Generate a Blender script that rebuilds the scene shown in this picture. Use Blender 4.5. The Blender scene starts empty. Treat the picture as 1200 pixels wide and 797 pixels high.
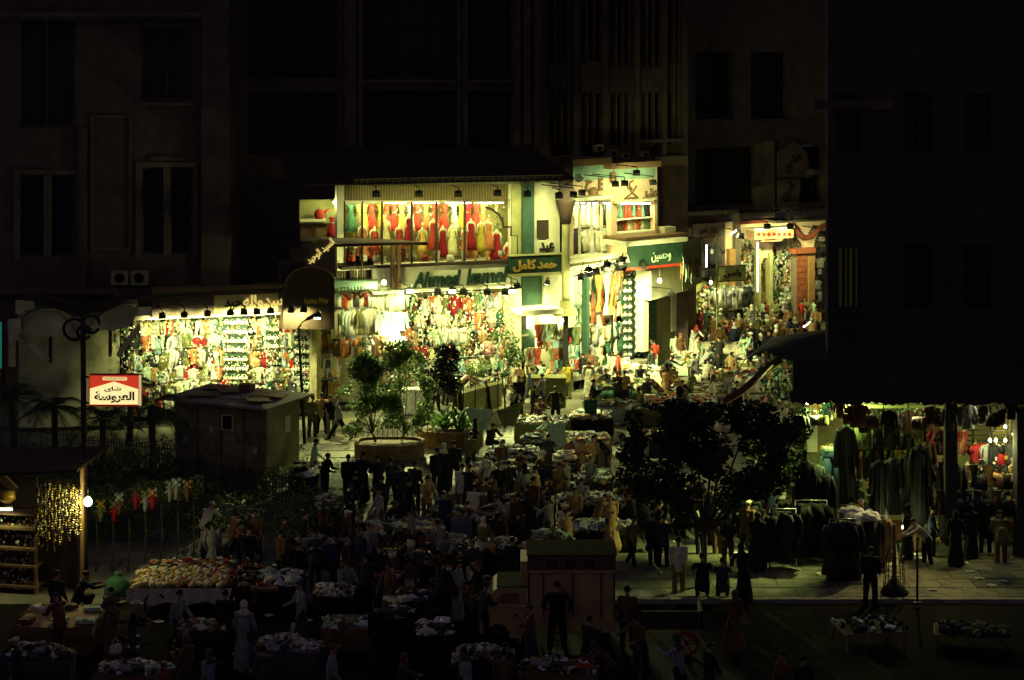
import bpy, math, random
import numpy as np
from mathutils import Vector, Matrix, noise
R = random.Random(11)
SC = bpy.context.scene
COL = SC.collection
# ------------------------------------------------------------------ camera, sky, night glow, exposure
F, HC, YH, CX = 2400.0, 17.0, 38.0, 600.0          # focal length in photo pixels, eye height, horizon row, centre column
cd = bpy.data.cameras.new('camera'); cam = bpy.data.objects.new('camera', cd); COL.objects.link(cam)
cd.sensor_width = 36.0; cd.lens = 36.0*F/1200.0
cd.shift_y = (YH-398.5)/1200.0                      # level camera with a shifted lens: uprights stay upright
cd.clip_start = 1.0; cd.clip_end = 2000.0
cam.location = (0, 0, HC); cam.rotation_euler = (math.radians(90), 0, 0)
SC.camera = cam
w = bpy.data.worlds.new('World'); SC.world = w; w.use_nodes = True
w.node_tree.nodes['Background'].inputs[0].default_value = (0.52, 0.46, 0.80, 1)
w.node_tree.nodes['Background'].inputs[1].default_value = 0.066
sd = bpy.data.lights.new('city_glow', 'SUN'); sd.energy = 0.022; sd.angle = math.radians(25); sd.color = (1.0, 0.55, 0.34)
so = bpy.data.objects.new('city_glow', sd); COL.objects.link(so); so.rotation_euler = (math.radians(52), 0, math.radians(-28))
SC.view_settings.view_transform = 'Standard'; SC.view_settings.look = 'None'
SC.view_settings.exposure = 0.0; SC.view_settings.gamma = 1.0
SC.cycles.use_denoising = True
SC.cycles.max_bounces = 5; SC.cycles.diffuse_bounces = 3; SC.cycles.glossy_bounces = 2
SC.cycles.sample_clamp_indirect = 3.0
SC.cycles.use_light_tree = True
LAMP = (0.94, 1.0, 0.36)
LK = 1.55                                            # overall lamp gain

# ------------------------------------------------------------------ helpers
def at(px, py, z=0.0):
    d = F*(HC-z)/(py-YH); return Vector(((px-CX)*d/F, d, z))
def atd(px, py, d):
    return Vector(((px-CX)*d/F, d, HC-(py-YH)*d/F))
ONES = 'zeroth first second third fourth fifth sixth seventh eighth ninth tenth eleventh twelfth thirteenth fourteenth fifteenth sixteenth seventeenth eighteenth nineteenth twentieth'.split()
def ordw(n):
    if n <= 20: return ONES[n]
    t = {2: 'twenty', 3: 'thirty', 4: 'forty', 5: 'fifty'}[n//10]
    if n % 10 == 0: return t[:-1]+'ieth' if n > 20 else ONES[20]
    return t+'-'+ONES[n % 10]

class MB:
    def __init__(s): s.v = []; s.f = []; s.m = []; s.s = []
    def add(s, vs, fs, mi=0, sm=False):
        n = len(s.v); s.v += [Vector(v) for v in vs]
        for f in fs: s.f.append([i+n for i in f]); s.m.append(mi); s.s.append(sm)
        return s
    def hexa(s, c, mi=0):                           # 8 corners: bottom 0-3 ccw, top 4-7
        return s.add(c, [(3,2,1,0),(4,5,6,7),(0,1,5,4),(1,2,6,5),(2,3,7,6),(3,0,4,7)], mi)
    def box(s, x0, x1, y0, y1, z0, z1, mi=0):
        return s.hexa([(x0,y0,z0),(x1,y0,z0),(x1,y1,z0),(x0,y1,z0),(x0,y0,z1),(x1,y0,z1),(x1,y1,z1),(x0,y1,z1)], mi)
    def obox(s, c, sz, M=None, mi=0):
        h = [x/2 for x in sz]; c = Vector(c)
        cs = [(-1,-1,-1),(1,-1,-1),(1,1,-1),(-1,1,-1),(-1,-1,1),(1,-1,1),(1,1,1),(-1,1,1)]
        vs = [Vector((a*h[0], b*h[1], d*h[2])) for a, b, d in cs]
        if M is not None: vs = [M @ v for v in vs]
        return s.hexa([v+c for v in vs], mi)
    def rings(s, rs, mi=0, sm=True, cap=True):
        n = len(rs[0]); vs = [v for r in rs for v in r]; fs = []
        for i in range(len(rs)-1):
            for j in range(n):
                k = (j+1) % n; fs.append((i*n+j, i*n+k, (i+1)*n+k, (i+1)*n+j))
        if cap: fs.append(tuple(range(n-1, -1, -1))); fs.append(tuple((len(rs)-1)*n+j for j in range(n)))
        return s.add(vs, fs, mi, sm)
    def tube(s, pts, r, n=6, mi=0, sm=True):
        pts = [Vector(p) for p in pts]
        if not isinstance(r, (list, tuple)): r = [r]*len(pts)
        rs = []; up = Vector((0,0,1)); a = None
        for i, p in enumerate(pts):
            t = (pts[min(i+1, len(pts)-1)]-pts[max(i-1, 0)]).normalized()
            if a is None: a = t.cross(up) if abs(t.z) < .95 else t.cross(Vector((0,1,0)))
            a = (a-t*a.dot(t)).normalized(); b = t.cross(a)
            rs.append([p+(a*math.cos(k*2*math.pi/n)+b*math.sin(k*2*math.pi/n))*r[i] for k in range(n)])
        return s.rings(rs, mi, sm)
    def lathe(s, prof, c=(0,0,0), n=12, mi=0, sm=True, e=1.0):
        c = Vector(c)
        return s.rings([[c+Vector((r*math.cos(k*2*math.pi/n), e*r*math.sin(k*2*math.pi/n), z)) for k in range(n)] for r, z in prof], mi, sm)
    def prism(s, poly, y0, y1, mi=0):               # poly in xz, extruded along y
        n = len(poly); vs = [(x, y0, z) for x, z in poly]+[(x, y1, z) for x, z in poly]
        fs = [tuple(range(n)), tuple(range(2*n-1, n-1, -1))]+[(i, n+i, n+(i+1) % n, (i+1) % n) for i in range(n)]
        return s.add(vs, fs, mi)
    def ball(s, c, r, n=8, mi=0, e=(1,1,1)):
        c = Vector(c); k = max(3, n//2+1)
        return s.rings([[c+Vector((e[0]*r*math.sin(a)*math.cos(b), e[1]*r*math.sin(a)*math.sin(b), -e[2]*r*math.cos(a))) for b in [j*2*math.pi/n for j in range(n)]] for a in [math.pi*(i+.25)/(k+.5) for i in range(k+1)]], mi)
    def sheet(s, g, mi=0, th=0.0, sm=True):         # grid of points [row][col], optional thickness along normal
        r, c = len(g), len(g[0]); vs = [Vector(p) for row in g for p in row]
        fs = [(i*c+j, i*c+j+1, (i+1)*c+j+1, (i+1)*c+j) for i in range(r-1) for j in range(c-1)]
        s.add(vs, fs, mi, sm)
        if th:
            nn = (vs[1]-vs[0]).cross(vs[c]-vs[0]).normalized()*th; n0 = len(vs)
            ed = [(0,j,0,j+1) for j in range(c-1)]+[(i,c-1,i+1,c-1) for i in range(r-1)]+[(r-1,j+1,r-1,j) for j in range(c-1)]+[(i+1,0,i,0) for i in range(r-1)]
            v2 = [v-nn for v in vs]
            s.add(v2, [f[::-1] for f in fs], mi, sm)
            for a, b, x, y in ed: p, q = a*c+b, x*c+y; s.add([vs[p], v2[p], v2[q], vs[q]], [(0,1,2,3)], mi)
        return s
    def data(s, name, mats, M=None):
        me = bpy.data.meshes.new(name)
        vs = [(M @ v) for v in s.v] if M is not None else s.v
        me.from_pydata([tuple(v) for v in vs], [], s.f)
        for m in mats: me.materials.append(m)
        me.polygons.foreach_set('material_index', s.m); me.polygons.foreach_set('use_smooth', s.s)
        me.update(); return me

WM = {}                                             # world matrix of every parent we make
def props(o, label=None, cat=None, group=None, kind=None):
    if label: o['label'] = label
    if cat: o['category'] = cat
    if group: o['group'] = group
    if kind: o['kind'] = kind
    return o
def thing(name, label, cat, loc, rz=0.0, group=None, kind=None):
    o = bpy.data.objects.new(name, None); COL.objects.link(o); o.empty_display_size = .3
    o.location = loc; o.rotation_euler = (0, 0, rz)
    WM[o.name] = Matrix.Translation(Vector(loc)) @ Matrix.Rotation(rz, 4, 'Z')
    return props(o, label, cat, group, kind)
def part(name, mb, mats, parent=None, local=False, label=None, kind=None):
    """a mesh; built in world space unless local (already in the parent's space)"""
    if not isinstance(mats, (list, tuple)): mats = [mats]
    if parent is not None:
        M = None if local else WM[parent.name].inverted()
        o = bpy.data.objects.new(name, mb.data(name, mats, M)); COL.objects.link(o); o.parent = parent
        WM[o.name] = WM[parent.name].copy()
    else:
        a = np.array([tuple(v) for v in mb.v]); c = Vector(((a[:,0].min()+a[:,0].max())/2, (a[:,1].min()+a[:,1].max())/2, a[:,2].min()))
        M = Matrix.Translation(c)
        o = bpy.data.objects.new(name, mb.data(name, mats, M.inverted())); COL.objects.link(o); o.location = c; WM[o.name] = M
    return props(o, label, None, None, kind)
def solo(name, mb, mats, label, cat, group=None, kind=None):
    o = part(name, mb, mats); return props(o, label, cat, group, kind)
def struct(name, mb, mats): return props(part(name, mb, mats), None, None, None, 'structure')
def inst(name, me, loc, rot=(0,0,0), scale=(1,1,1), parent=None, mats=None):
    o = bpy.data.objects.new(name, me); COL.objects.link(o)
    o.location = loc; o.rotation_euler = rot; o.scale = scale
    if parent is not None: o.parent = parent
    if mats:
        for i, m in enumerate(mats):
            if i < len(o.material_slots): o.material_slots[i].link = 'OBJECT'; o.material_slots[i].material = m
    return o

MATS = {}
def mat(name, col, rough=.8, amt=.25, scale=6.0, bump=.15, metal=0.0, emis=0.0, spec=.3, stretch=None, col2=None):
    if name in MATS: return MATS[name]
    m = bpy.data.materials.new(name); m.use_nodes = True; nt = m.node_tree; b = nt.nodes['Principled BSDF']
    b.inputs['Roughness'].default_value = rough; b.inputs['Metallic'].default_value = metal
    b.inputs['Specular IOR Level'].default_value = spec
    if emis:
        b.inputs['Base Color'].default_value = (*col, 1); b.inputs['Emission Color'].default_value = (*col, 1); b.inputs['Emission Strength'].default_value = emis
    else:
        tc = nt.nodes.new('ShaderNodeTexCoord'); mp = nt.nodes.new('ShaderNodeMapping')
        oi = nt.nodes.new('ShaderNodeObjectInfo')
        nt.links.new(tc.outputs['Object'], mp.inputs[0])
        if stretch: mp.inputs['Scale'].default_value = stretch
        ad = nt.nodes.new('ShaderNodeVectorMath'); ad.operation = 'ADD'
        cb = nt.nodes.new('ShaderNodeVectorMath'); cb.operation = 'SCALE'; cb.inputs['Scale'].default_value = 37.0
        cx = nt.nodes.new('ShaderNodeCombineXYZ'); nt.links.new(oi.outputs['Random'], cx.inputs[0]); nt.links.new(cx.outputs[0], cb.inputs[0])
        nt.links.new(mp.outputs[0], ad.inputs[0]); nt.links.new(cb.outputs[0], ad.inputs[1])
        n = nt.nodes.new('ShaderNodeTexNoise'); n.inputs['Scale'].default_value = scale; n.inputs['Detail'].default_value = 5
        nt.links.new(ad.outputs[0], n.inputs[0])
        mx = nt.nodes.new('ShaderNodeMix'); mx.data_type = 'RGBA'
        rp = nt.nodes.new('ShaderNodeMapRange'); rp.inputs[1].default_value = .3; rp.inputs[2].default_value = .7
        nt.links.new(n.outputs[0], rp.inputs[0]); nt.links.new(rp.outputs[0], mx.inputs['Factor'])
        lo = col2 if col2 else tuple(c*(1-amt) for c in col)
        mx.inputs['A'].default_value = (*lo, 1); mx.inputs['B'].default_value = (*[min(1, c*(1+amt*.4)) for c in col], 1)
        nt.links.new(mx.outputs['Result'], b.inputs['Base Color'])
        if bump:
            bp = nt.nodes.new('ShaderNodeBump'); bp.inputs['Strength'].default_value = bump; bp.inputs['Distance'].default_value = .03
            nt.links.new(n.outputs[0], bp.inputs['Height']); nt.links.new(bp.outputs[0], b.inputs['Normal'])
    MATS[name] = m; return m
CLOTH = {'white': (.78,.77,.72), 'cream': (.70,.64,.48), 'pale green': (.42,.58,.42), 'pale yellow': (.70,.62,.28), 'grey': (.27,.27,.27),
         'black': (.012,.012,.014), 'charcoal': (.045,.045,.05), 'red': (.42,.045,.025), 'orange': (.52,.17,.06), 'crimson': (.30,.012,.02),
         'brown': (.14,.07,.035), 'tan': (.45,.27,.12), 'olive': (.17,.17,.06), 'dark green': (.03,.11,.06), 'teal': (.11,.30,.22),
         'pale blue': (.34,.48,.55), 'denim blue': (.08,.14,.24), 'pink': (.62,.28,.28), 'navy': (.02,.03,.07), 'gold': (.60,.38,.08), 'purple': (.17,.07,.2), 'mustard': (.45,.33,.04)}
def cloth(c): return mat('cloth_'+c.replace(' ', '_'), CLOTH[c], rough=.85, amt=.3, scale=7, bump=.5)
M = {}
M['steel'] = mat('dark_steel', (.05,.05,.05), .5, metal=.6); M['alum'] = mat('aluminium', (.5,.5,.48), .4, metal=.8)
M['wood'] = mat('weathered_wood', (.20,.12,.06), .75, stretch=(1,1,8)); M['darkwood'] = mat('dark_wood', (.05,.03,.02), .7)
M['plaster'] = mat('brown_plaster', (.12,.085,.075), .9, .35, 1.2, .3); M['plaster2'] = mat('old_stone', (.145,.11,.085), .9, .4, .8, .3)
M['dark'] = mat('dark_opening', (.012,.012,.016), .9, bump=0); M['black'] = mat('black_metal', (.015,.015,.015), .6)
M['cream'] = mat('cream_wall', (.74,.70,.50), .8, .15, 1.5, .1); M['olive'] = mat('olive_wall', (.42,.40,.17), .8, .25, 1.5)
M['green'] = mat('green_paint', (.022,.055,.034), .6, .3, 2); M['teal'] = mat('teal_paint', (.05,.105,.075), .6, .3, 3)
M['skin'] = mat('skin', (.40,.22,.13), .6, .15, 9, 0); M['hair'] = mat('black_hair', (.008,.007,.006), .7, bump=.3)
M['shoe'] = mat('dark_leather', (.02,.014,.01), .5); M['eye'] = mat('dark_eye', (.01,.01,.01), .3, bump=0)
M['glow'] = mat('lamp_glass', (1.0,.95,.62), emis=22); M['tube'] = mat('tube_glass', (1.0,1.0,.78), emis=9)
M['concrete'] = mat('concrete', (.30,.28,.24), .9, .35, 2.0, .4); M['marble'] = mat('veined_marble', (.68,.64,.42), .5, .5, .9, .1, col2=(.30,.27,.16))
M['glass'] = mat('dark_window_glass', (.02,.02,.025), .35, bump=0, spec=.3)
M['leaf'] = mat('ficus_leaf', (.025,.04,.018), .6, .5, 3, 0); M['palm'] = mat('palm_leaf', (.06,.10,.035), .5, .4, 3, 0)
M['bark'] = mat('bark', (.10,.07,.045), .95, .4, 6, .7); M['leaf2'] = mat('plantain_leaf', (.08,.17,.04), .5, .4, 3, 0)
M['brick'] = mat('red_brick', (.36,.10,.045), .9, .35, 3, .4); M['mortar'] = mat('mortar', (.25,.2,.15), .95)
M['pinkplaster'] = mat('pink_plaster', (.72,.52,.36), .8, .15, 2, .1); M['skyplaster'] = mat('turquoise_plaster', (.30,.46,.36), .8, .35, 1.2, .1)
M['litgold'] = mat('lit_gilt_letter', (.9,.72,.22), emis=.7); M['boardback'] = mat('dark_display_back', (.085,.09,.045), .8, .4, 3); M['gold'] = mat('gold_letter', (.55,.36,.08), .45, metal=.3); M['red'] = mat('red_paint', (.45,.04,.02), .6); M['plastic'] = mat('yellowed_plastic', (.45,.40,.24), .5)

def leafmat(m):
    nt = m.node_tree; b = nt.nodes['Principled BSDF']; tr = nt.nodes.new('ShaderNodeBsdfTranslucent'); mx = nt.nodes.new('ShaderNodeMixShader'); mx.inputs[0].default_value = .4
    nt.links.new(b.inputs['Base Color'].links[0].from_socket, tr.inputs[0]); nt.links.new(b.outputs[0], mx.inputs[1]); nt.links.new(tr.outputs[0], mx.inputs[2]); nt.links.new(mx.outputs[0], nt.nodes['Material Output'].inputs[0])
M['leaf3'] = mat('lit_ficus_leaf', (.13,.19,.07), .5, .5, 3, 0)  # lighter copy of the ficus leaf, backlight put into its colour
for k in ('leaf3', 'palm', 'leaf2'): leafmat(M[k])

def light(parent, kind, loc, energy, color=LAMP, size=.15, aim=None, spot=120, blend=.6, local=True):
    L = bpy.data.lights.new('lamp_light', kind); L.energy = energy*LK; L.color = color
    if kind == 'AREA': L.shape = 'RECTANGLE'; L.size, L.size_y = size
    else: L.shadow_soft_size = size
    if kind == 'SPOT': L.spot_size = math.radians(spot); L.spot_blend = blend
    o = bpy.data.objects.new('lamp_light', L); COL.objects.link(o); o.parent = parent
    W = WM[parent.name]; o.location = W.inverted() @ Vector(loc)
    if aim is not None:
        q = (Vector(aim)-Vector(loc)).to_track_quat('-Z', 'Y'); o.rotation_euler = (W.to_3x3().inverted() @ q.to_matrix()).to_euler()
    return o

# arabic shaping: presentation forms, written out right to left
AR = {'ا': (0xFE8D,0xFE8E,0,0), 'أ': (0xFE83,0xFE84,0,0), 'ى': (0xFEEF,0xFEF0,0,0), 'ة': (0xFE93,0xFE94,0,0), 'و': (0xFEED,0xFEEE,0,0), 'ر': (0xFEAD,0xFEAE,0,0), 'د': (0xFEA9,0xFEAA,0,0)}
for ch, b in {'ش': 0xFEB5, 'ل': 0xFEDD, 'ع': 0xFEC9, 'س': 0xFEB1, 'ح': 0xFEA1, 'م': 0xFEE1, 'ك': 0xFED9, 'ن': 0xFEE5, 'ط': 0xFEC1, 'ي': 0xFEF1, 'ج': 0xFE9D, 'ه': 0xFEE9, 'ب': 0xFE8F, 'ق': 0xFED5}.items(): AR[ch] = (b, b+1, b+2, b+3)
def shape(s):
    out = []
    for i, c in enumerate(s):
        if c not in AR: out.append(c); continue
        pj = i > 0 and s[i-1] in AR and AR[s[i-1]][2]; nj = i+1 < len(s) and s[i+1] in AR and AR[c][2]
        out.append(chr(AR[c][3] if pj and nj else AR[c][1] if pj else AR[c][2] if nj else AR[c][0]))
    return ''.join(out[::-1])
def lettering(body, width, height, c, rz, parent, m, th=.04, bold=.02, shear=0.0, tilt=0.0, arabic=True, name='lettering'):
    """flat letters facing -y of the rotated frame, centred on world point c"""
    cu = bpy.data.curves.new(name, 'FONT'); cu.body = shape(body) if arabic else body
    cu.size = 1; cu.extrude = .01; cu.offset = bold; cu.shear = shear; cu.resolution_u = 3; cu.space_character = .96 if arabic else .95
    t = bpy.data.objects.new('t', cu); COL.objects.link(t); bpy.context.view_layer.update()
    me = bpy.data.meshes.new_from_object(t.evaluated_get(bpy.context.evaluated_depsgraph_get())); bpy.data.objects.remove(t)
    a = np.empty(len(me.vertices)*3); me.vertices.foreach_get('co', a); a = a.reshape(-1, 3)
    mn, mx = a.min(0), a.max(0); q = np.empty_like(a)
    q[:,0] = (a[:,0]-(mn[0]+mx[0])/2)*width/(mx[0]-mn[0]); q[:,2] = (a[:,1]-(mn[1]+mx[1])/2)*height/(mx[1]-mn[1]); q[:,1] = -a[:,2]*th/.02
    me.vertices.foreach_set('co', q.ravel()); me.materials.clear(); me.materials.append(m); me.name = name; me.update()
    W = Matrix.Translation(Vector(c)) @ Matrix.Rotation(rz, 4, 'Z') @ Matrix.Rotation(tilt, 4, 'Y')
    o = bpy.data.objects.new(name, me); COL.objects.link(o); o.parent = parent
    L = WM[parent.name].inverted() @ W; o.location = L.translation; o.rotation_euler = L.to_euler(); WM[o.name] = W
    return o

class Fac:
    """a vertical wall plane through two plan points; u runs to the right, off stands out towards the square"""
    def __init__(s, px0, d0, px1, d1):
        s.a = Vector(((px0-CX)/F*d0, d0)); b = Vector(((px1-CX)/F*d1, d1)); s.t = (b-s.a).normalized(); s.n = Vector((s.t.y, -s.t.x))
        s.rz = math.atan2(s.t.y, s.t.x); s.L = (b-s.a).length
    def u(s, px, off=0):
        k = (px-CX)/F; o = s.a+s.n*off; return (k*o.y-o.x)/(s.t.x-k*s.t.y)
    def W(s, u, off, z): p = s.a+s.t*u+s.n*off; return Vector((p.x, p.y, z))
    def z(s, px, py, off=0): p = s.a+s.n*off+s.t*s.u(px, off); return HC-(py-YH)*p.y/F
    def pt(s, px, py, off=0): return s.W(s.u(px, off), off, s.z(px, py, off))
    def bx(s, mb, u0, u1, z0, z1, o0, o1, mi=0):    # o0 < o1
        W = s.W; return mb.hexa([W(u0,o1,z0),W(u1,o1,z0),W(u1,o0,z0),W(u0,o0,z0),W(u0,o1,z1),W(u1,o1,z1),W(u1,o0,z1),W(u0,o0,z1)], mi)
    def box(s, mb, px0, py0, px1, py1, o0, o1, mi=0):
        m = (px0+px1)/2; return s.bx(mb, s.u(px0, o1), s.u(px1, o1), s.z(m, py1, o1), s.z(m, py0, o1), o0, o1, mi)
    def poly(s, mb, pts, o0, o1, mi=0):             # polygon of photo points on the plane, given thickness
        q = [(s.u(x, o1), s.z(x, y, o1)) for x, y in pts]; n = len(q)
        if sum(q[i][0]*q[(i+1) % n][1]-q[(i+1) % n][0]*q[i][1] for i in range(n)) < 0: q = q[::-1]
        vs = [s.W(u, o1, z) for u, z in q]+[s.W(u, o0, z) for u, z in q]
        return mb.add(vs, [tuple(range(n)), tuple(range(2*n-1, n-1, -1))]+[(i, n+i, n+(i+1) % n, (i+1) % n) for i in range(n)], mi)
    def ppm(s, px, off=0): return F/(s.pt(px, 300, off).y)
# ------------------------------------------------------------------ garments and small goods, one mesh per kind (origin at the top, hanging down, facing -y)
def wav(n, rx, ry, z, amp, k, ph, cy=0, cx=0):
    return [Vector((cx+rx*math.cos(a)*(1+amp*math.sin(k*a+ph)), cy+ry*math.sin(a)*(1+amp*math.sin(k*a+ph)), z)) for a in [j*2*math.pi/n for j in range(n)]]
def hanger(mb, w):
    mb.tube([(-w, 0, -.05), (0, 0, .02), (w, 0, -.05)], .012, 4, 1); mb.tube([(0, 0, .02), (.02, 0, .07), (0, 0, .10)], .008, 4, 1)
def g_shirt(l=.72, sl=.5):
    mb = MB(); hanger(mb, .2)
    mb.rings([wav(10, .06, .05, 0, 0, 3, 0), wav(10, .20, .07, -.05, 0, 3, 0), wav(10, .23, .09, -.18, .03, 3, 0), wav(10, .22, .09, -.42, .06, 4, 1), wav(10, .24, .10, -l, .08, 5, 0)])
    for s in (-1, 1): mb.tube([(s*.19, 0, -.06), (s*.29, 0, -.22), (s*(.29+sl*.06), -.02, -.10-sl)], [.075, .07, .055], 7)
    mb.box(-.07, -.01, -.075, -.05, -.10, .015); mb.box(.01, .07, -.075, -.05, -.10, .015); mb.box(-.012, .012, -.106, -.09, -l+.05, -.08, 1)
    return mb
def g_coat(l=1.25):
    mb = MB(); hanger(mb, .2)
    mb.rings([wav(12, .06, .06, 0, 0, 3, 0), wav(12, .21, .08, -.05, 0, 3, 0), wav(12, .24, .11, -.2, .03, 3, 0), wav(12, .21, .10, -.5, .07, 4, 1), wav(12, .27, .12, -.85, .1, 5, 0), wav(12, .33, .14, -l, .13, 5, .4)])
    for s in (-1, 1): mb.tube([(s*.19, 0, -.07), (s*.29, 0, -.28), (s*.31, -.03, -.66)], [.085, .075, .07], 7)
    mb.box(-.014, .014, -.135, -.12, -l+.1, -.1, 1); return mb
def g_dress(l=1.35):
    mb = MB(); hanger(mb, .14)
    mb.rings([wav(14, .05, .04, -.01, 0, 3, 0), wav(14, .14, .07, -.04, 0, 3, 0), wav(14, .17, .10, -.2, .02, 3, 0), wav(14, .12, .08, -.42, .05, 4, 0), wav(14, .20, .12, -.62, .10, 6, 0), wav(14, .30, .17, -l*.8, .16, 7, .5), wav(14, .36, .2, -l, .2, 7, 1)])
    for s in (-1, 1): mb.ball((s*.17, 0, -.09), .07, 6)
    mb.tube([wav(8, .125, .085, -.42, 0, 3, 0)[i % 8] for i in range(9)], .018, 4, 1); return mb
def g_trousers(l=1.0):
    mb = MB(); mb.rings([wav(10, .17, .07, 0, 0, 3, 0), wav(10, .19, .09, -.12, .03, 4, 0), wav(10, .2, .09, -.24, .03, 4, 1)])
    for s in (-1, 1): mb.rings([wav(8, .10, .085, -.2, .03, 3, 0, 0, s*.095), wav(8, .09, .075, -.5, .06, 3, 1, 0, s*.105), wav(8, .085, .07, -l, .06, 4, 0, 0, s*.115)])
    mb.box(-.175, .175, -.078, .078, -.045, .012, 1); mb.tube([(-.1,0,.01),(0,0,.09),(.1,0,.01)], .008, 4, 1); return mb
def g_scarf(l=.9):
    mb = MB(); mb.sheet([[(x*.07*(1+.25*math.sin(i*.9)), .035*math.sin(x*2.2+i*.8), -i*l/7) for x in (-2,-1,0,1,2)] for i in range(8)], th=.02)
    mb.tube([(-.16,0,.0),(.16,0,.0)], .015, 5, 1)
    for x in range(-4, 5): mb.box(x*.033-.008, x*.033+.008, -.01, .01, -l-.07, -l+.01, 1)
    return mb
def g_bag():
    mb = MB(); mb.rings([wav(8, .17, .07, -.52, 0, 2, 0), wav(8, .2, .09, -.42, .03, 3, 0), wav(8, .18, .08, -.26, .03, 3, 0), wav(8, .15, .05, -.2, 0, 3, 0)])
    mb.tube([(-.1,0,-.22),(-.07,0,-.05),(0,0,0),(.07,0,-.05),(.1,0,-.22)], .014, 5, 1); mb.box(-.05,.05,-.11,-.08,-.36,-.28,1); return mb
def g_set():                                         # round white cups pinned on a card
    mb = MB(); mb.box(-.11, .11, .02, .035, -.2, 0, 1)
    for s in (-1, 1): mb.ball((s*.052, 0, -.10), .058, 8, 0, (1, .7, 1))
    mb.tube([(-.05,.01,-.05),(-.03,.01,0),(.03,.01,0),(.05,.01,-.05)], .008, 4, 0); return mb
def g_pack():
    mb = MB(); mb.rings([[Vector((x*s_, y-.03*(s_ > .5), z)) for x, y in ((-.11,-.03),(.11,-.03),(.11,.03),(-.11,.03))] for s_, z in ((.9,-.30),(1,-.27),(1,-.04),(.85,0))], 0, False)
    mb.box(-.07,.07,-.068,-.062,-.22,-.1,1); mb.tube([(0,0,0),(0,0,.05)], .008, 4, 1); return mb
def g_fold():                                        # folded pile piece, origin at bottom centre
    mb = MB(); k = R.random()*9
    for i in range(2): mb.rings([[Vector((sx*(.20-.012*i)*s_, sy*(.14-.01*i)*s_, z+.012*math.sin(k+sx*3+sy*5))) for sx, sy in ((-1,-1),(0,-1.06),(1,-1),(1.05,0),(1,1),(0,1.03),(-1,1),(-1.04,0))] for s_, z in ((.93,.035*i),(1,.012+.035*i),(1,.026+.035*i),(.92,.038+.035*i))], 0, False)
    mb.box(-.05,.05,-.12,-.06,.068,.086,1); return mb
def g_heap():                                        # crumpled garment thrown on a heap
    mb = MB(); k = R.random()*50; n = 9; g = []
    for i in range(n):
        row = []
        for j in range(n):
            x, y = (i-4)/4, (j-4)/4; q = 1/max(1, (x*x+y*y)**.5/1.0); x *= q; y *= q
            h = max(0, 1-(x*x+y*y))**.5*.09*(1+.9*noise.noise(Vector((x*2.2+k, y*2.2, 0))))+.02
            wob = 1+.35*noise.noise(Vector((x*1.3, y*1.3, k)))
            row.append(Vector((x*.26*wob, y*.19*wob, h if q >= 1 and x*x+y*y < .95 else .0)))
        g.append(row)
    mb.sheet(g, 0, 0, False); mb.box(-.06, .03, -.05, .02, .05, .11, 1); return mb
def g_mannequin(l=1.3):
    """headless-looking bust with gown: 0 gown, 1 bust; stands on z=0"""
    mb = MB(); l = 1.25
    mb.rings([wav(14, .34, .22, .04, .14, 7, 0), wav(14, .25, .16, .45, .1, 6, 0), wav(14, .17, .12, .85, .04, 4, 0), wav(14, .12, .09, 1.05, 0, 3, 0), wav(14, .16, .11, 1.24, 0, 3, 0), wav(14, .13, .09, 1.31, 0, 3, 0)])
    return mb
def g_bust():
    mb = MB(); mb.rings([wav(10, .12, .08, 1.28, 0, 3, 0), wav(10, .17, .075, 1.36, 0, 3, 0), wav(10, .13, .06, 1.42, 0, 3, 0), wav(10, .05, .045, 1.45, 0, 3, 0), wav(10, .043, .043, 1.54, 0, 3, 0)])
    for s in (-1, 1): mb.tube([(s*.16, 0, 1.36), (s*.22, .0, 1.15), (s*.2, -.08, .93)], [.045, .036, .025], 6)
    return mb
def g_mhead():
    mb = MB(); mb.ball((0, -.01, 1.64), .095, 8, 0, (.8, .95, 1.15)); mb.tube([(0,-.10,1.66),(0,-.125,1.62)], [.008,.014], 4); return mb
GM = {}
for k, fn in dict(shirt=g_shirt, coat=g_coat, dress=g_dress, trousers=g_trousers, scarf=g_scarf, handbag=g_bag, lingerie_set=g_set, packet=g_pack, folded_garment=g_fold, crumpled_garment=g_heap).items():
    GM[k] = [fn().data(k, [cloth('white'), M['plastic']]) for _ in range(3 if k in ('folded_garment', 'crumpled_garment') else 1)]
GM['tee'] = [g_shirt(.62, .12).data('tee', [cloth('white'), M['plastic']])]
GM['vest'] = [g_shirt(.9, .42).data('vest', [cloth('white'), M['plastic']])]
GH = dict(shirt=.72, coat=1.3, dress=1.38, trousers=1.0, scarf=.95, handbag=.52, lingerie_set=.2, packet=.3, tee=.62, vest=.9, crumpled_garment=.52, folded_garment=.40)
CAT = dict(shirt='shirt', coat='coat', dress='dress', trousers='trousers', scarf='scarf', handbag='handbag', lingerie_set='underwear', packet='packet', folded_garment='folded clothes', crumpled_garment='clothes', tee='shirt', vest='jacket')
WORD = dict(shirt='shirt', coat='long coat', dress='evening dress', trousers='trousers', scarf='scarf', handbag='handbag', lingerie_set='lingerie set', packet='packet', tee='short-sleeved top', vest='jacket', folded_garment='folded garment', crumpled_garment='crumpled garment')
NAME = dict(tee='short_sleeved_top', vest='jacket')
DARKC = ('black','charcoal','brown','olive','navy','dark green','grey')
SEC = [cloth('white'), cloth('charcoal'), cloth('gold'), cloth('cream')]
def garment(kind, loc, rz, h, colour, label, group, wf=1.0, rx=0, tilt=.05):
    s = h/GH[kind]; me = R.choice(GM[kind])
    o = inst(NAME.get(kind, kind), me, loc, (rx, R.uniform(-tilt, tilt), rz), (s*wf, s, s), None, [cloth(colour), cloth('charcoal') if colour in DARKC or kind == 'lingerie_set' else R.choice(SEC)])
    return props(o, label, CAT[kind], group)
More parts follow.
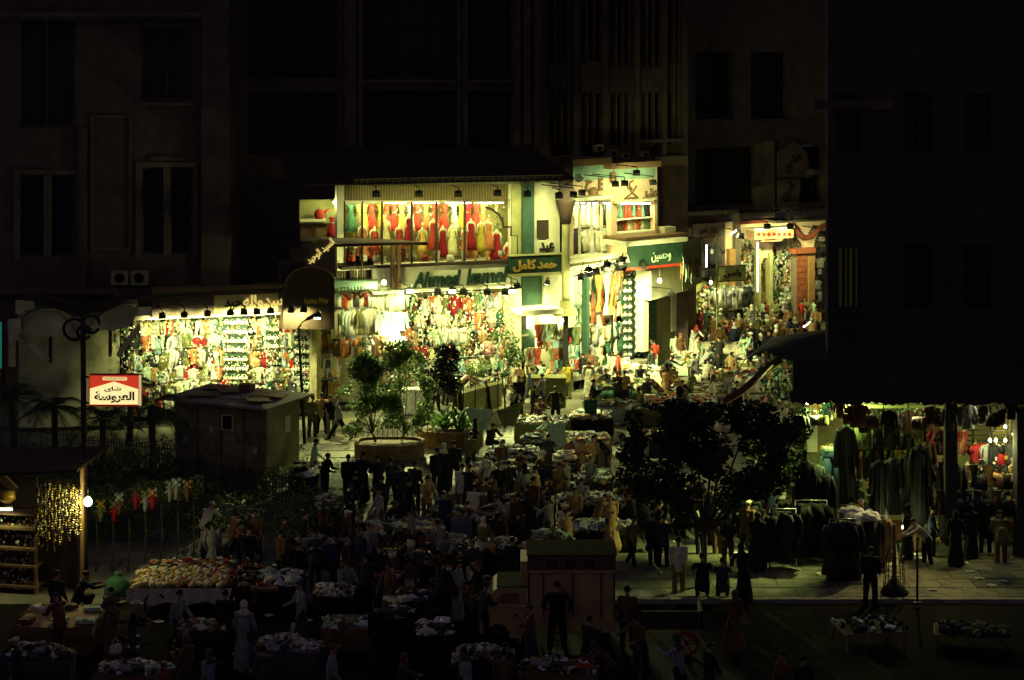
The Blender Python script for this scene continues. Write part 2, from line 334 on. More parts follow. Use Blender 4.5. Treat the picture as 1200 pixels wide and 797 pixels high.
def hang_row(f, px0, px1, py, n, kind, hpx, pal, off, where, group=None, jit=.25, wf=1.0, rail=True, drop=0.0, tilt=.05):
    """a rail with n garments on wall f; py top of the garments"""
    ks = kind if isinstance(kind, list) else [kind]
    zc = f.z((px0+px1)/2, py, off); u0, u1 = f.u(px0, off), f.u(px1, off); d = f.W((u0+u1)/2, off, 0).y
    if rail:
        mb = MB(); mb.tube([f.W(u0-.1, off, zc+.06), f.W(u1+.1, off, zc+.06)], .018, 5)
        for u in (u0-.05, (u0+u1)/2, u1+.05): mb.tube([f.W(u, off, zc+.06), f.W(u, 0.0, zc+.12)], .014, 4)
        solo('hanging_rail', mb, M['alum'], 'steel hanging rail of the '+where, 'rail')
    for i in range(n):
        k = R.choice(ks); u = u0+(u1-u0)*(i+.5)/n+R.uniform(-jit, jit)*(u1-u0)/n
        c = R.choice(pal); h = hpx*R.uniform(.82, 1.12)*d/F
        if len(ks) > 1: h *= {'dress': 1.15, 'scarf': .95, 'handbag': .5, 'packet': .45, 'lingerie_set': .4}.get(k, 1.0)
        garment(k, f.W(u, off, zc-R.uniform(0, drop)), f.rz+R.uniform(-.5, .5), h, c,
                f'{c} {WORD[k]}, {ordw(i+1)} from left, {where}', group or ('clothes on the '+where), wf, 0, tilt)
PALB = ['white', 'cream', 'white', 'pale green', 'pale yellow', 'white', 'pink', 'olive', 'teal', 'charcoal', 'red', 'orange', 'dark green', 'grey', 'brown']
SPAL = [cloth(c) for c in ('white', 'cream', 'pale yellow', 'pale green', 'olive', 'dark green', 'charcoal', 'pink', 'orange', 'red', 'tan', 'grey')]
def clutter(f, px0, py0, px1, py1, n, off, label, size=(.05, .16), dark=.35, parent=None, poly=None):
    """small goods pinned close together on a wall; nobody could count them"""
    mb = MB(); u0, u1 = f.u(px0, off), f.u(px1, off); m = (px0+px1)/2; z0, z1 = f.z(m, py1, off), f.z(m, py0, off)
    for i in range(n):
        u = R.uniform(u0, u1); z = R.uniform(z0, z1); a, b = R.uniform(*size), R.uniform(*size)*1.3; c = f.W(u, off+R.uniform(-.05, .12), z)
        if poly and not poly(u, z): continue
        Rm = (Matrix.Rotation(f.rz+R.uniform(-.7, .7), 3, 'Z') @ Matrix.Rotation(R.uniform(-.6, .6), 3, 'Y') @ Matrix.Rotation(R.uniform(-.5, .5), 3, 'X'))
        mi = R.choice((4,5,5,6,6,10,11)) if R.random() < dark else R.choice((0,0,0,1,1,1,2,2,3,3,3,7,7,10,R.choice((8,9))))
        if i % 3: mb.obox(c, (a, .03, b), Rm, mi)
        else: mb.ball(c, a*.45, 5, mi)
    o = part('small_goods', mb, SPAL, parent); props(o, label, None if parent else 'small goods', None, 'stuff'); return o

# ------------------------------------------------------------------ people: one continuous voxel-joined body per pose, shared between people
def ell(mb, p0, p1, r0, r1, side=(1, 0, 0), n=12):
    p0, p1 = Vector(p0), Vector(p1); t = (p1-p0); L = max(t.length, 1e-4); t.normalize(); s = Vector(side); s = (s-t*s.dot(t)).normalized(); b = t.cross(s)
    r0 = r0 if isinstance(r0, tuple) else (r0, r0); r1 = r1 if isinstance(r1, tuple) else (r1, r1)
    rs = []
    def ring(c, rx, ry): rs.append([c+s*(rx*math.cos(a))+b*(ry*math.sin(a)) for a in [k*2*math.pi/n for k in range(n)]])
    for a in (80, 50, 22): q = math.radians(a); ring(p0-t*(min(r0)*math.sin(q)), r0[0]*math.cos(q), r0[1]*math.cos(q))
    for k in range(5): w_ = k/4; ring(p0.lerp(p1, w_), r0[0]+(r1[0]-r0[0])*w_, r0[1]+(r1[1]-r0[1])*w_)
    for a in (22, 50, 80): q = math.radians(a); ring(p1+t*(min(r1)*math.sin(q)), r1[0]*math.cos(q), r1[1]*math.cos(q))
    mb.rings(rs)
def body(lean=0, legs=((0,0,.03),(0,0,.03)), arms=((6,5,18),(14,4,32)), head=0, robe=False, skirt=False, twist=0, arch=0):
    segs = []; rad = math.radians
    def S(tag, p0, p1, r0, r1, side=(1,0,0)): segs.append((tag, Vector(p0), Vector(p1), r0, r1, Vector(side)))
    hip = Vector((0, 0, .92)); ld = Vector((0, -math.sin(rad(lean)), math.cos(rad(lean)))); fw = Vector((0, -math.cos(rad(lean)), -math.sin(rad(lean))))
    chest = hip+ld*.30; nb = hip+ld*.52
    S('bot', hip-ld*.02, hip+ld*.06, (.165,.12), (.155,.115)); S('top', hip-ld*.09, hip+ld*.06, (.182,.135), (.172,.125)); S('top', hip+ld*.05, chest, (.168,.122), (.19,.13)); S('top', chest, nb-ld*.05, (.18,.125), (.15,.09))
    sh = nb-ld*.035; S('top', sh+Vector((-.165,0,0)), sh+Vector((.165,0,0)), .062, .062, (0,1,0))
    hd = Vector((0, -math.sin(rad(lean*.5+head)), math.cos(rad(lean*.5+head)))); hf = Vector((0, -hd.z, hd.y))
    S('skin', nb-ld*.03, nb+hd*.09, .056, .052); hc = nb+hd*.19+hf*.02
    S('skin', hc-hd*.045+hf*.018, hc+hd*.035, (.062,.072), (.076,.092)); S('skin', hc-hd*.075+hf*.045, hc-hd*.07+hf*.05, .036, .034)
    S('skin', hc+hf*.088+hd*.01, hc+hf*.108-hd*.022, .010, .016)
    for s in (-1, 1): S('skin', hc+Vector((s*.078,.01,0)).copy(), hc+Vector((s*.08,.012,0))-hd*.03, (.01,.022), (.009,.014)); S('eye', hc+hf*.088+Vector((s*.032,0,0))+hd*.016, hc+hf*.09+Vector((s*.034,0,0))+hd*.016, .011, .011)
    feet = []
    for s, (tp, kb, sp) in zip((-1, 1), legs):
        j = hip+Vector((s*.095, 0, -.02)); td = Vector((s*sp, -math.sin(rad(tp)), -math.cos(rad(tp)))).normalized(); kn = j+td*.43
        q = tp-kb; sd_ = Vector((s*sp*.5, -math.sin(rad(q)), -math.cos(rad(q)))).normalized(); an = kn+sd_*.40
        S('bot', j, kn, .105, .078); S('bot', kn, an+Vector((0,0,.01)), .078, .068)
        ff = Vector((s*.12, -1, -.05 if q > -25 else -.7)).normalized()
        S('shoe', an+Vector((0,.03,-.02)), an+ff*.15+Vector((0,0,-.045)), .045, .034); feet += [an]
    for s, (ap, ao, eb) in zip((-1, 1), arms):
        j = sh+Vector((s*.195, 0, 0)); a = rad(ap); ud = Vector((s*math.sin(rad(ao)), -math.sin(a), -math.cos(a))).normalized(); el = j+ud*.28
        q = rad(ap+eb); fd = Vector((-s*.25*math.sin(rad(eb)), -math.sin(q), -math.cos(q))).normalized(); wr = el+fd*.245
        S('top', j, el, .070, .058); S('top', el, wr-fd*.02, .058, .046)
        S('skin', wr-fd*.03, wr+fd*.08, (.022,.036), (.018,.040))
        pn = fd.cross(Vector((s,0,0))); pn = pn.normalized() if pn.length > .1 else Vector((0,-1,0))
        for k in range(4):
            b0 = wr+fd*.085+pn*((k-1.5)*.021); c1 = b0+fd*(.042-.004*abs(k-1.4))+Vector((-s*.006,0,0)); c2 = c1+(fd+Vector((-s*.7,0,0))).normalized()*.034
            S('skin', b0, c1, .0095, .009); S('skin', c1, c2, .009, .0075)
        tb = wr+fd*.03+pn*.033; S('skin', tb, tb+(fd*.6+pn*.8).normalized()*.045, .012, .0095)
    if robe or skirt:
        mid = (feet[0]+feet[1])/2; S('top' if robe else 'bot', hip+ld*.02, Vector((mid.x, mid.y*.8, mid.z+.02)), (.17,.13), (.27+abs(feet[0].y-feet[1].y)*.1, .21+abs(feet[0].y-feet[1].y)*.4))
    mb = MB()
    for g in segs: ell(mb, g[1], g[2], g[3], g[4], g[5])
    me = mb.data('tmp', []); t = bpy.data.objects.new('tmp', me); COL.objects.link(t)
    r = t.modifiers.new('r', 'REMESH'); r.mode = 'VOXEL'; r.voxel_size = .0105
    sm = t.modifiers.new('s', 'SMOOTH'); sm.iterations = 2; sm.factor = .4
    dc = t.modifiers.new('d', 'DECIMATE'); dc.ratio = .22
    bpy.context.view_layer.update(); out = bpy.data.meshes.new_from_object(t.evaluated_get(bpy.context.evaluated_depsgraph_get())); bpy.data.objects.remove(t)
    nf = len(out.polygons); c = np.empty(nf*3); out.polygons.foreach_get('center', c); c = c.reshape(-1, 3); best = np.full(nf, 1e9); idx = np.zeros(nf, int); order = ['skin', 'top', 'bot', 'shoe', 'eye']
    for tag, p0, p1, r0, r1, _ in segs:
        a, b = np.array(p0), np.array(p1); ab = b-a; k = np.clip(((c-a)@ab)/max(ab@ab, 1e-9), 0, 1)[:,None]
        rr = (np.mean(r0 if isinstance(r0, tuple) else (r0,))*(1-k)+np.mean(r1 if isinstance(r1, tuple) else (r1,))*k)[:,0]
        dd = np.linalg.norm(c-(a+k*ab), axis=1)/rr-(.35 if tag == 'eye' else 0); m = dd < best; best[m] = dd[m]; idx[m] = order.index(tag)
    v = np.empty(len(out.vertices)*3); out.vertices.foreach_get('co', v); v = v.reshape(-1, 3)
    nz = np.array([noise.noise(Vector((p[0]*9, p[1]*9, p[2]*14)))+.6*noise.noise(Vector((p[0]*22, p[1]*22, p[2]*30))) for p in v])*.02; lo_ = v[:,2] < hc.z-.16; v[:,1] += nz*lo_; v[:,0] += nz*lo_*.6; zmin = v[:,2].min(); v[:,2] -= zmin
    out.vertices.foreach_set('co', v.ravel()); out.materials.clear()
    for k in ('skin', 'shirt', 'trousers', 'shoe', 'eye'): out.materials.append(M.get(k, cloth('grey')))
    out.polygons.foreach_set('material_index', idx.astype(np.int32)); out.polygons.foreach_set('use_smooth', np.ones(nf, bool))
    out.name = 'body'; out.update()
    return dict(me=out, hc=hc-Vector((0,0,zmin)), tilt=rad(lean*.5+head), top=v[:,2].max()+.02)
POSE = {
 'stand': body(1, ((4,6,.05),(-5,2,.03)), ((10,4,25),(-4,6,20))), 'carry': body(3, ((10,8,.04),(-8,8,.04)), ((2,7,6),(50,10,70)), 6), 'point': body(5, ((8,6,.06),(-5,3,.04)), ((75,8,12),(12,8,60)), 2), 'fold': body(-2, ((6,6,.07),(-2,2,.05)), ((22,4,95),(24,4,92)), 8), 'stand_bent': body(6, ((4,6,.05),(-2,4,.05)), ((25,8,60),(20,12,70)), 12), 'walk': body(4, ((22,8,.02),(-18,14,.02)), ((-18,8,15),(22,8,25)), 4),
 'stride': body(6, ((32,4,.03),(-30,10,.03)), ((150,20,70),(140,30,80)), 8), 'lean': body(42, ((5,8,.06),(-6,4,.06)), ((48,6,20),(62,8,10)), 14), 'reach': body(16, ((8,8,.05),(-8,6,.05)), ((70,8,10),(30,10,50)), 8),
 'squat': body(22, ((100,128,.08),(92,124,.06)), ((60,10,30),(55,10,40)), 6), 'sit': body(12, ((82,85,.15),(86,88,.15)), ((40,8,55),(35,8,65)), 14), 'hips': body(0, ((3,2,.12),(-2,2,.12)), ((-22,38,75),(-22,38,75)), 0),
 'robe': body(2, robe=True, arms=((12,14,30),(10,12,20))), 'robe_walk': body(5, ((16,6,.04),(-14,10,.04)), robe=True), 'skirt': body(3, skirt=True, arms=((20,10,60),(10,12,20))), 'robe_lean': body(26, robe=True, arms=((55,8,20),(50,8,30)), head=10)}
def hair_mesh(kind):
    mb = MB(); n = 12; a1 = {'short': 100, 'cap': 88, 'scarf': 128, 'turban': 95}[kind]; sc = {'short': 1.0, 'cap': 1.04, 'scarf': 1.12, 'turban': 1.28}[kind]; rs = []
    for a in [6]+[a1*(i+1)/6 for i in range(6)]:
        q = math.radians(a); row = []
        for k in range(n):
            b = k*2*math.pi/n; x, y, z = .088*math.sin(q)*math.cos(b), .106*math.sin(q)*math.sin(b), .112*math.cos(q)
            fr = max(0, -math.sin(b)); z += fr*.062*(a/a1)**2 if kind != 'scarf' else 0
            y += .012; wv = 1+.05*noise.noise(Vector((x, y, z))*30); row.append(Vector((x*sc*wv, y*sc*wv+(fr*.035 if kind == 'scarf' and a > 90 else 0), z*sc+.012)))
        rs.append(row)
    mb.rings(rs)
    if kind == 'scarf': mb.rings([[Vector((rx*math.cos(k*math.pi/6), ry*math.sin(k*math.pi/6)+.015, z)) for k in range(n)] for rx, ry, z in ((.082,.09,-.05),(.085,.085,-.11),(.15,.10,-.17),(.20,.13,-.25))])
    if kind == 'cap': mb.box(-.06, .06, -.17, -.07, .055, .068)
    return mb.data({'short': 'hair', 'cap': 'cap', 'scarf': 'headscarf', 'turban': 'turban'}[kind], [M['hair']])
HAIR = {k: hair_mesh(k) for k in ('short', 'cap', 'scarf', 'turban')}
def person(px, py, pose, face, top, bot, label, hair='short', hcol=None, feet=False, size=1.0, base=0.0, cat='person', group=None):
    """px, py: top of the head in the photo (feet=True: the feet); face: degrees, 0 looks out of the picture, 180 into it, 90 to the right"""
    P = POSE[pose]; h = P['top']*size+base
    loc = at(px, py, base) if feet else at(px, py, h); loc.z = base
    r = inst('person', P['me'], loc, (0, 0, math.radians(face)), (size*R.uniform(.96,1.08), size*R.uniform(.96,1.08), size), None,
             [M['skin'], cloth(top), cloth(bot), M['shoe'], M['eye']]); props(r, label, cat, group)
    hm = HAIR[hair]; m = cloth(hcol) if hcol else M['hair']
    inst(hm.name.split('.')[0], hm, P['hc'], (P['tilt'], 0, 0), (1, 1, 1), r, [m])
    if pose in ('carry', 'skirt') and top != 'red':
        q = Matrix.Rotation(math.radians(face), 3, 'Z') @ Vector((-.27, -.03, .86)); garment('handbag', Vector(loc)+q*size, math.radians(face+90), .46, R.choice(['cream','charcoal','brown','olive']), 'shopping bag carried by the '+' '.join(label.split()[:9]), 'carried bags')
    return r
# ------------------------------------------------------------------ the ground
mb = MB(); mb.add([(-220,10,0),(220,10,0),(220,420,0),(-220,420,0)], [(0,1,2,3)])
struct('ground', mb, mat('worn_square_paving', (.16,.15,.11), .7, .65, .9, .8))
mb = MB(); mb.box(-3.4, 60, 61.2, 66.5, -.2, .10); struct('pavement', mb, mat('pavement_concrete', (.23,.20,.13), .85, .4, .6, .4))
mb = MB(); mb.add([(-220,10,.004),(220,10,.004),(220,60.9,.004),(-220,60.9,.004)], [(0,1,2,3)]); struct('road', mb, mat('asphalt', (.012,.010,.011), .95, .5, 1.5, .8, spec=.04))
mb = MB()
for i in range(36): mb.box(-3.3+i*1.0, -2.32+i*1.0, 60.95, 61.19, -.1, .125+.006*(i % 2))
struct('kerb', mb, M['concrete'])

SLAB = []
for _ in range(3): mb = MB(); j = lambda: R.uniform(-.012,.012); mb.rings([[Vector((x*k+j(), y*k+j(), z)) for x, y in ((-.48,-.48),(.48,-.48),(.48,.48),(-.48,.48))] for k, z in ((1,-.03),(1,.012),(.985,.02))], 0, False); SLAB.append(mb.data('paving_slab', [M['concrete']]))
SM = [mat('slab_%s' % n, c, .75, .5, 2.2, .6) for n, c in (('olive', (.20,.18,.12)), ('grey', (.15,.145,.115)), ('worn', (.24,.21,.14)), ('dark', (.11,.10,.08)))]
GR = bpy.data.objects['ground']; PV = bpy.data.objects['pavement']
def slabs(par, x0, x1, y0, y1, st, z, yr=None):
    n = 0; y = y0
    while y < y1:
        x = x0+(st*.5 if int((y-y0)/st) % 2 else 0)
        while x < x1:
            n += 1; o = inst('paving_slab', R.choice(SLAB), WM[par.name].inverted() @ Vector((x, y, z+R.uniform(-.006,.008))), (R.uniform(-.008,.008), R.uniform(-.008,.008), R.choice((0,math.pi/2))), (st, st, 1), par, [R.choice(SM)]); x += st*1.0
        y += st
slabs(PV, -2.9, 22.5, 61.75, 66.4, 1.0, .10); slabs(GR, -9.5, 1.2, 67.6, 90, 1.35, .004)
# ------------------------------------------------------------------ building helpers
def wall_open(f, mb, px0, py0, px1, py1, ops, o0, o1, mi=0, zx=None):
    m = zx or (px0+px1)/2
    X = lambda p: f.u(p, o1); Z = lambda p: f.z(m, p, o1)
    R_ = [(X(a), X(c), Z(d), Z(b)) for a, b, c, d in ops]
    us = sorted({X(px0), X(px1)} | {v for r in R_ for v in r[:2]}); zs = sorted({Z(py0), Z(py1)} | {v for r in R_ for v in r[2:]})
    for i in range(len(us)-1):
        for j in range(len(zs)-1):
            cu, cz = (us[i]+us[i+1])/2, (zs[j]+zs[j+1])/2
            if not any(a < cu < b and c < cz < d for a, b, c, d in R_): f.bx(mb, us[i], us[i+1], zs[j], zs[j+1], o0, o1, mi)
def window(f, t, px0, py0, px1, py1, off, fm, fr=.09, cols=2, rows=1, pane=None):
    """frame, mullions and a dark pane in an opening"""
    u0, u1, m = f.u(px0, off), f.u(px1, off), (px0+px1)/2; z0, z1 = f.z(m, py1, off), f.z(m, py0, off); mb = MB()
    f.bx(mb, u0, u1, z1-fr, z1, off-.1, off+.04); f.bx(mb, u0, u1, z0, z0+fr, off-.1, off+.08); f.bx(mb, u0, u0+fr, z0+fr, z1-fr, off-.1, off+.04); f.bx(mb, u1-fr, u1, z0+fr, z1-fr, off-.1, off+.04)
    for i in range(1, cols): u = u0+(u1-u0)*i/cols; f.bx(mb, u-.03, u+.03, z0+fr, z1-fr, off-.08, off+.02)
    for i in range(1, rows): z = z0+(z1-z0)*i/rows; f.bx(mb, u0+fr, u1-fr, z-.03, z+.03, off-.07, off+.015)
    w_ = part('window', mb, fm, t); p = MB(); f.bx(p, u0+.02, u1-.02, z0+.02, z1-.02, off-.14, off-.12); part('pane', p, pane or M['glass'], w_)
    return w_
def fb(name, f, rects, m, t):
    mb = MB()
    for r in rects: f.box(mb, *r)
    return part(name, mb, m, t)
def ac(f, px, py, s, off, label):
    d = f.pt(px, py, off).y; c = f.pt(px, py, off); t = thing('air_conditioner', label, 'air conditioner', (c.x, c.y, c.z-s*.4), f.rz, 'air conditioners on the dark walls')
    mb = MB(); mb.box(-s*.5, s*.5, 0, .35, 0, s*.8); part('casing', mb, M['plastic'], t, True)
    mb = MB(); mb.lathe([(s*.30, 0), (s*.30, .03), (s*.24, .03), (s*.24, 0)], (0,0,0), 14); mb.v = [Vector((v.x, -v.z, v.y+s*.4)) for v in mb.v]; part('fan_grille', mb, M['steel'], t, True)
    mb = MB(); mb.box(-s*.4, -s*.34, .0, .5, -.12, 0); mb.box(s*.34, s*.4, .0, .5, -.12, 0); part('bracket', mb, M['steel'], t, True)
def flood(p, aim, e, label, arm=None, s=.3, spot=125, col=LAMP, group='floodlights over the shop fronts'):
    """floodlight on a bracket arm; body box, visor, lit glass"""
    p = Vector(p); aim = Vector(aim); t = thing('floodlight', label, 'floodlight', p, 0, group)
    d = (aim-p).normalized(); q = d.to_track_quat('-Z', 'Y').to_matrix()
    mb = MB(); mb.rings([[p+q@Vector((x*k, y*k*.8, z)) for x, y in ((-s/2,-s/2),(s/2,-s/2),(s/2,s/2),(-s/2,s/2))] for k, z in ((.55,.22),(1,.06),(1,0))], 0, False)
    mb.obox(p+q@Vector((0, s*.44, -.06)), (s, .02, .12), q); part('housing', mb, M['black'], t)
    mb = MB(); mb.obox(p+q@Vector((0,0,-.005)), (s*.86, s*.66, .01), q); part('glass', mb, M['glow'], t)
    mb = MB()
    a = Vector(arm) if arm is not None else p+Vector((0, .5, .5)); mb.tube([p+q@Vector((0,0,.18)), p+Vector((0,0,.3)), a], .025, 5); part('bracket_arm', mb, M['black'], t)
    light(t, 'SPOT', p+d*.06, e, col, .1, aim, spot, .9); return t
def ffl(f, px, py, off, ax, ay, aoff, e, label, s=.3, arm_off=0.0, col=LAMP, spot=125):
    p = f.pt(px, py, off); return flood(p, f.pt(ax, ay, aoff), e, label, f.W(f.u(px, off), arm_off, p.z+.35), s, spot, col)
def tube_light(a, b, e, label, face, w_=.0):
    a, b = Vector(a), Vector(b); m = (a+b)/2; t = thing('fluorescent_lamp', label, 'lamp', m)
    mb = MB(); mb.tube([a, b], .035, 8); part('glass_tube', mb, M['tube'], t)
    d = (b-a).normalized(); n = Vector(face).normalized(); mb = MB(); mb.tube([a-n*.06, b-n*.06], .045, 4); part('batten', mb, M['alum'], t)
    L = light(t, 'AREA', m+n*.06, e, LAMP, ((b-a).length, .08)); x = d; z = -n; y = z.cross(x); L.rotation_euler = Matrix((x, y, z)).transposed().to_euler(); return t
def bulb(p, e, label, r=.07, cord=.5, col=LAMP, parent=None):
    p = Vector(p); t = thing('bare_bulb', label, 'light bulb', p); mb = MB(); mb.ball(p, r, 10, 0, (1,1,1.15)); part('glass_bulb', mb, M['glow'], t)
    mb = MB(); mb.tube([p+Vector((0,0,r)), p+Vector((0,0,r+.1))], .03, 6); mb.tube([p+Vector((0,0,r+.1)), p+Vector((0,0.02,r+.1+cord))], .01, 4); part('socket_and_cord', mb, M['black'], t)
    light(t, 'POINT', p+Vector((0,-r-.06,-.03)), e, col, r*.8); return t

# ------------------------------------------------------------------ left tall building
FA = Fac(-60, 97, 268, 97)
t = thing('apartment_building', 'dark tall building with pilasters and narrow windows above the left shops', 'building', FA.W(6, 0, 0), 0)
mb = MB(); wall_open(FA, mb, -60, -120, 268, 560, [(165,196,226,298),(22,205,88,300),(165,30,226,118),(22,20,88,150)], -8, 0); part('wall', mb, M['plaster'], t)
for a in ((165,196,226,298),(22,205,88,300),(165,30,226,118),(22,20,88,150)): window(FA, t, *a, -.35, M['plaster'], .12, 2, 1)
fb('pilaster', FA, [(236,-120,268,345,.0,.5)], M['plaster'], t); fb('pilaster', FA, [(92,150,101,345,.0,.3)], M['plaster'], t)
for r in ((22,205,88,300),(165,196,226,298)):
    a, b, c, d = r; fb('window_surround', FA, [(a-6,b-6,a,d+4,0,.16),(c,b-6,c+6,d+4,0,.16),(a,b-6,c,b,0,.16)], M['plaster2'], t)
    fb('mullion', FA, [((a+c)/2-4,b,(a+c)/2+4,d,-.3,.1)], M['plaster2'], t)
fb('panel_moulding', FA, [(106,135,154,138,0,.12),(106,290,154,294,0,.12),(106,138,109,290,0,.12),(151,138,154,290,0,.12)], M['plaster2'], t)
fb('recessed_arch_band', FA, [(163,120,230,124,0,.18),(176,184,216,189,0,.18)], M['plaster2'], t)
fb('cornice', FA, [(-60,14,236,20,0,.6),(-60,20,236,24,0,.35)], M['plaster2'], t); fb('cornice', FA, [(-60,338,236,345,0,.6)], M['plaster2'], t)
ac(FA, 140, 326, .8, .7, 'left boxy air conditioner on ledge below the tall building'); ac(FA, 163, 326, .8, .7, 'right boxy air conditioner on ledge below the tall building')
# ------------------------------------------------------------------ middle building with big dark openings
FU = Fac(268, 101, 640, 101)
t = thing('office_building', 'dark building with tall columns and wide openings above the dress window', 'building', FU.W(8, 0, 0), 0)
mb = MB(); wall_open(FU, mb, 262, -120, 640, 560, [(425,-30,535,92),(425,108,535,180),(549,-30,598,92),(549,108,598,180),(290,-30,395,92),(290,108,395,180)], -8, 0); part('wall', mb, M['plaster'], t)
for a in ((425,-30,535,92),(425,108,535,180),(549,-30,598,92),(549,108,598,180),(290,-30,395,92),(290,108,395,180)): window(FU, t, *a, -1.0, M['darkwood'], .08, 3, 2)
for a, b in ((404,425),(536,548)): fb('column', FU, [(a,-120,b-8,190,0,.5),(b-6,-120,b,190,0,.35)], M['plaster2'], t)
for a in (602, 614, 626): fb('column', FU, [(a,-120,a+8,190,0,.4)], M['plaster'], t)
fb('balcony_rail', FU, [(425,94,535,97,0,.7),(425,97,535,105,.0,.4),(549,94,600,97,0,.7),(549,97,600,106,.0,.4)], M['plaster2'], t)
# ------------------------------------------------------------------ corner building with close upright ribs
FT = Fac(640, 103, 806, 107)
t = thing('corner_building', 'dark corner building with slim upright ribs and a mid balcony band', 'building', FT.W(3, 0, 0), FT.rz)
ops = [(644,-30,672,72),(682,-30,706,70),(716,-30,744,72),(752,-30,776,74),(784,-30,800,76),(644,110,672,186),(682,110,706,186),(716,110,744,170),(752,110,776,170),(784,110,800,172)]
mb = MB(); wall_open(FT, mb, 638, -120, 806, 560, ops, -8, 0); part('wall', mb, M['plaster'], t)
for a in ops: window(FT, t, *a, -.6, M['darkwood'], .07, 3, 2)
for a in (673, 707, 745, 777, 801): fb('column', FT, [(a,-120,a+5,188,0,.45)], M['plaster2'], t)
for i, a in enumerate((650,658,666,688,696,722,730,738,758,766,790,796)): fb('rib', FT, [(a,-120,a+1.6,170,0,.3)], M['plaster2'], t)
fb('balcony_band', FT, [(642,74,672,108,0,.2)], M['plaster2'], t); fb('balcony_band', FT, [(716,78,744,108,0,.2)], M['plaster2'], t); fb('balcony_band', FT, [(752,80,776,108,0,.2)], M['plaster2'], t)
mb = MB(); FT.poly(mb, [(680,108),(680,84),(683,76),(689,72),(699,71),(706,72),(706,108)], 0, .35); part('arched_panel', mb, M['plaster2'], t)
fb('ledge', FT, [(745,163,801,167,0,.5)], M['plaster2'], t); fb('ledge', FT, [(768,183,806,190,0,.8),(765,190,806,194,0,.5)], M['plaster2'], t)
for i, (px, py) in enumerate(((703,174),(719,180),(734,183),(757,181))): ac(FT, px, py, .42 if i < 2 else .36, 3.2, f'{ordw(i+1)} air conditioner from the left over the corner shop roof')

# ------------------------------------------------------------------ left shop with the long bright display
FL = Fac(140, 87.5, 378, 90.3)
t = thing('clothes_shop', 'single-storey clothes shop with long bright display and stepped signboard', 'shop', FL.W(4, 0, 0), FL.rz)
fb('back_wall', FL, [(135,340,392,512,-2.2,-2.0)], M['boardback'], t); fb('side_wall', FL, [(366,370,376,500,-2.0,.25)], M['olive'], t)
fb('ceiling', FL, [(150,366,378,371,-2.0,.9)], M['cream'], t)
mb = MB(); FL.poly(mb, [(178,372),(178,349),(250,343),(335,340),(335,366),(250,369)], 0.9, 1.1); part('signboard', mb, M['plaster'], t)
fb('signboard_panel', FL, [(186,353,198,368,1.1,1.16),(198,357,209,368,1.1,1.16),(209,352,222,362,1.1,1.16),(222,348,237,368,1.1,1.16)], M['plaster2'], t)
fb('signboard_panel', FL, [(251,345,326,366,1.1,1.15)], mat('sign_cream', (.50,.45,.22), .6), t)
fb('cornice', FL, [(178,338,235,343,.8,1.5),(235,337,300,341,.8,1.5),(300,334,338,338,.8,1.5)], M['wood'], t)
fb('doorway_post', FL, [(365,368,371,500,.3,.7)], M['plastic'], t)
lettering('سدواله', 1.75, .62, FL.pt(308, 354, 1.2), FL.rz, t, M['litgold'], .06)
lettering('وحيد', .95, .5, FL.pt(276, 357, 1.19), FL.rz, t, M['darkwood'], .05)
# gable of stepped brown blocks and round-topped board
t = thing('shop_gable', 'brown round-topped shop board with stepped blocks and gilt script', 'signboard', FL.W(9.5, 1.0, 0), FL.rz)
mb = MB(); FL.poly(mb, [(332,386),(332,335),(336,326),(344,318),(355,314),(366,313),(378,316),(387,322),(392,328),(392,386)], .8, 1.5); part('round_board', mb, M['darkwood'], t)
fb('stepped_block', FL, [(329,307,345,336,.2,.79),(341,293,356,330,.2,.78),(354,282,392,330,.2,.77)], M['plaster'], t)
mb = MB(); mb.tube([FL.pt(x, y, 1.52) for x, y in ((333,335),(337,325),(345,317),(356,313),(367,312),(379,315),(388,321),(393,328))], .05, 5); part('moulding', mb, M['wood'], t)
lettering('Fashion Wear', 1.1, .24, FL.pt(371, 352.5, 1.53), FL.rz, t, M['gold'], .03, .01, .2, 0, False)
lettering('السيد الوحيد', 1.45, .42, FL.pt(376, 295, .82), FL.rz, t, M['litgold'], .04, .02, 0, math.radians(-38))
lettering('W', .25, .18, FL.pt(368, 283, .82), FL.rz, t, M['gold'], .04, .01, 0, 0, False)
for i, px in enumerate((190,216,243,270,286,301,317,341,356)):
    ffl(FL, px, 371-(px-190)*.045, 2.0, px+3, 440, -1.6, 330, f'{ordw(i+1)} floodlight from the left over the long clothes display', .30, 1.1)
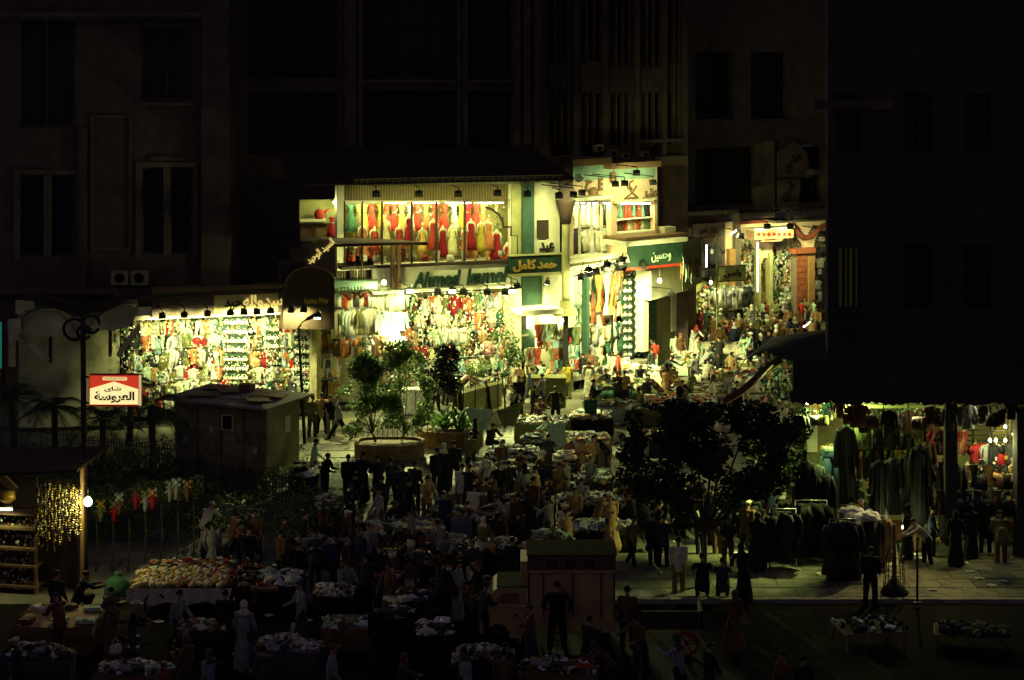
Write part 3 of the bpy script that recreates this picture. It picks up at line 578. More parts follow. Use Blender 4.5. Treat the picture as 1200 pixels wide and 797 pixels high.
# goods of the long display: pinned rows, and three panels of round white sets
G = 'clothes hung in the long left display'
rows = [(371, 21), (390, 21), (409, 20), (428, 19), (446, 18), (463, 15)]
PALL = ['white','cream','white','pale green','pale yellow','white','olive','charcoal','dark green','pale green','cream','grey','brown','orange','cream','white','black','pale blue','olive','white','crimson','tan']
mixk = ['shirt', 'tee', 'dress', 'scarf', 'trousers', 'tee']
for k, (py, hp) in enumerate(rows):
    for a, b, n in ((158-4*k, 263, 21), (290, 352, 12)):
        hang_row(FL, a, b, py, n, mixk, hp, PALL, -.9+.2*k, f'{ordw(k+1)} rail, {"left" if a < 200 else "right"} part of long display', G, .45, .8, k % 2 == 0, .25, .3)
def set_panel(f, px0, py0, px1, py1, off, nc, nr, where, pal=('white','white','cream')):
    t = thing('display_stand', 'dark upright stand behind white sets, '+where, 'panel', f.W(f.u((px0+px1)/2), off-.05, f.z((px0+px1)/2, py1)), f.rz)
    fb('board', f, [(px0,py0,px1,py1,off-.08,off-.04)], M['green'], t)
    for i in range(nc):
        for j in range(nr):
            px = px0+(px1-px0)*(i+.5)/nc; py = py0+(py1-py0)*(j+.2)/nr; c = R.choice(pal)
            garment('lingerie_set', f.pt(px, py, off), f.rz+R.uniform(-.2,.2), .30, c, f'{c} cup set, {ordw(j+1)} row, {ordw(i+1)} column, {where}', 'round white sets pinned on panels', .9)
set_panel(FL, 262, 372, 290, 448, -.1, 4, 7, 'middle panel of the long display'); set_panel(FL, 345, 375, 366, 468, -.1, 3, 9, 'right panel of the long display')
set_panel(FL, 312, 380, 326, 440, -.4, 2, 6, 'narrow panel of the long display')
clutter(FL, 142, 372, 366, 470, 1900, -1.2, 'small hangers, cards and trinkets filling the long left display', (.04, .17), .45)
clutter(FL, 142, 368, 364, 470, 1500, .25, 'small glinting goods hung in front of the long left display', (.025, .09), .3)
# marble gable porch at far left
FP = Fac(8, 85, 165, 86)
t = thing('stone_porch', 'pale veined stone porch with two arched gables left of the bright display', 'porch', FP.W(3, 0, 0), FP.rz)
mb = MB(); FP.poly(mb, [(18,396),(22,362),(30,358),(45,357),(62,358),(76,364),(84,371),(96,372),(108,366),(122,366),(134,358),(146,352),(160,350),(163,366),(150,384),(132,387),(110,388),(98,394),(66,394),(45,395)], -.6, -.1); part('arched_fascia', mb, M['marble'], t)
for pts in (((24,392),(27,378),(36,368),(48,363),(62,362),(74,366),(84,376),(90,388)),((104,388),(112,376),(124,366),(138,359),(152,356),(160,358))): mb = MB(); mb.tube([FP.pt(x, y, -.02) for x, y in pts], .09, 5); part('arch_moulding', mb, M['marble'], t)
fb('stone_pier', FP, [(9,375,24,390,0,.35),(18,352,29,368,0,.36),(29,353,40,363,0,.34)], M['marble'], t); fb('stone_pier', FP, [(10,390,22,399,.0,.42)], M['marble'], t); fb('stone_pier', FP, [(10,399,18,430,0,.36)], M['marble'], t)
mb = MB(); FP.poly(mb, [(20,392),(24,390),(58,422),(50,424)], -.1, .2); FP.poly(mb, [(140,420),(136,416),(163,378),(165,386)], -.1, .2); part('sloping_parapet', mb, M['marble'], t)
mb = MB(); FP.box(mb, 22, 386, 140, 500, -2.2, -1.9); part('back_wall', mb, M['marble'], t); fb('post', FP, [(57,394,61,425,-1,-.8)], M['darkwood'], t); fb('post', FP, [(127,388,131,418,-1,-.8)], M['darkwood'], t)
mb = MB(); FP.poly(mb, [(18,352),(36,349),(60,350),(80,357),(96,362),(112,356),(120,360),(134,352),(150,343),(178,340),(178,345),(150,350),(134,359),(96,370),(78,365),(60,359),(24,358)], -.7, .3); part('tiled_eaves', mb, M['darkwood'], t)
t = thing('glowing_kiosk_door', 'narrow turquoise lit doorway at the left picture edge', 'doorway', FP.W(-.6, 0, 0), FP.rz)
fb('door_panel', FP, [(-10,378,2,432,-.3,-.2)], mat('turquoise_glow', (.01,.10,.08), emis=1.0), t); fb('frame', FP, [(2,376,6,470,-.3,-.1)], M['darkwood'], t)
# ------------------------------------------------------------------ the large middle shop
FM = Fac(395, 92.5, 655, 96.5)
t = thing('dress_shop', 'two-storey dress shop with lit upper window and cream name band', 'shop', FM.W(5, 0, 0), FM.rz)
mb = MB(); wall_open(FM, mb, 395, 205, 656, 312, [(403,236,598,311),], -.3, 0, zx=520); part('upper_wall', mb, M['cream'], t)
fb('window_back', FM, [(395,228,606,318,-1.9,-1.7)], mat('window_back', (.34,.31,.10), .8), t); fb('window_floor', FM, [(403,309,598,313,-1.7,-.3)], M['cream'], t); fb('window_ceiling', FM, [(400,232,600,236,-1.7,-.3)], M['cream'], t)
mb = MB()
for i in range(120): px = 404+i*1.6; FM.box(mb, px, 216, px+1.05, 235, .02, .10 if i % 2 else .06)
part('wood_slat', mb, mat('slat_wood', (.20,.15,.06), .8), t, kind='stuff')
fb('name_band', FM, [(437,311,480,339,.0,.25),(480,311,540,337,.0,.26),(540,310,598,336,.0,.27)], M['cream'], t)
fb('window_sill', FM, [(400,309,598,312,.0,.4)], M['darkwood'], t)
for px in (404, 425, 448, 483, 512, 545): fb('window_mullion', FM, [(px-.8,236,px+.8,310,-.1,.04)], M['darkwood'], t)
mb = MB(); mb.tube([FM.pt(x, y, .08) for x, y in ((569,243),(577,246),(585,252),(589,260),(590,266),(599,266),(599,276),(606,276),(606,300))], .06, 5); part('stepped_arch_moulding', mb, M['darkwood'], t)
lettering('Ahmed', 2.35, .72, FM.pt(512, 327, .34), FM.rz, t, M['green'], .14, .02, .25, math.radians(-1), False); lettering('kamel', 2.05, .74, FM.pt(571, 323, .36), FM.rz, t, M['green'], .14, .02, .2, math.radians(-1), False)
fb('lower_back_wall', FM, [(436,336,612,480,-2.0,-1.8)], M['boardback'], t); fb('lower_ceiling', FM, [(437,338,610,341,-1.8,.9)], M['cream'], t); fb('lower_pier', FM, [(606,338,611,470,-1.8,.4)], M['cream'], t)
fb('left_wall', FM, [(395,290,438,470,-.9,-.7)], M['cream'], t)
mb = MB()
for i in range(14): FM.box(mb, 397+i*2.9, 291, 398.2+i*2.9, 330, -.7, -.62)
part('curtain_stripe', mb, M['wood'], t, kind='stuff')
for a in (410, 433): fb('window_post', FM, [(a,290,a+5,330,-.7,-.3)], M['darkwood'], t)
for a in (459, 466): fb('awning_post', FM, [(a,284,a+4,338,.4,.6)], M['wood'], t)
fb('portrait', FM, [(418,297,429,312,-.62,-.55)], M['dark'], t)
fb('column_strip', FM, [(600,216,612,298,.0,.12)], M['olive'], t); fb('column_strip', FM, [(613,214,626,299,.0,.35)], M['teal'], t); fb('column_strip', FM, [(637,322,648,363,.0,.2)], M['cream'], t)
fb('louvre_window', FM, [(630,258,643,279,.0,.1)], M['darkwood'], t); lettering('عبد', .75, .5, FM.pt(641, 290, .08), FM.rz, t, M['dark'], .08)
fb('lower_door', FM, [(612,324,637,363,-.2,-.05)], M['teal'], t); fb('lower_wall', FM, [(600,320,672,470,-.5,-.21)], M['cream'], t); fb('dark_jamb', FM, [(611,362,617,450,-.2,.1)], M['dark'], t)
s = thing('name_sign', 'dark green sign with gold Arabic letters beside the corner column', 'sign', FM.W(FM.u(628), .5, 6), FM.rz)
fb('sign_board', FM, [(597,299.5,660,320,.3,.55)], M['green'], s); fb('sign_frame', FM, [(597,298,660,299.5,.28,.62),(597,320,660,323,.0,.62)], M['olive'], s)
lettering('حمد كامل', 2.2, .56, FM.pt(627, 311, .62), FM.rz, s, M['gold'], .10, .04)
# canopy roof with pierced fascia
FK = Fac(405, 90.6, 668, 93.6)
t = thing('shop_canopy', 'long dark tiled canopy with pierced ornamental fascia above dress window', 'canopy', FK.W(5, 0, 9.5), FK.rz)
mb = MB(); u0, u1 = FK.u(352), FK.u(672); za, zb = 10.25, 10.3
W = FK.W; mb.hexa([W(u0,.1,za),W(u1,.1,za),W(u1,-3.5,za+.5),W(u0,-3.5,za+.5),W(u0,.1,za+.1),W(u1,.1,za+.1),W(u1,-6.5,zb+1.2),W(u0,-6.5,zb+1.2)]); part('roof', mb, M['darkwood'], t)
for i in range(34):
    u = FK.u(415)+i*.287; z = FK.z(500, 217, .1); mb = MB(); FK.bx(mb, u, u+.25, z+.30, z+.34, .0, .12); FK.bx(mb, u, u+.25, z, z+.03, 0, .12)
    mb.tube([W(u+.125+.1*math.cos(a), .06, z+.03+.22*math.sin(a)) for a in [k*math.pi/6 for k in range(7)]], .022, 4); mb.tube([W(u+.125+.045*math.cos(a), .06, z+.03+.11*math.sin(a)) for a in [k*math.pi/4 for k in range(5)]], .018, 4)
    FK.bx(mb, u, u+.02, z, z+.3, 0, .1); part('fascia_ornament', mb, mat('ornament_paint', (.50,.46,.2), .7), t)
for i, (px, py) in enumerate(((441,228),(491,228),(537,228),(583,227),(618,228),(655,230))):
    ffl(FM, px, py, 2.4, px-4, 285 if i < 4 else 300, -.6, 150 if i < 4 else 170, f'{ordw(i+1)} floodlight from left under the ornamental canopy', .36, 1.6)
for i in range(5): tube_light(FM.pt(408+i*38, 237.5, -.45), FM.pt(438+i*38, 237.5, -.45) , 30, f'{ordw(i+1)} tube lamp from left along the top of the dress window', Vector((FM.n.x, FM.n.y, 0))*-.55+Vector((0,0,-1)))
G = 'red and gold evening dresses in the upper window'
for i, (px, c) in enumerate(((411,'dark green'),(420,'olive'),(427,'gold'),(436,'red'),(446,'mustard'),(453,'red'),(462,'red'),(471,'gold'),(480,'cream'),(489,'red'),(499,'orange'),(510,'red'),(521,'red'),(532,'pale green'),(541,'mustard'),(549,'crimson'),(558,'red'),(566,'orange'))):
    garment('dress', FM.pt(px, 239, -.9), FM.rz+R.uniform(-.3,.3), 1.28, c, f'{c} evening dress, {ordw(i+1)} from left hanging high in the dress window', G, .8)
GD = g_mannequin().data('gown', [cloth('white'), M['plastic']]); GB = g_bust().data('bust', [mat('mannequin_skin', (.66,.58,.36), .5)]); GH_ = g_mhead().data('head', [mat('mannequin_skin', (.66,.58,.36), .5)])
def mannequin(f, px, py, off, hgt, c, label, head=True, group='shop window mannequins'):
    """py = top"""
    z = f.z(px, py, off)-hgt; p = f.W(f.u(px, off), off, z); sc = hgt/(1.78 if head else 1.56)
    r = inst('mannequin', GB, p, (0, 0, f.rz+R.uniform(-.5,.5)), (sc,)*3); props(r, label, 'mannequin', group)
    inst('gown', GD, (0,0,0), (0,0,0), (1,1,1), r, [cloth(c), cloth('gold')])
    if head: inst('head', GH_, (0,0,0), (0,0,0), (1,1,1), r)
    mb = MB()
    return r
for i, (px, py, c, h) in enumerate(((425,262,'orange',0),(439,265,'red',0),(452,250,'pale yellow',1),(468,263,'red',0),(479,250,'crimson',0),(495,260,'gold',1),(508,255,'red',0),(519,264,'crimson',0),(530,257,'pale yellow',1),(545,265,'orange',0),(552,256,'crimson',0),(564,258,'mustard',0),(572,256,'orange',0),(582,268,'crimson',0),(594,283,'red',0))):
    mannequin(FM, px, py, -.35, 1.72 if h else 1.5, c, f'mannequin in {c} gown, {ordw(i+1)} from left in the dress window', bool(h))
for i in range(13):
    px = 412+i*14.5; c = R.choice(['red','crimson','gold','cream','orange','white','pale green'])
    garment(R.choice(['handbag','scarf']), FM.pt(px, 294, -.15), FM.rz, .5, c, f'small {c} accessory, {ordw(i+1)} from left low in the dress window', 'small goods low in the dress window')
clutter(FM, 404, 238, 590, 309, 900, -1.1, 'sequins, lace and small trims between the dresses', (.03, .12), .3)
# dark side canopy with curved tip
t = thing('side_awning', 'thin dark awning with pointed tip under the left of dress window', 'awning', FM.W(FM.u(420), 2, 7), FM.rz)
mb = MB(); g = []
for i in range(10): px = 352+i*16.6; g.append([FM.pt(px, 277+i*.55+(i > 7)*1.2, .2), FM.pt(px, 280+i*.5, 1.2), FM.pt(px, (287-i*.4) if i < 8 else 284, 2.2-max(0, i-6)*.4)])
mb.sheet(g, 0, .12); part('awning_slab', mb, M['darkwood'], t)
mb = MB(); mb.tube([FM.pt(424,290,.6), FM.pt(424,326,.6)], .035, 6); part('post', mb, M['steel'], t)
FS = Fac(345, 93.5, 405, 94)
t = thing('upper_room', 'pale upstairs room with red display left of dress window', 'room', FS.W(1, 0, 6), 0)
fb('wall', FS, [(351,234,403,262,-.2,0)], M['olive'], t); fb('ledge', FS, [(352,257,382,260,0,.6)], M['cream'], t); fb('lower_wall', FS, [(352,260,404,292,-.4,-.21)], M['wood'], t)
mb = MB(); mb.ball(FS.pt(374, 252, .5), .24, 8, 0, (1,.5,1.2)); mb.tube([FS.pt(376, 251, .5), FS.pt(386, 245, .5)], .05, 6); solo('red_guitar_ornament', mb, cloth('red'), 'red rounded ornament on the upstairs ledge left of the dress window', 'ornament')
for i, (px, py, c) in enumerate(((389,262,'crimson'),(397,258,'black'),(400,266,'brown'))): garment('dress', FS.pt(px, py-8, .4), .3*i, .9, c, f'{c} dress, {ordw(i+1)} from left at the upstairs ledge', 'dresses at the upstairs ledge')
bulb(FS.pt(391, 237, 1.0), 30, 'small bulb under the canopy left of the dress window', .04, .2)
# scalloped awning with the star-bright lamp
t = thing('scalloped_awning', 'turquoise scalloped awning over rows of tops', 'awning', FM.W(FM.u(430), 1, 4.6), FM.rz)
mb = MB(); g = [[FM.pt(386+i*8, 327+(i-5)*-.25, .1), FM.pt(386+i*8, 331+(i-5)*-.25, 1.2), FM.pt(386+i*8, 338-i*.3, 1.4)] for i in range(8)]; mb.sheet(g, 0, .04)
for i in range(14): p = FM.pt(388+i*4, 338-i*.15, 1.4); mb.ball(p-Vector((0,0,.03)), .09, 8, 0, (1,.25,1))
part('awning_cloth', mb, M['skyplaster'], t)
bulb(FM.pt(450, 331, 1.75), 260, 'brightest bare bulb, hanging before the scalloped awning', .10, .4)
bulb(FM.pt(466, 394, 1.2), 300, 'bright bare bulb among the tops beside the middle display', .13, .6)
for k, (py, hp, px0, px1, n, kk, pal) in enumerate(((343,18,393,438,9,'tee',['red','pink','white','cream','pale green','charcoal']),(341,22,440,470,5,'shirt',['white','cream','pink','pale green']),(363,30,393,440,8,'vest',['charcoal','olive','white','grey','cream','pale green']),(366,26,444,470,5,'shirt',['white','grey','pale blue']),(396,22,392,470,12,'tee',['tan','white','orange','pink','cream','charcoal']))):
    hang_row(FM, px0, px1, py, n, kk, hp, pal, .3+.2*k, f'{ordw(k+1)} rail beside the middle display', 'tops beside the middle display')
# door strip of books/packs by the shop pillar
for k, (py, hp, kk, pal) in enumerate(((388,18,'shirt',['mustard','cream']),(390,24,'trousers',['brown','tan','black']),(414,20,'packet',['red','white','grey']),(432,12,'packet',['cream','tan','grey']),(446,24,'trousers',['red','charcoal','tan','black']))):
    hang_row(FM, 372, 396, py, 6, kk, hp, pal, -.2+.15*k, f'{ordw(k+1)} rail in doorway right of long display', 'goods in doorway')
# lower middle display
for i, px in enumerate((478,513,543,571,592)): ffl(FM, px, 343, 1.8, px+4, 420, -1.2, 300, f'{ordw(i+1)} floodlight from left under the cream name band', .34, .3)
for i, (px, ax, ay) in enumerate(((530, 590, 545), (600, 680, 530), (480, 450, 575))): flood(FM.pt(px, 341, 2.2), at(ax, ay), 6500, f'{ordw(i+1)} added outward-tilted floodlight from left above the middle display', FM.pt(px, 336, .3), .32, 52)  # lamps added to brighten the square, not fixtures of the shop
flood(FL.pt(372, 372, 2.0), at(402, 530), 900, 'added floodlight at the shop pillar turned to the pavement', FL.pt(370, 366, 1.0), .3, 70)  # extra lamp put in to light this patch of pavement
ffl(FM, 606, 336, 2.2, 575, 400, -1, 240, 'floodlight on a long arm at the right end of the name band', .3, .3)
G = 'clothes in the middle lower display'
for k, (py, hp) in enumerate(((345,21),(364,20),(383,20),(402,19),(421,19),(440,18),(457,18))):
    hang_row(FM, 442, 604, py, 26, ['tee','shirt','dress','scarf','packet','handbag'] if k else ['shirt','vest','scarf'], hp, PALL+['white','red','pale yellow','pink','orange','teal'], -1.4+.22*k, f'{ordw(k+1)} rail of middle lower display', G, .45, .8, k % 2 == 0, .25, .3)
clutter(FM, 440, 345, 606, 470, 1500, -1.5, 'small white and coloured trims filling the middle lower display', (.05, .16), .35)
clutter(FM, 442, 342, 604, 468, 1500, .1, 'small glinting trims hung in front of the middle display', (.025, .09), .25)
# stone corner column
c = FM.pt(663, 300, .9); t = thing('corner_column', 'pale stone column on a block before the corner shop', 'column', (c.x, c.y, 0), 0)
zz = lambda py: HC-(py-YH)*c.y/F
mb = MB(); mb.lathe([(.21,zz(352)),(.19,zz(345)),(.185,zz(262)),(.22,zz(260))], (c.x,c.y,0), 14); part('shaft', mb, M['olive'], t)
mb = MB(); mb.lathe([(.24,zz(262)),(.3,zz(250)),(.42,zz(240)),(.46,zz(236)),(.46,zz(234))], (c.x,c.y,0), 8); mb.box(c.x-.33,c.x+.33,c.y-.3,c.y+.3,zz(234),zz(184)); part('capital', mb, M['darkwood'], t)
mb = MB(); mb.box(c.x-.27,c.x+.27,c.y-.27,c.y+.27,zz(362),zz(352)); mb.box(c.x-.6,c.x+.5,c.y-.4,c.y+.4,zz(369),zz(362.2)); part('base_block', mb, M['olive'], t)
mb = MB(); mb.box(c.x-.12,c.x+.12,c.y-.05,c.y+.3,0,zz(369)); part('lower_post', mb, M['steel'], t)
t = thing('small_roof', 'low cream roof sheltering the bolts of fabric', 'roof', (c.x-1, c.y, 3.6)); fb('roof_slab', FM, [(612,363,660,369,-.2,1.6)], M['cream'], t)
pd = FM.pt(641, 333, .9); t = flood(pd, FM.pt(628, 400, 0.5), 140, 'bright cylinder lamp beneath the green Arabic sign', FM.pt(645, 326, .2), .26); bulb(FM.pt(629, 385, .2), 170, 'bare bulb in front of the pale wall beside fabric bolts', .08, .3); bulb(FM.pt(659, 375, .5), 90, 'bare bulb over the bolts of fabric', .06, .15)
G = 'strips of folded fabric at the fabric shop'
SP = ['pink','white','teal','cream','pale green','orange','grey','pale blue','red','olive','brown']
for k, (a, b, py, hp, n) in enumerate(((630,645,380,20,7),(646,661,379,20,7),(663,677,384,19,6),(630,661,400,10,10),(646,662,408,14,7),(663,677,405,14,6),(646,677,422,12,11),(617,632,408,20,6))):
    hang_row(FM, a, b, py, n, 'scarf', hp, SP if k != 2 else ['red','dark green','olive','black'], .5, ('top left block','top middle block','dark top right block','second row','third row middle','third row right','bottom row','small left block')[k]+' of fabric bolts', G, .1, 1.5, False)
lettering('حسن', .5, .2, FM.pt(614, 393, .35), FM.rz, t, M['cream'], .02)
mb = MB(); FM.box(mb, 606, 386, 627, 408, .2, .3); solo('green_board', mb, M['green'], 'small dark green board with pale Arabic script left of the fabric bolts', 'sign')
# ------------------------------------------------------------------ corner shop, two lit facets
C1 = Fac(668, 97.3, 719, 99.6); C2 = Fac(717, 99.6, 772, 101.6)
t = thing('gallery_shop', 'corner shop with turquoise and pink plaster, crossed-sword emblem and glass fronts', 'shop', C1.W(2, 0, 0), C1.rz)
mb = MB(); wall_open(C1, mb, 668, 196, 718, 320, [(672,236,716,302)], -.3, 0); part('wall', mb, M['pinkplaster'], t)
mb = MB(); wall_open(C2, mb, 718, 196, 770, 300, [(723,237,767,272)], -.3, 0); part('wall', mb, M['pinkplaster'], t)
fb('turquoise_band', C1, [(670,194,717,211,.01,.05)], M['skyplaster'], t); fb('turquoise_band', C2, [(719,197,768,210,.01,.05)], M['skyplaster'], t)
fb('window_hood', C1, [(668,231,717,235,.0,.9)], M['cream'], t); fb('window_hood', C2, [(722,234,768,237,0,.3)], M['cream'], t)
fb('window_back', C1, [(668,230,722,306,-1.7,-1.5)], M['cream'], t); fb('window_back', C2, [(716,230,772,276,-1.5,-1.3)], M['cream'], t); fb('window_floor', C2, [(723,271,767,273,-1.3,.1)], M['cream'], t)
fb('glass_shelf', C2, [(723,256,767,257,-1.2,-.1)], M['cream'], t)
fb('gallery_floor', C1, [(668,301,720,306,-1.5,.9)], M['cream'], t)
for px in (680, 694, 706): fb('window_mullion', C1, [(px-.7,236,px+.7,301,-.05,.05)], M['cream'], t)
fb('roof_slab', C1, [(668,186,717,194,-2,.8)], M['wood'], t); fb('roof_slab', C2, [(717,190,775,197,-2,.8)], M['wood'], t)
# emblem: crescent over two crossed swords, and stylised writing
mb = MB(); e = lambda x, y: C2.pt(x, y, .06)
mb.tube([e(735,219),(e(741,226)),e(748,232)], .04, 5); mb.tube([e(746,218),e(741,226),e(734,231)], .04, 5); mb.tube([e(742,212),e(738,214),e(737.5,218),e(741,222)], .05, 5)
for x in range(8): mb.ball(e(733+x*2, 232.5-(x % 2)), .06, 5)
part('crossed_sword_emblem', mb, M['wood'], t)
lettering('طارق', 1.0, .6, C2.pt(762, 228, .06), C2.rz, t, M['wood'], .05, .03, 0, math.radians(-14)); lettering('E', .3, .62, C1.pt(704, 216, .08), C1.rz, t, M['wood'], .05, .05, 0, 0, False); lettering('ح', .5, .6, C1.pt(690, 218, .08), C1.rz, t, M['wood'], .05, .04)
mb = MB(); mb.tube([C1.pt(678+5.5*(1-k/22)*math.cos(k*.75), 208+5.5*(1-k/22)*math.sin(k*.75), 1.0) for k in range(22)], .035, 5); part('iron_spiral', mb, M['black'], t)
mb = MB(); mb.ball(C1.pt(696,226,.3), .22, 8, 0, (1,.5,1.3)); mb.ball(C1.pt(719,208,.3), .2, 8, 0, (.8,.5,1.5)); part('plaster_ornament', mb, M['wood'], t)
for i, (f, px, py, ax, ay, e_) in enumerate(((C1,682,226,690,260,100),(C1,721,216,700,262,130),(C1,732,215,745,250,140),(C2,746,203,745,240,150),(C2,765,214,752,250,150),(C1,672,228,676,265,90))):
    ffl(f, px, py, 2.2, ax, ay, -.8, e_, f'{ordw(i+1)} floodlight from left on the long rods before the corner shop', .34, .2)
for i in range(3): tube_light(C1.pt(674+i*15, 238, -.1), C1.pt(685+i*15, 238, -.1), 14, f'{ordw(i+1)} tube lamp from left inside the corner shop upper window', (.1,.5,-1))
tube_light(C2.pt(728,238.5,-.05), C2.pt(762,238.5,-.05), 24, 'tube lamp inside the right upper window of the corner shop', (0,.4,-1))
hang_row(C2, 725, 766, 239, 8, 'dress', 17, ['red','charcoal','white','black','teal','pink','gold'], -.5, 'top shelf of right upper window', 'dresses in the right upper window', .1, .9, False)
hang_row(C2, 725, 766, 258, 8, 'tee', 13, ['orange','red','cream','brown','teal','crimson'], -.5, 'lower shelf of right upper window', 'dresses in the right upper window', .1, 1, False)
hang_row(C1, 672, 716, 239, 9, ['dress','scarf'], 27, ['white','cream','pale green','tan','orange','charcoal'], -.6, 'upper rail of left upper window', 'clothes in the left upper window'); hang_row(C1, 672, 716, 270, 10, ['tee','dress','scarf'], 24, ['white','charcoal','cream','pale green','brown'], -.4, 'lower rail of left upper window', 'clothes in the left upper window')
clutter(C1, 672, 240, 716, 300, 260, -1.1, 'small bright trims in the left upper window of corner shop')
# street-level front under the gallery
C3 = Fac(666, 97.0, 762, 102.4)
t = thing('street_shop', 'tall street-level shop front with pale frame under the gallery', 'shop', C3.W(3, 0, 0), C3.rz)
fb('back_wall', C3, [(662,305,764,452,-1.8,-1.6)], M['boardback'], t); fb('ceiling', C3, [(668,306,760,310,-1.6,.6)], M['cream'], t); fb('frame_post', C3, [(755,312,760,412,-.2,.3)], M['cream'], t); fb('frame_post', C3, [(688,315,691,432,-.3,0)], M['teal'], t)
fb('floor_step', C3, [(664,432,762,438,-1.6,.3)], M['concrete'], t)
rk = thing('lamp_rack', 'slanting pipe rack of floodlights before the corner shop', 'rack', C3.W(3, 2.5, 5), C3.rz); mb = MB(); mb.tube([C3.pt(672,324,2.2), C3.pt(736,302,2.2)], .03, 5)
for px in (680, 700, 722): mb.tube([C3.pt(px, 322-(px-676)*.34, 2.2), C3.pt(px+6, 300, .2)], .02, 4)
part('pipe', mb, M['steel'], rk)
for i, px in enumerate((681,690,699,708,717,726,735)): ffl(C3, px, 325-i*3.3, 2.1, px+2, 385, -1.0, 200, f'{ordw(i+1)} floodlight from left on the slanting pipe rack', .34, 2.2)
for i, (px, ax, ay) in enumerate(((712, 800, 440), (730, 840, 420), (690, 705, 470))): flood(C3.pt(px, 318-(px-690)*.34, 2.6), at(ax, ay), 2300, f'{ordw(i+1)} added floodlight from left turned out to the lane from the pipe rack', C3.pt(px, 316-(px-690)*.34, 2.2), .34, 100)  # extra floods added to the rack to brighten the lane
ffl(C3, 754, 313, 1.4, 748, 370, -1, 120, 'floodlight at the right end of the tall street shop', .3, .2)
for k, (py, hp) in enumerate(((316,20),(336,20),(356,20),(376,20),(396,20),(414,18))):
    hang_row(C3, 668, 690, py, 7, ['tee','scarf','dress'], hp, ['white','pale green','cream','white','charcoal'], -.5, f'{ordw(k+1)} rail, left bay of street shop', 'clothes in the street shop', .4, .8, False, .2, .25)
    hang_row(C3, 692, 730, py, 11, ['scarf','dress','tee','trousers'], hp, ['orange','white','cream','pale green','dark green','tan','grey'], -.5, f'{ordw(k+1)} rail, middle bay of street shop', 'clothes in the street shop', .4, .8, False, .2, .25)
for i, (px, c) in enumerate(((701,'orange'),(711,'pale green'),(717,'orange'))): garment('scarf', C3.pt(px, 322, .1), C3.rz, 1.9, c, f'long {c} drape hanging in the street shop, {ordw(i+1)} from left', 'long drapes in the street shop', .7)
set_panel(C3, 730, 326, 741, 420, -.2, 2, 10, 'left tall panel of street shop'); set_panel(C3, 743, 322, 755, 415, -.2, 2, 10, 'right tall panel of street shop')
clutter(C3, 668, 318, 756, 432, 1000, -1.2, 'small bright goods filling the street shop', (.05, .17), .35)
# yellow house with green roller shutter, green sign and curved awning
FD = Fac(760, 102.2, 818, 108)
t = thing('corner_kiosk', 'yellowish house front with green shutter and curved cloth awning', 'building', FD.W(2, 0, 0), FD.rz)
fb('wall', FD, [(762,284,816,420,-1.2,-.6)], mat('dim_shop_wall2', (.22,.20,.09), .85), t); fb('cream_front', FD, [(763,312,806,346,-.3,.5)], M['cream'], t)
mb = MB()
for i in range(34): FD.bx(mb, FD.u(764), FD.u(779), i*.1, i*.1+.085, -.55, -.45+.03*(i % 2))
part('roller_shutter', mb, M['green'], t)
for a in (788, 796): fb('door', FD, [(a,340,a+7,388,-.6,-.5)], M['cream'], t)
fb('grey_door', FD, [(806,340,813,388,-.6,-.45)], M['wood'], t)
g = [[FD.pt(800+i*4.5, 283-i*1.2, 1.4-i*.1), FD.pt(800+i*4.5, 300, 1.9-i*.1), FD.pt(800+i*4.5, 322+3*math.sin(i), 1.7-i*.1), FD.pt(800+i*4.5, 341-i*2, 1.4-i*.1)] for i in range(6)]
aw = thing('cloth_awning', 'curling yellow awning hung with coloured cloths beside the green sign', 'awning', FD.pt(811, 340, 1.6), 0); mb = MB(); mb.sheet(g, 0, .03); part('awning_cloth', mb, M['olive'], aw)
for i in range(8): garment('scarf', FD.pt(798+i*3, 305+R.uniform(-4,8), 2.1-.08*i), FD.rz+.4, .9, R.choice(['orange','brown','pale green','charcoal','white']), f'coloured cloth, {ordw(i+1)} from left along the curling awning', 'cloths on the curling awning')
FG = Fac(736, 99.0, 806, 101.5)
s = thing('green_sign', 'long dark green sign with pale Arabic script over the lane corner', 'sign', FG.pt(770, 312, 0), FG.rz); fb('sign_board', FG, [(738,287,800,311,-.2,0)], M['green'], s); fb('sign_edge', FG, [(738,311,800,314,-.2,.02)], M['red'], s); lettering('وحسين', 1.3, .5, FG.pt(775, 301, .05), FG.rz, s, cloth('pale green'), .03)
r_ = thing('flat_roof', 'sagging cream canopy roof above the green sign', 'roof', FG.pt(770, 283, 0), FG.rz); fb('roof_slab', FG, [(734,281,806,286,-1.5,.9)], M['cream'], r_); fb('roof_edge', FG, [(734,276,806,279,-1.3,.6)], M['wood'], r_)
mb = MB(); FG.box(mb, 779, 266, 792, 281, -.4, .1); solo('white_box', mb, M['plastic'], 'pale box standing on the canopy roof above the green sign', 'box')
mb = MB()
for i in range(5): mb.tube([FG.pt(770+i*2.2, 281, -.3), FG.pt(768+i*1.4, 262+i*2, -.2)], .035, 5)
solo('stacked_poles', mb, M['wood'], 'bundle of wooden poles leaning beside the pale roof box', 'poles')
bulb(FD.pt(773, 329, 1.9), 240, 'glaring bare bulb below the green sign', .10, .8); ffl(FD, 787, 346, 1.6, 782, 400, .3, 60, 'small floodlight low on the yellow house', .3, .4)
M['darkred'] = mat('dull_red_paint', (.20,.045,.025), .7)
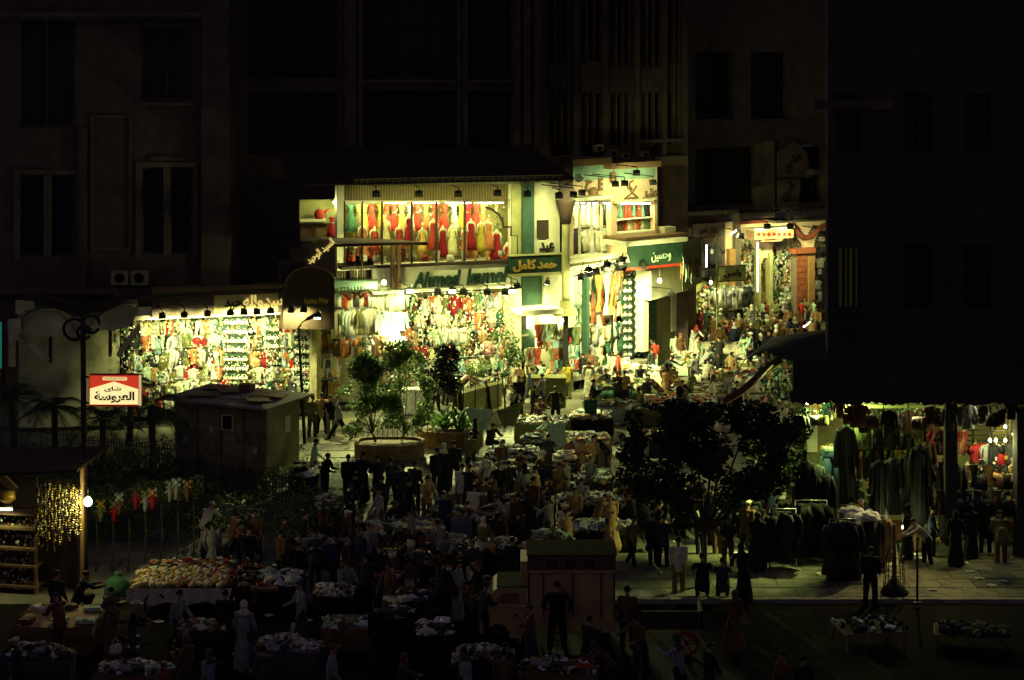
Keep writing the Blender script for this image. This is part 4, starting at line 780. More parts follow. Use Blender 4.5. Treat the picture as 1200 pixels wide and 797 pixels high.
# ------------------------------------------------------------------ the end of the lane
FB = Fac(805, 114.5, 1010, 121)
t = thing('arcade_building', 'dark old building with lit shop arches closing the lane', 'building', FB.W(4, 0, 0), FB.rz)
def arch_wall(f, mb, px0, px1, py0, py1, arches, o0, o1, mi=0, step=1.0):
    n = int((px1-px0)/step)
    for i in range(n):
        a = px0+i*step; b = a+step; m = (a+b)/2; lo = py1
        for cx, hw, sp, top in arches:
            if abs(m-cx) < hw: lo = sp-(sp-top)*math.sqrt(1-((m-cx)/hw)**2)
        z0 = f.z((px0+px1)/2, lo, o1); z1 = f.z((px0+px1)/2, py0, o1); f.bx(mb, f.u(a, o1), f.u(b, o1), z0, z1, o0, o1, mi)
mb = MB(); wall_open(FB, mb, 800, -60, 1010, 250, [(815,172,888,240),(937,172,966,240),(815,60,860,140),(880,60,925,140)], -1, 0, zx=890); part('upper_wall', mb, M['plaster'], t)
for a in ((815,172,888,240),(937,172,966,240),(815,60,860,140),(880,60,925,140)): window(FB, t, *a, -.5, M['darkwood'], .1, 4, 2)
fb('cornice', FB, [(805,247,866,252,0,.7),(866,249,908,256,0,.8)], M['plaster2'], t); fb('pier', FB, [(887,168,896,206,0,.3),(887,218,896,250,0,.3),(897,165,908,250,0,.4)], M['plaster2'], t); fb('pier', FB, [(862,256,868,400,-.2,.3)], M['plaster2'], t)
mb = MB(); arch_wall(FB, mb, 850, 1000, 256, 400, [(873,15.5,296,276),(924,19.5,296,271),(968,14,292,272),(897.5,5.5,312,300)], -.3, 0); part('arched_wall', mb, M['pinkplaster'], t)
fb('ground_wall', FB, [(800,250,850,330,-.6,-.1)], M['plaster'], t); fb('display_back', FB, [(815,284,1005,420,-1.8,-1.6)], M['olive'], t)
fb('red_band', FB, [(868,256,972,260,.0,.4)], M['darkred'], t)
mb = MB(); bt = [FB.pt(x, y, .25) for x, y in ((926,262),(932,268),(938,276),(944,279),(952,277),(958,270),(965,265),(975,262))]; mb.tube(bt, .16, 6); part('scalloped_beam', mb, M['darkred'], t)
for px0, px1 in ((934,946),):
    for r_i in range(14):
        for q in range(3):
            a = px0+(px1-px0)*(q-.5*(r_i % 2))/2.5; mb = MB(); FB.box(mb, max(px0, a)+.15, 298+r_i*7.2, min(px1, a+4.8)-.15, 304.6+r_i*7.2, .0, .22+.015*((r_i+q) % 2))
            if min(px1, a+4.8)-max(px0, a) > 1: part('brick', mb, M['brick'], t)
fb('brick_pier', FB, [(933,296,947,402,-.3,.18)], M['mortar'], t); fb('orange_post', FB, [(948,300,955,400,-.2,.3)], mat('orange_paint', (.42,.22,.08), .7), t); fb('capital', FB, [(932,291,956,297,-.2,.4)], M['brick'], t)
fb('orange_post', FB, [(855,292,862,345,-.2,.3)], mat('orange_paint', (.5,.2,.07)), t)
for i in range(8): fb('stair_step', FB, [(892.5,309+i*7,902,315.5+i*7,-1.5+.18*i,-1.3+.18*i+.2)], M['wood'], t)
fb('stair_frame', FB, [(889,292,892,362,-.2,.2),(902,296,906,362,-.2,.2)], M['olive'], t)
mb = MB()
for i in range(22): u = FB.u(910)+i*.138; mb.lathe([(.03,0),(.045,.2),(.025,.35),(.05,.55),(.03,.62)], FB.W(u, .9, FB.z(940, 257, .9)), 6)
FB.box(mb, 908, 241.5, 972, 243, .8, 1.05); FB.box(mb, 908, 257, 972, 260, 0, 1.1); part('balustrade', mb, M['plaster2'], t)
def banner(f, pts, m, label, txt, c, wdt, hgt, tilt):
    s = thing('banner', label, 'banner', f.pt(*c, .4), f.rz); mb = MB(); f.poly(mb, pts, .45, .5); part('banner_cloth', mb, m, s); lettering(txt, wdt, hgt, f.pt(*c, .53), f.rz, s, M['darkwood'], .02, .06, 0, tilt)
banner(FB, [(911,210),(938,210),(938,222),(935,241),(911,241)], M['plaster2'], 'lower pale banner with slanting black script on the lane-end building', 'السرج', (924,225), 1.15, .75, math.radians(-42))
banner(FB, [(911,180),(930,165),(945,178),(951,208),(911,208)], M['plaster2'], 'upper torn pale banner with black script on the lane-end building', 'جامع', (930,190), 1.5, .8, math.radians(-35))
mb = MB(); FB.box(mb, 952, 199, 970, 205, .5, 1.2); solo('pale_ledge_box', mb, M['plaster2'], 'pale box on the balcony at the lane end', 'box')
def board(f, px0, py0, px1, py1, off, bm, lm, txt, label, name='name_sign', k=.75):
    s = thing(name, label, 'sign', f.pt((px0+px1)/2, py1, off), f.rz); fb('sign_board', f, [(px0,py0,px1,py1,off-.1,off)], bm, s); fb('sign_frame', f, [(px0-1,py0-1,px1+1,py0,off-.1,off+.03),(px0-1,py1,px1+1,py1+1,off-.1,off+.03)], M['wood'], s)
    d = f.pt((px0+px1)/2, py0, off).y/F; lettering(txt, (px1-px0)*d*k, (py1-py0)*d*.6, f.pt((px0+px1)/2, (py0+py1)/2, off+.03), f.rz, s, lm, .03, .02)
board(FB, 812, 263, 849, 279, .3, M['plaster'], M['darkwood'], 'حلوان ولسن', 'dim brown sign with Arabic script over the lane end, left of the arches')
FH = Fac(843, 108, 874, 108.6); board(FH, 843, 312, 874, 329, 0, M['olive'], M['dark'], 'ولسن', 'square olive sign with black Arabic script hanging on the lane pole')
lettering('ملابس', .75, .3, FB.pt(952, 268, .06), FB.rz, t, M['dark'], .03, .03, 0, math.radians(-28))
cn = thing('red_canopy', 'red fretwork canopy box over the middle lane-end arch', 'canopy', FB.pt(907, 280, .8), FB.rz); fb('box', FB, [(884,269,930,280,.2,.9),(896,279,917,283,.3,.8)], mat('salmon_paint', (.42,.24,.14), .7), cn); fb('trim', FB, [(883,267,931,269,.2,1.0)], M['cream'], cn)
mb = MB()
for i in range(7): mb.lathe([(.11,0),(.11,.05),(.06,.05),(.06,0)], (0,0,0), 10); mb.v[-40:] = [Vector((v.x, -v.z, v.y))+FB.pt(889+i*6, 274.5, .92) for v in mb.v[-40:]]
part('fretwork_ring', mb, M['red'], cn)
for i, (px, py, ax, ay, e_) in enumerate(((899,266,900,310,330),(926,266,924,320,420),(868,277,868,320,240),(963,275,966,330,90))): ffl(FB, px, py, 2.0, ax, ay, -.6, e_, f'{ordw(i+1)} floodlight from the left at the lane-end arches', .4, .2)
tube_light(FB.pt(888,284,.4), FB.pt(888,342,.4), 90, 'upright tube lamp between the lane-end arches', FB.n.to_3d()); tube_light(FB.pt(828,287,.4), FB.pt(828,313,.4), 60, 'short upright tube lamp left of the lane-end arches', FB.n.to_3d())
tube_light(FB.pt(856,275,1.5), FB.pt(863,270,2.0), 60, 'slanting tube lamp jutting out left of the arches', (0,-.5,-1)); bulb(FB.pt(833,331,1.2), 160, 'bare bulb over the small stall left of the arches', .08, .3)
for k, (py, hp) in enumerate(((280,13),(293,13),(306,13),(319,13),(332,13),(345,13),(358,13))):
    hang_row(FB, 860, 886, py, 8, ['tee','scarf','packet'], hp, ['white','cream','pale green','charcoal','tan'], -.6, f'{ordw(k+1)} rail, left arch', 'clothes in the lane-end arches', .45, .8, False, .1, .3)
    hang_row(FB, 907, 941, py-4, 12, ['tee','dress','scarf','packet'], hp, ['white','cream','pink','pale green','white','dark green','tan'], -.6, f'{ordw(k+1)} rail, middle arch', 'clothes in the lane-end arches', .45, .8, False, .1, .3)
    hang_row(FB, 957, 972, py-4, 3, ['tee','packet'], hp, ['white','cream','charcoal'], -.6, f'{ordw(k+1)} rail, right arch', 'clothes in the lane-end arches', .3, 1, False)
hang_row(FB, 833, 846, 288, 4, ['handbag','tee'], 22, ['white','crimson','charcoal','tan'], .2, 'niche left of the arches', 'clothes in the lane-end niche', .2, 1, False); hang_row(FB, 838, 880, 338, 9, ['tee','vest'], 22, ['charcoal','grey','pale green','white','black','cream'], .7, 'small stall left of the arches', 'tops at the small lane-end stall', .2)
clutter(FB, 860, 275, 943, 390, 1200, -1.1, 'small bright goods filling the lane-end arches', (.04, .12), .35); clutter(FB, 862, 276, 942, 385, 1300, -.45, 'small glinting goods in front of the lane-end arches', (.03, .1), .25); clutter(FB, 956, 275, 975, 380, 300, -1.1, 'small bright goods in the right lane-end arch', (.06, .2), .3); clutter(FB, 818, 335, 860, 390, 320, .4, 'small goods at the stall left of the arches', (.06, .2), .45)
fb('dark_ledge', FB, [(818,316,850,324,-.1,.5)], M['dark'], t); fb('small_back_wall', FB, [(815,325,852,400,-.3,-.1)], M['olive'], t)

# ------------------------------------------------------------------ black building on the right, with shops under it
XR = (970-CX)/F*66
t = thing('right_building', 'black multi-storey building filling the right with shops beneath', 'building', (XR+8, 66, 0))
dkp = mat('dark_plaster', (.06,.05,.05), .95, .4, 1.0, .3)  # very dark plaster, tone varied at random
FR = Fac(970, 66, 1500, 66)
mb = MB(); wall_open(FR, mb, 970, -200, 1500, 466, [(980,288,1009,362),(1060,288,1092,362),(1130,288,1162,362),(980,110,1009,180),(1060,110,1092,180),(1130,110,1162,180)], -.5, 0); part('front_wall', mb, dkp, t)
mb = MB(); z0, z1 = 5.26, 30
mb.hexa([(XR,66.5,z0),(XR+.3,66.5,z0),(17.5,104,z0),(17.2,104,z0),(XR,66.5,z1),(XR+.3,66.5,z1),(17.5,104,z1),(17.2,104,z1)]); mb.box(17.2, 40, 103.7, 104, 0, z1); mb.box(XR, 25, 66.5, 74, z0, z0+.25); part('side_wall', mb, dkp, t)
for i, a in enumerate(((980,288,1009,362),(1060,288,1092,362),(1130,288,1162,362),(980,110,1009,180),(1060,110,1092,180),(1130,110,1162,180))):
    w_ = window(FR, t, *a, -.2, M['darkwood'], .07, 2, 1, mat('lit_curtain', (.40,.36,.10), emis=.025) if i == 0 else None)
    mb = MB()
    for k in range(5): FR.box(mb, a[0]+.5+k*6.1, a[1], a[0]+3.6+k*6.1+(k % 2), a[3], -.08, .02)
    if i == 0: part('window_bar', mb, dkp, w_)
fb('upper_sill', FR, [(975,362,1014,366,0,.3)], dkp, t); fb('upper_band', FR, [(955,117,1048,128,0.0,.1)], M['plaster'], t)
fb('fascia_beam', FR, [(930,420,1500,463,.02,.3)], dkp, t)
v = thing('ragged_valance', 'dark ragged cloth valance sagging along the front of the right shops', 'awning', FR.pt(1060, 474, .5)); mb = MB(); g = []
for i in range(90): px = 926+i*3.2; sg = 3.5*abs(math.sin(i*.21))+2.5*noise.noise(Vector((i*.7, 0, 0)))+i*.02; g.append([FR.pt(px, 458, .34), FR.pt(px, 464+sg*.5, .55+.05*math.sin(i*1.3)), FR.pt(px, 469+sg+(1.5 if i % 3 else 0), .62+.08*math.sin(i*1.1))])
mb.sheet(g, 0, .02); part('valance_cloth', mb, M['darkwood'], v)
for i in range(9): mb = MB(); mb.tube([FR.pt(940+i*31, 462, .7), FR.pt(943+i*31+3*math.sin(i), 484+4*math.sin(i*2), .9)], .018, 4); part('hanging_hook', mb, M['black'], v)
BW = Fac(930, 73, 1320, 73)
fb('shop_back_wall', BW, [(925,455,1320,600,-.3,0)], mat('dim_shop_wall', (.20,.18,.08), .8), t); fb('white_panel', BW, [(946,492,958,530,.02,.1)], M['cream'], t)
fb('green_lit_pillar', Fac(990, 69, 1004, 69), [(992,458,1001,600,-.2,.2)], M['green'], t); fb('dark_pillar', FR, [(1108,455,1122,640,-.3,0)], dkp, t); fb('dark_pillar', FR, [(1192,480,1230,690,-.5,.1)], dkp, t)  # first pillar: green lamplight is put into its colour
mb = MB()
for i in range(9): BW.box(mb, 1115+0, 480+i*6, 1183, 481.2+i*6, 2.2, 2.25)
for x in (1118, 1140, 1162, 1182): BW.box(mb, x, 474, x+1.4, 532, 2.15, 2.3)
solo('steel_scaffold_rack', mb, M['steel'], 'steel rack of bars before the yellow arch at right', 'rack')
mb = MB(); BW.poly(mb, [(1158,530),(1163,510),(1172,496),(1186,488),(1186,530)], .4, .5); solo('yellow_arch_panel', mb, mat('yellow_paint', (.6,.5,.12), .7), 'quarter-round yellow arch panel at far right', 'panel')
t = thing('market_tarp', 'black sagging tarpaulin jutting from the right building over the stalls', 'awning', atd(920, 440, 70))
V = lambda x, y, d: atd(x, y, d)
g = [[V(873,421,70), V(895,410,68.5), V(916,420,67), V(932,424,66)], [V(890,406,71.5), V(910,404,70), V(930,410,68.3), V(950,430,66.2)], [V(903,396,73), V(925,397,71), V(945,403,69), V(972,430,66.2)], [V(926,391,74), V(945,391,72), V(965,396,70), V(985,430,66.2)], [V(967,386,75), V(972,388,73), V(980,394,70), V(1000,430,66.2)]]
mb = MB(); mb.sheet(g, 0, .03); part('tarp_cloth', mb, M['black'], t)
mb = MB(); g = [[V(846+i*7.5, 467-i*5.4+2.5*math.sin(i*.6), 67+i*.3), V(849+i*7.5, 474-i*5.2+2.5*math.sin(i*.6), 66.6+i*.3)] for i in range(10)]; mb.sheet(g, 0, .03)
mb.tube([V(846,466,67), V(873,421,70)], .02, 4); part('drooping_edge', mb, cloth('brown'), t)
mb = MB(); mb.tube([V(884,450,67.5), V(905,428,69)], .035, 5); part('wooden_batten', mb, cloth('cream'), t)
tube_light(atd(942,383,88), atd(949,377,89), 70, 'short slanting tube lamp above the crowd at the lane mouth', (-.3,-.3,-1))
# ------------------------------------------------------------------ right-hand shops: shirts on high rails, black robes on rolling racks
FW = Fac(930, 70, 1320, 70)
def robes(px0, px1, pytop, dd, n, cols, where, kind='coat', h=1.45, fz=0.0):
    y = dd
    for i in range(n):
        px = px0+(px1-px0)*(i+.5)/n; c = R.choice(cols); p = atd(px, pytop, y); k = R.choice(kind) if isinstance(kind, list) else kind
        garment(k, p, R.uniform(-.9,.9), h*R.uniform(.92,1.08), c, f'{c} {WORD[k]}, {ordw(i+1)} from left, {where}', 'clothes at the right-hand stalls')
    mb = MB(); a, b = atd(px0-3, pytop, y), atd(px1+3, pytop, y); mb.tube([a+Vector((0,0,.1)), b+Vector((0,0,.1))], .02, 5)
    return a, b
def rack(px0, px1, pytop, dd, n, cols, where, label, **k):
    a, b = robes(px0, px1, pytop, dd, n, cols, where, **k); t = thing('clothes_rack', label, 'clothes rack', (a.x, a.y, 0)); mb = MB(); mb.tube([a+Vector((0,0,.1)), b+Vector((0,0,.1))], .02, 5); part('rail', mb, M['alum'], t)
    for p in (a, b):
        mb = MB(); mb.tube([(p.x,p.y,.08), (p.x,p.y,p.z+.1)], .02, 5); mb.tube([(p.x,p.y-.3,.08), (p.x,p.y+.3,.08)], .02, 5); part('upright', mb, M['alum'], t)
        for s_ in (-.3,.3): mb = MB(); mb.ball((p.x,p.y+s_,.05), .05, 6); part('castor', mb, M['black'], t)
rl, _ = robes(1003, 1100, 487, 68.6, 7, ['charcoal','olive','olive','brown','charcoal'], 'high front rail of right shop', 'vest', 1.15)
robes(1006, 1096, 520, 69.5, 9, ['olive','brown','mustard','grey','dark green'], 'second rail of right shop', ['trousers','vest'], 1.1)
robes(1012, 1095, 470, 71, 9, ['pale green','pale yellow','cream','pale green'], 'back rail under the right ceiling', 'tee', .8)
robes(940, 990, 468, 70.5, 6, ['charcoal','tan','dark green','pale green','brown'], 'left bay rail of right shop', ['tee','handbag'], .7)
garment('trousers', atd(975, 525, 69), .2, 1.65, 'denim blue', 'long pale-lit blue jeans hanging in the left bay of the right shop', 'jeans')
garment('trousers', atd(971, 524, 69.3), -.2, 1.5, 'teal', 'narrow teal trousers hanging beside the blue jeans', 'jeans')
for i, (px, py, d, h, c) in enumerate(((990,500,67.5,2.6,'black'),(1030,540,67,2.1,'black'),(1045,537,67.5,1.9,'charcoal'),(1062,532,68,2.0,'black'),(1078,522,67,2.6,'black'),(1086,518,67.3,2.5,'brown'),(1111,538,66.8,2.6,'black'),(1122,545,66.5,2.3,'black'),(945,540,66,2.4,'black'),(957,545,66.2,2.3,'charcoal'),(968,556,66,2.1,'black'))):
    garment('coat', atd(px, py, d), R.uniform(-.4,.4), h, c, f'long {c} robe, {ordw(i+1)} of those hung at the front of right stalls', 'long robes at the right-hand stalls', .55)
rack(975, 1000, 612, 63.2, 5, ['black','black','charcoal'], 'rolling rack on green-lit floor', 'rolling rack of black robes on the green-lit floor', h=1.75)
rack(1005, 1036, 608, 64.6, 6, ['black','brown','charcoal','tan'], 'rolling rack with white clothes on top', 'rolling rack of dark coats with white clothes on top', h=1.5)
rack(905, 930, 600, 64.5, 5, ['black','charcoal','pale green','black'], 'rolling rack near the big tree', 'rolling rack of dark and pale clothes near the big tree', h=1.5)
rack(935, 966, 590, 65.5, 6, ['black','black','charcoal'], 'rolling rack left of blue jeans', 'rolling rack of black robes left of the blue jeans', h=1.7)
for i, (px, py, d, c) in enumerate(((1003,606,64.4,'white'),(1012,609,64.4,'cream'),(1021,606,64.2,'white'),(998,600,64.6,'white'))):
    garment('crumpled_garment', atd(px, py, d), i, .7/.52*.6, c, f'white garment thrown on the dark coat rack, {ordw(i+1)} from left' if i < 3 else 'small upright white garment at the end of dark coat rack', 'white garments on the rack')
t = thing('display_table', 'small glass-topped box table inside the right shop entrance', 'table', at(1050, 632, 0)); p = at(1050, 634, 0); mb = MB(); mb.box(p.x-.28,p.x+.28,p.y-.2,p.y+.4,.08,.75); part('body', mb, cloth('brown'), t); mb = MB(); mb.box(p.x-.3,p.x+.3,p.y-.22,p.y+.42,.75,.95); part('top', mb, M['olive'], t)
p = at(1048, 700, 0); t = thing('wire_rack', 'tall tapering wire stand on the pavement before the right stalls', 'stand', p); mb = MB()
for k in range(8):
    a = k*math.pi/4; mb.tube([(p.x+.34*math.cos(a), p.y+.34*math.sin(a), .1), (p.x+.28*math.cos(a), p.y+.28*math.sin(a), 1.1), (p.x+.1*math.cos(a), p.y+.1*math.sin(a), 1.7)], .014, 4)
for z in (.4,.7,1.0,1.25): mb.tube([(p.x+.3*math.cos(a), p.y+.3*math.sin(a), z) for a in [k*math.pi/5 for k in range(11)]], .012, 4)
part('wire_cage', mb, M['steel'], t); mb = MB(); mb.tube([(p.x,p.y,.1),(p.x,p.y,2.2)], .05, 6); part('pole', mb, M['wood'], t); mb = MB(); mb.lathe([(.45,.1),(.42,.2),(.3,.3),(.1,.6)], (p.x,p.y,0), 10); part('base', mb, M['black'], t)
p = at(1075, 712, 0); t = thing('pavement_post', 'thin dark post at the pavement edge in front of the leaning man', 'post', p); mb = MB(); mb.tube([(p.x,p.y,.1),(p.x,p.y,2.1)], .035, 6); part('pole', mb, M['black'], t); mb = MB(); mb.box(p.x-.1,p.x+.1,p.y-.1,p.y+.1,.1,.16); part('foot', mb, M['black'], t)
sh = FR.W(3, -3, 5.1)
for i, (px, py, d, e_, c) in enumerate(((984,478,68.3,130,(.62,1.0,.22)),(1012,470,69.5,60,(.75,1,.3)),(1052,466,71.8,70,LAMP),(1085,470,71.5,60,(1,.9,.4)),(1178,500,70.5,45,(1,.9,.35)),(946,472,68.6,100,(.85,1,.3)))):
    bulb(atd(px, py, d), e_, f'{ordw(i+1)} bare bulb from left along the ceiling of the right shops' if i not in (5,) else 'added bare bulb in the far left bay of the right shops', .05, .3, c)  # last bulb is added to spill green light over the pavement
for i, px in enumerate((1160, 1167, 1178, 1188)): bulb(atd(px, 516 if i < 3 else 509, 66.8), 16, f'{ordw(i+1)} small bulb from left in the row above the bags at far right', .05, .25)
bulb(atd(1058, 618, 66.2), 26, 'low bare bulb near the glass-topped box', .04, .8)
for k, (a, b, py, d, kk, cols) in enumerate(((1098,1130,505,67.4,['tee','scarf','handbag'],['charcoal','brown','crimson','tan','grey']),(1140,1198,520,67.5,['handbag','tee','vest'],['black','brown','charcoal','grey','crimson']),(1120,1198,545,66.6,['handbag','scarf','handbag'],['black','brown','tan','charcoal','pale green']),(1095,1198,575,66.2,['handbag','trousers'],['black','brown','charcoal','navy']))):
    robes(a, b, py, d, 9, cols, f'{ordw(k+1)} bag row of far right stall', kk, .75)
clutter(Fac(1090,66.9,1200,66.9), 1095, 540, 1198, 640, 260, 0, 'dark bags, shoes and trinkets heaped at the far right stall', (.06,.2), .8)
clutter(Fac(1000,70.5,1100,70.5), 1003, 530, 1100, 600, 260, 0, 'dark folded goods at the back of the right shop', (.06,.2), .75)
clutter(Fac(890,73,935,73), 893, 418, 932, 480, 260, 0, 'goods on shelves seen under the black tarpaulin', (.05,.15), .7)
mb = MB(); fs = Fac(890,73.3,935,73.3)
for py in (425, 436, 447, 458, 468): fs.box(mb, 892, py, 934, py+1.2, -.4, .1)
for px in (897, 912, 930): fs.box(mb, px, 416, px+1, 474, -.1, .15)
solo('tall_shelves', mb, M['darkwood'], 'tall dark shelves under the black tarpaulin beside the lane', 'shelves')
mb = MB(); pp = at(1165,600,0); 
for i in range(4): mb.box(pp.x+.2, pp.x+1.2, pp.y+1, pp.y+1.5, .5+i*.5, .53+i*.5)
for x in (.2, 1.17): mb.box(pp.x+x, pp.x+x+.04, pp.y+1, pp.y+1.5, 0, 2.2)
solo('bag_shelves', mb, M['darkwood'], 'dark shelves of bags at the far right edge', 'shelves')

for k, py in enumerate((468, 475)): mb = MB(); BW.box(mb, 1003, py, 1104-4*k, py+3.5, 2.0+k, 2.2+k); solo('ceiling_beam', mb, M['olive'], f'{"upper" if k == 0 else "lower"} yellowish beam under the ceiling of the right shop', 'beam')
for i, (px, py, d, ax, ay, e_, c) in enumerate(((962,470,66.3,850,660,1700,(.85,1,.25)),(996,470,66.2,905,668,1000,(.7,1,.22)),(1070,470,66.2,1060,690,420,(1,.85,.3)),(1150,470,66.2,1180,660,60,(1,.85,.3)))):
    flood(atd(px, py, d), at(ax, ay), e_, f'{ordw(i+1)} added floodlight from left under the black fascia of right building', atd(px, 462, 66.4), .28, 82, c)  # floods added to light the pavement, no known fixtures
# ------------------------------------------------------------------ trees and plants
def leaves(mb, c, r, n, s, mi=0, flat=.6, hole=0.0):
    c = Vector(c)
    for _ in range(n):
        while True:
            p = Vector((R.uniform(-1,1), R.uniform(-1,1), R.uniform(-1,1)))
            if .25 < p.length < 1: break
        q = Vector((p.x*r[0], p.y*r[1], p.z*r[2])); q *= 1+.25*noise.noise(q*1.3+c)
        if noise.noise((q+c)*1.1) < hole-.35: continue
        a = Vector((R.gauss(0,1), R.gauss(0,1), R.gauss(0,1)*flat)).normalized(); b = a.cross(Vector((R.gauss(0,1), R.gauss(0,1), R.gauss(0,1)))).normalized()
        k = s*R.uniform(.6,1.3); o = c+q; mb.add([o-a*k, o-b*k*.45, o+a*k, o+b*k*.45], [(0,1,2,3)], mi)
def tree(name, base, clumps, label, cat='tree', s=.10, n=420, m=None, trunk=.12, forks=None, group=None, hole=0.0):
    base = Vector(base); t = thing(name, label, cat, base, 0, group); mb = MB(); top = Vector((0,0,0))
    for c, r in clumps: top += Vector(c)/len(clumps)
    fk = base.lerp(top, .45); fk.z = base.z+(min(c[2]-r[2]*.6 for c, r in clumps)-base.z)*.93
    mb.tube([base-Vector((0,0,.05)), base.lerp(fk, .5)+Vector((R.uniform(-.06,.06),0,0)), fk], [trunk*1.3, trunk, trunk*.8], 8)
    for c, r in clumps: mb.tube([fk, fk.lerp(Vector(c), .5)+Vector((R.uniform(-.1,.1), R.uniform(-.1,.1), -.05)), Vector(c)+Vector((0,0,r[2]*.2))], [trunk*.6, trunk*.4, trunk*.15], 5)
    part('trunk', mb, M['bark'], t); mb = MB()
    for c, r in clumps: leaves(mb, c, r, int(n*r[0]*r[2]*4), s, 0, .6, hole)
    part('crown', mb, m or M['leaf'], t); return t
def cl(px, py, d, rx, rz=None): p = atd(px, py, d); k = d/F; return (tuple(p), (rx*k, rx*k*.9, (rz or rx)*k))
B = at(828, 690, 0); d = B.y
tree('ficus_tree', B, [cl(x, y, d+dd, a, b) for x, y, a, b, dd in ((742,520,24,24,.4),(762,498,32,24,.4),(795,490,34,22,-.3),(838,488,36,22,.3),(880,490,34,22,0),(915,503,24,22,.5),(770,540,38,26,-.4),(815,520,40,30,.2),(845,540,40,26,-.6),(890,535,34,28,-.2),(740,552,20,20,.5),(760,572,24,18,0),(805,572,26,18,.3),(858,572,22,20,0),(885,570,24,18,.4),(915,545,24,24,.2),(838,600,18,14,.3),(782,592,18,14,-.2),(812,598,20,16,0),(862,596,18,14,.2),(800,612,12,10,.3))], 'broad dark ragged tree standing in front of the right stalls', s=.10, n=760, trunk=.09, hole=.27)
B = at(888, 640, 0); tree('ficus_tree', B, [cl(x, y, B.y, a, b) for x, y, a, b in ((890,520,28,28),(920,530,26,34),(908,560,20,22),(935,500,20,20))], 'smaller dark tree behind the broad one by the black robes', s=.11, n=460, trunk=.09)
for i in range(26):                                  # dark bags and tops hung close under the valance
    px = 934+i*10+R.uniform(-3,3); k = R.choice(['handbag','tee','scarf','handbag','vest']); c = R.choice(['black','charcoal','brown','olive','black','grey']); garment(k, atd(px, 474+R.uniform(-3,8), 66.0+R.uniform(-.2,.5)), R.uniform(-.8,.8), R.uniform(.45,.8), c, f'{c} {WORD[k]}, {ordw(i+1)} from left of those hung close under the ragged valance', 'goods under the ragged valance')
B = at(437, 519, 0); B.z = .7; D_ = at(437,540,0).y+1.0; B.y = D_
tree('bushy_tree', (atd(440,515,D_).x, D_, .6), [cl(x, y, D_, a, b) for x, y, a, b in ((434,410,18,16),(424,428,26,20),(450,436,20,18),(405,470,17,18),(455,475,18,20),(412,500,14,12),(428,435,20,16),(440,458,22,18),(430,482,20,16),(418,455,14,14),(446,495,14,12))], 'left bushy tree rising from the brick planter', s=.07, n=1000, m=M['leaf3'], trunk=.045, hole=.3)
tree('bushy_tree', (atd(470,515,D_+.5).x, D_+.5, .6), [cl(x, y, D_+.5, a, b) for x, y, a, b in ((466,410,19,16),(480,425,20,16),(492,480,17,18),(484,502,13,10),(475,440,22,18),(470,465,20,18),(480,485,16,14),(462,492,14,12),(500,455,12,14))], 'right bushy tree rising from the brick planter', s=.07, n=1000, m=M['leaf3'], trunk=.045, hole=.3)
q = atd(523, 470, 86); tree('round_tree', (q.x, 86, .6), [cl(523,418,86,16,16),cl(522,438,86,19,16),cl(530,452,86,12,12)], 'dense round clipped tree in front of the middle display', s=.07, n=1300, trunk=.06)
q = atd(592, 440, 88); tree('bushy_tree', (q.x, 88, 0), [cl(592,398,88,18,14),cl(582,415,88,14,14),cl(603,418,88,12,14),cl(560,430,88,14,12)], 'loose bushy tree at the right end of middle display', s=.07, n=800, m=M['leaf3'], trunk=.04, hole=.3)
q = atd(237, 540, 80); tree('cypress_shrub', (q.x, 80, 0), [cl(239,482,80,12,14),cl(237,500,80,16,16),cl(236,520,80,14,16)], 'dark pointed shrub in front of the kiosk window', 'shrub', s=.06, n=1500, trunk=.05)
q = atd(480, 545, 79)
# low garden shrubs and ground cover left
mb = MB()
for i in range(150):
    px = R.uniform(-10, 385); py = R.uniform(545, 640)
    if px > 345: py = R.uniform(600, 640)
    p = at(px, py, 0); leaves(mb, (p.x, p.y, .45), (.8,.5,R.uniform(.4,.9)), 120, .10)
solo('garden_shrubbery', mb, M['leaf3'], 'dark low shrubs filling the fenced garden at left', 'shrubs', None, 'stuff')
def palm(px, pyb, pytop, d, label, n=22, L=2.0, trunk=.13):
    b = atd(px, pyb, d); b.z = 0; tp = atd(px+R.uniform(-2,2), pytop, d); t = thing('palm_tree', label, 'palm tree', b, 0, 'palms in the left garden'); mb = MB()
    mb.tube([b, b.lerp(tp, .5)+Vector((.08,0,0)), tp], [trunk*1.3, trunk, trunk*.9], 8); part('trunk', mb, M['bark'], t)
    for i in range(n):
        a = i*2.399+R.uniform(-.2,.2); e = R.uniform(-.25, 1.15); mb = MB(); l = L*R.uniform(.8,1.1); pts = []
        for k in range(8): s = k/7; pts.append(tp+Vector((math.cos(a)*math.cos(e)*l*s, math.sin(a)*math.cos(e)*l*s, l*(math.sin(e)*s-.75*s*s)+.05)))
        mb.tube(pts, [.022-.002*k for k in range(8)], 4); sd_ = Vector((-math.sin(a), math.cos(a), 0))
        for k in range(26):
            s = .12+.86*k/26; j = min(6, int(s*7)); p = pts[j].lerp(pts[j+1], s*7-j); tt = (pts[j+1]-pts[j]).normalized(); w_ = .42*math.sin(math.pi*min(1, s*.85+.12))+.06
            for g_ in (-1, 1): q_ = p+(sd_*g_+tt*.7-Vector((0,0,.35))).normalized()*w_; mb.add([p-tt*.016, q_, p+tt*.022], [(0,1,2)])
        part('frond', mb, M['palm'], t)
palm(62, 560, 480, 79, 'palm with drooping fronds at far left of the garden'); palm(118, 570, 492, 77, 'palm directly beneath the red tea sign'); palm(178, 600, 478, 75, 'tall palm right of the tea sign', 24, 2.3)
palm(14, 560, 470, 78, 'palm cut by the left picture edge', 20, 2.3); palm(150, 520, 455, 82, 'low palm behind the tea sign before the long display', 16, 1.7)
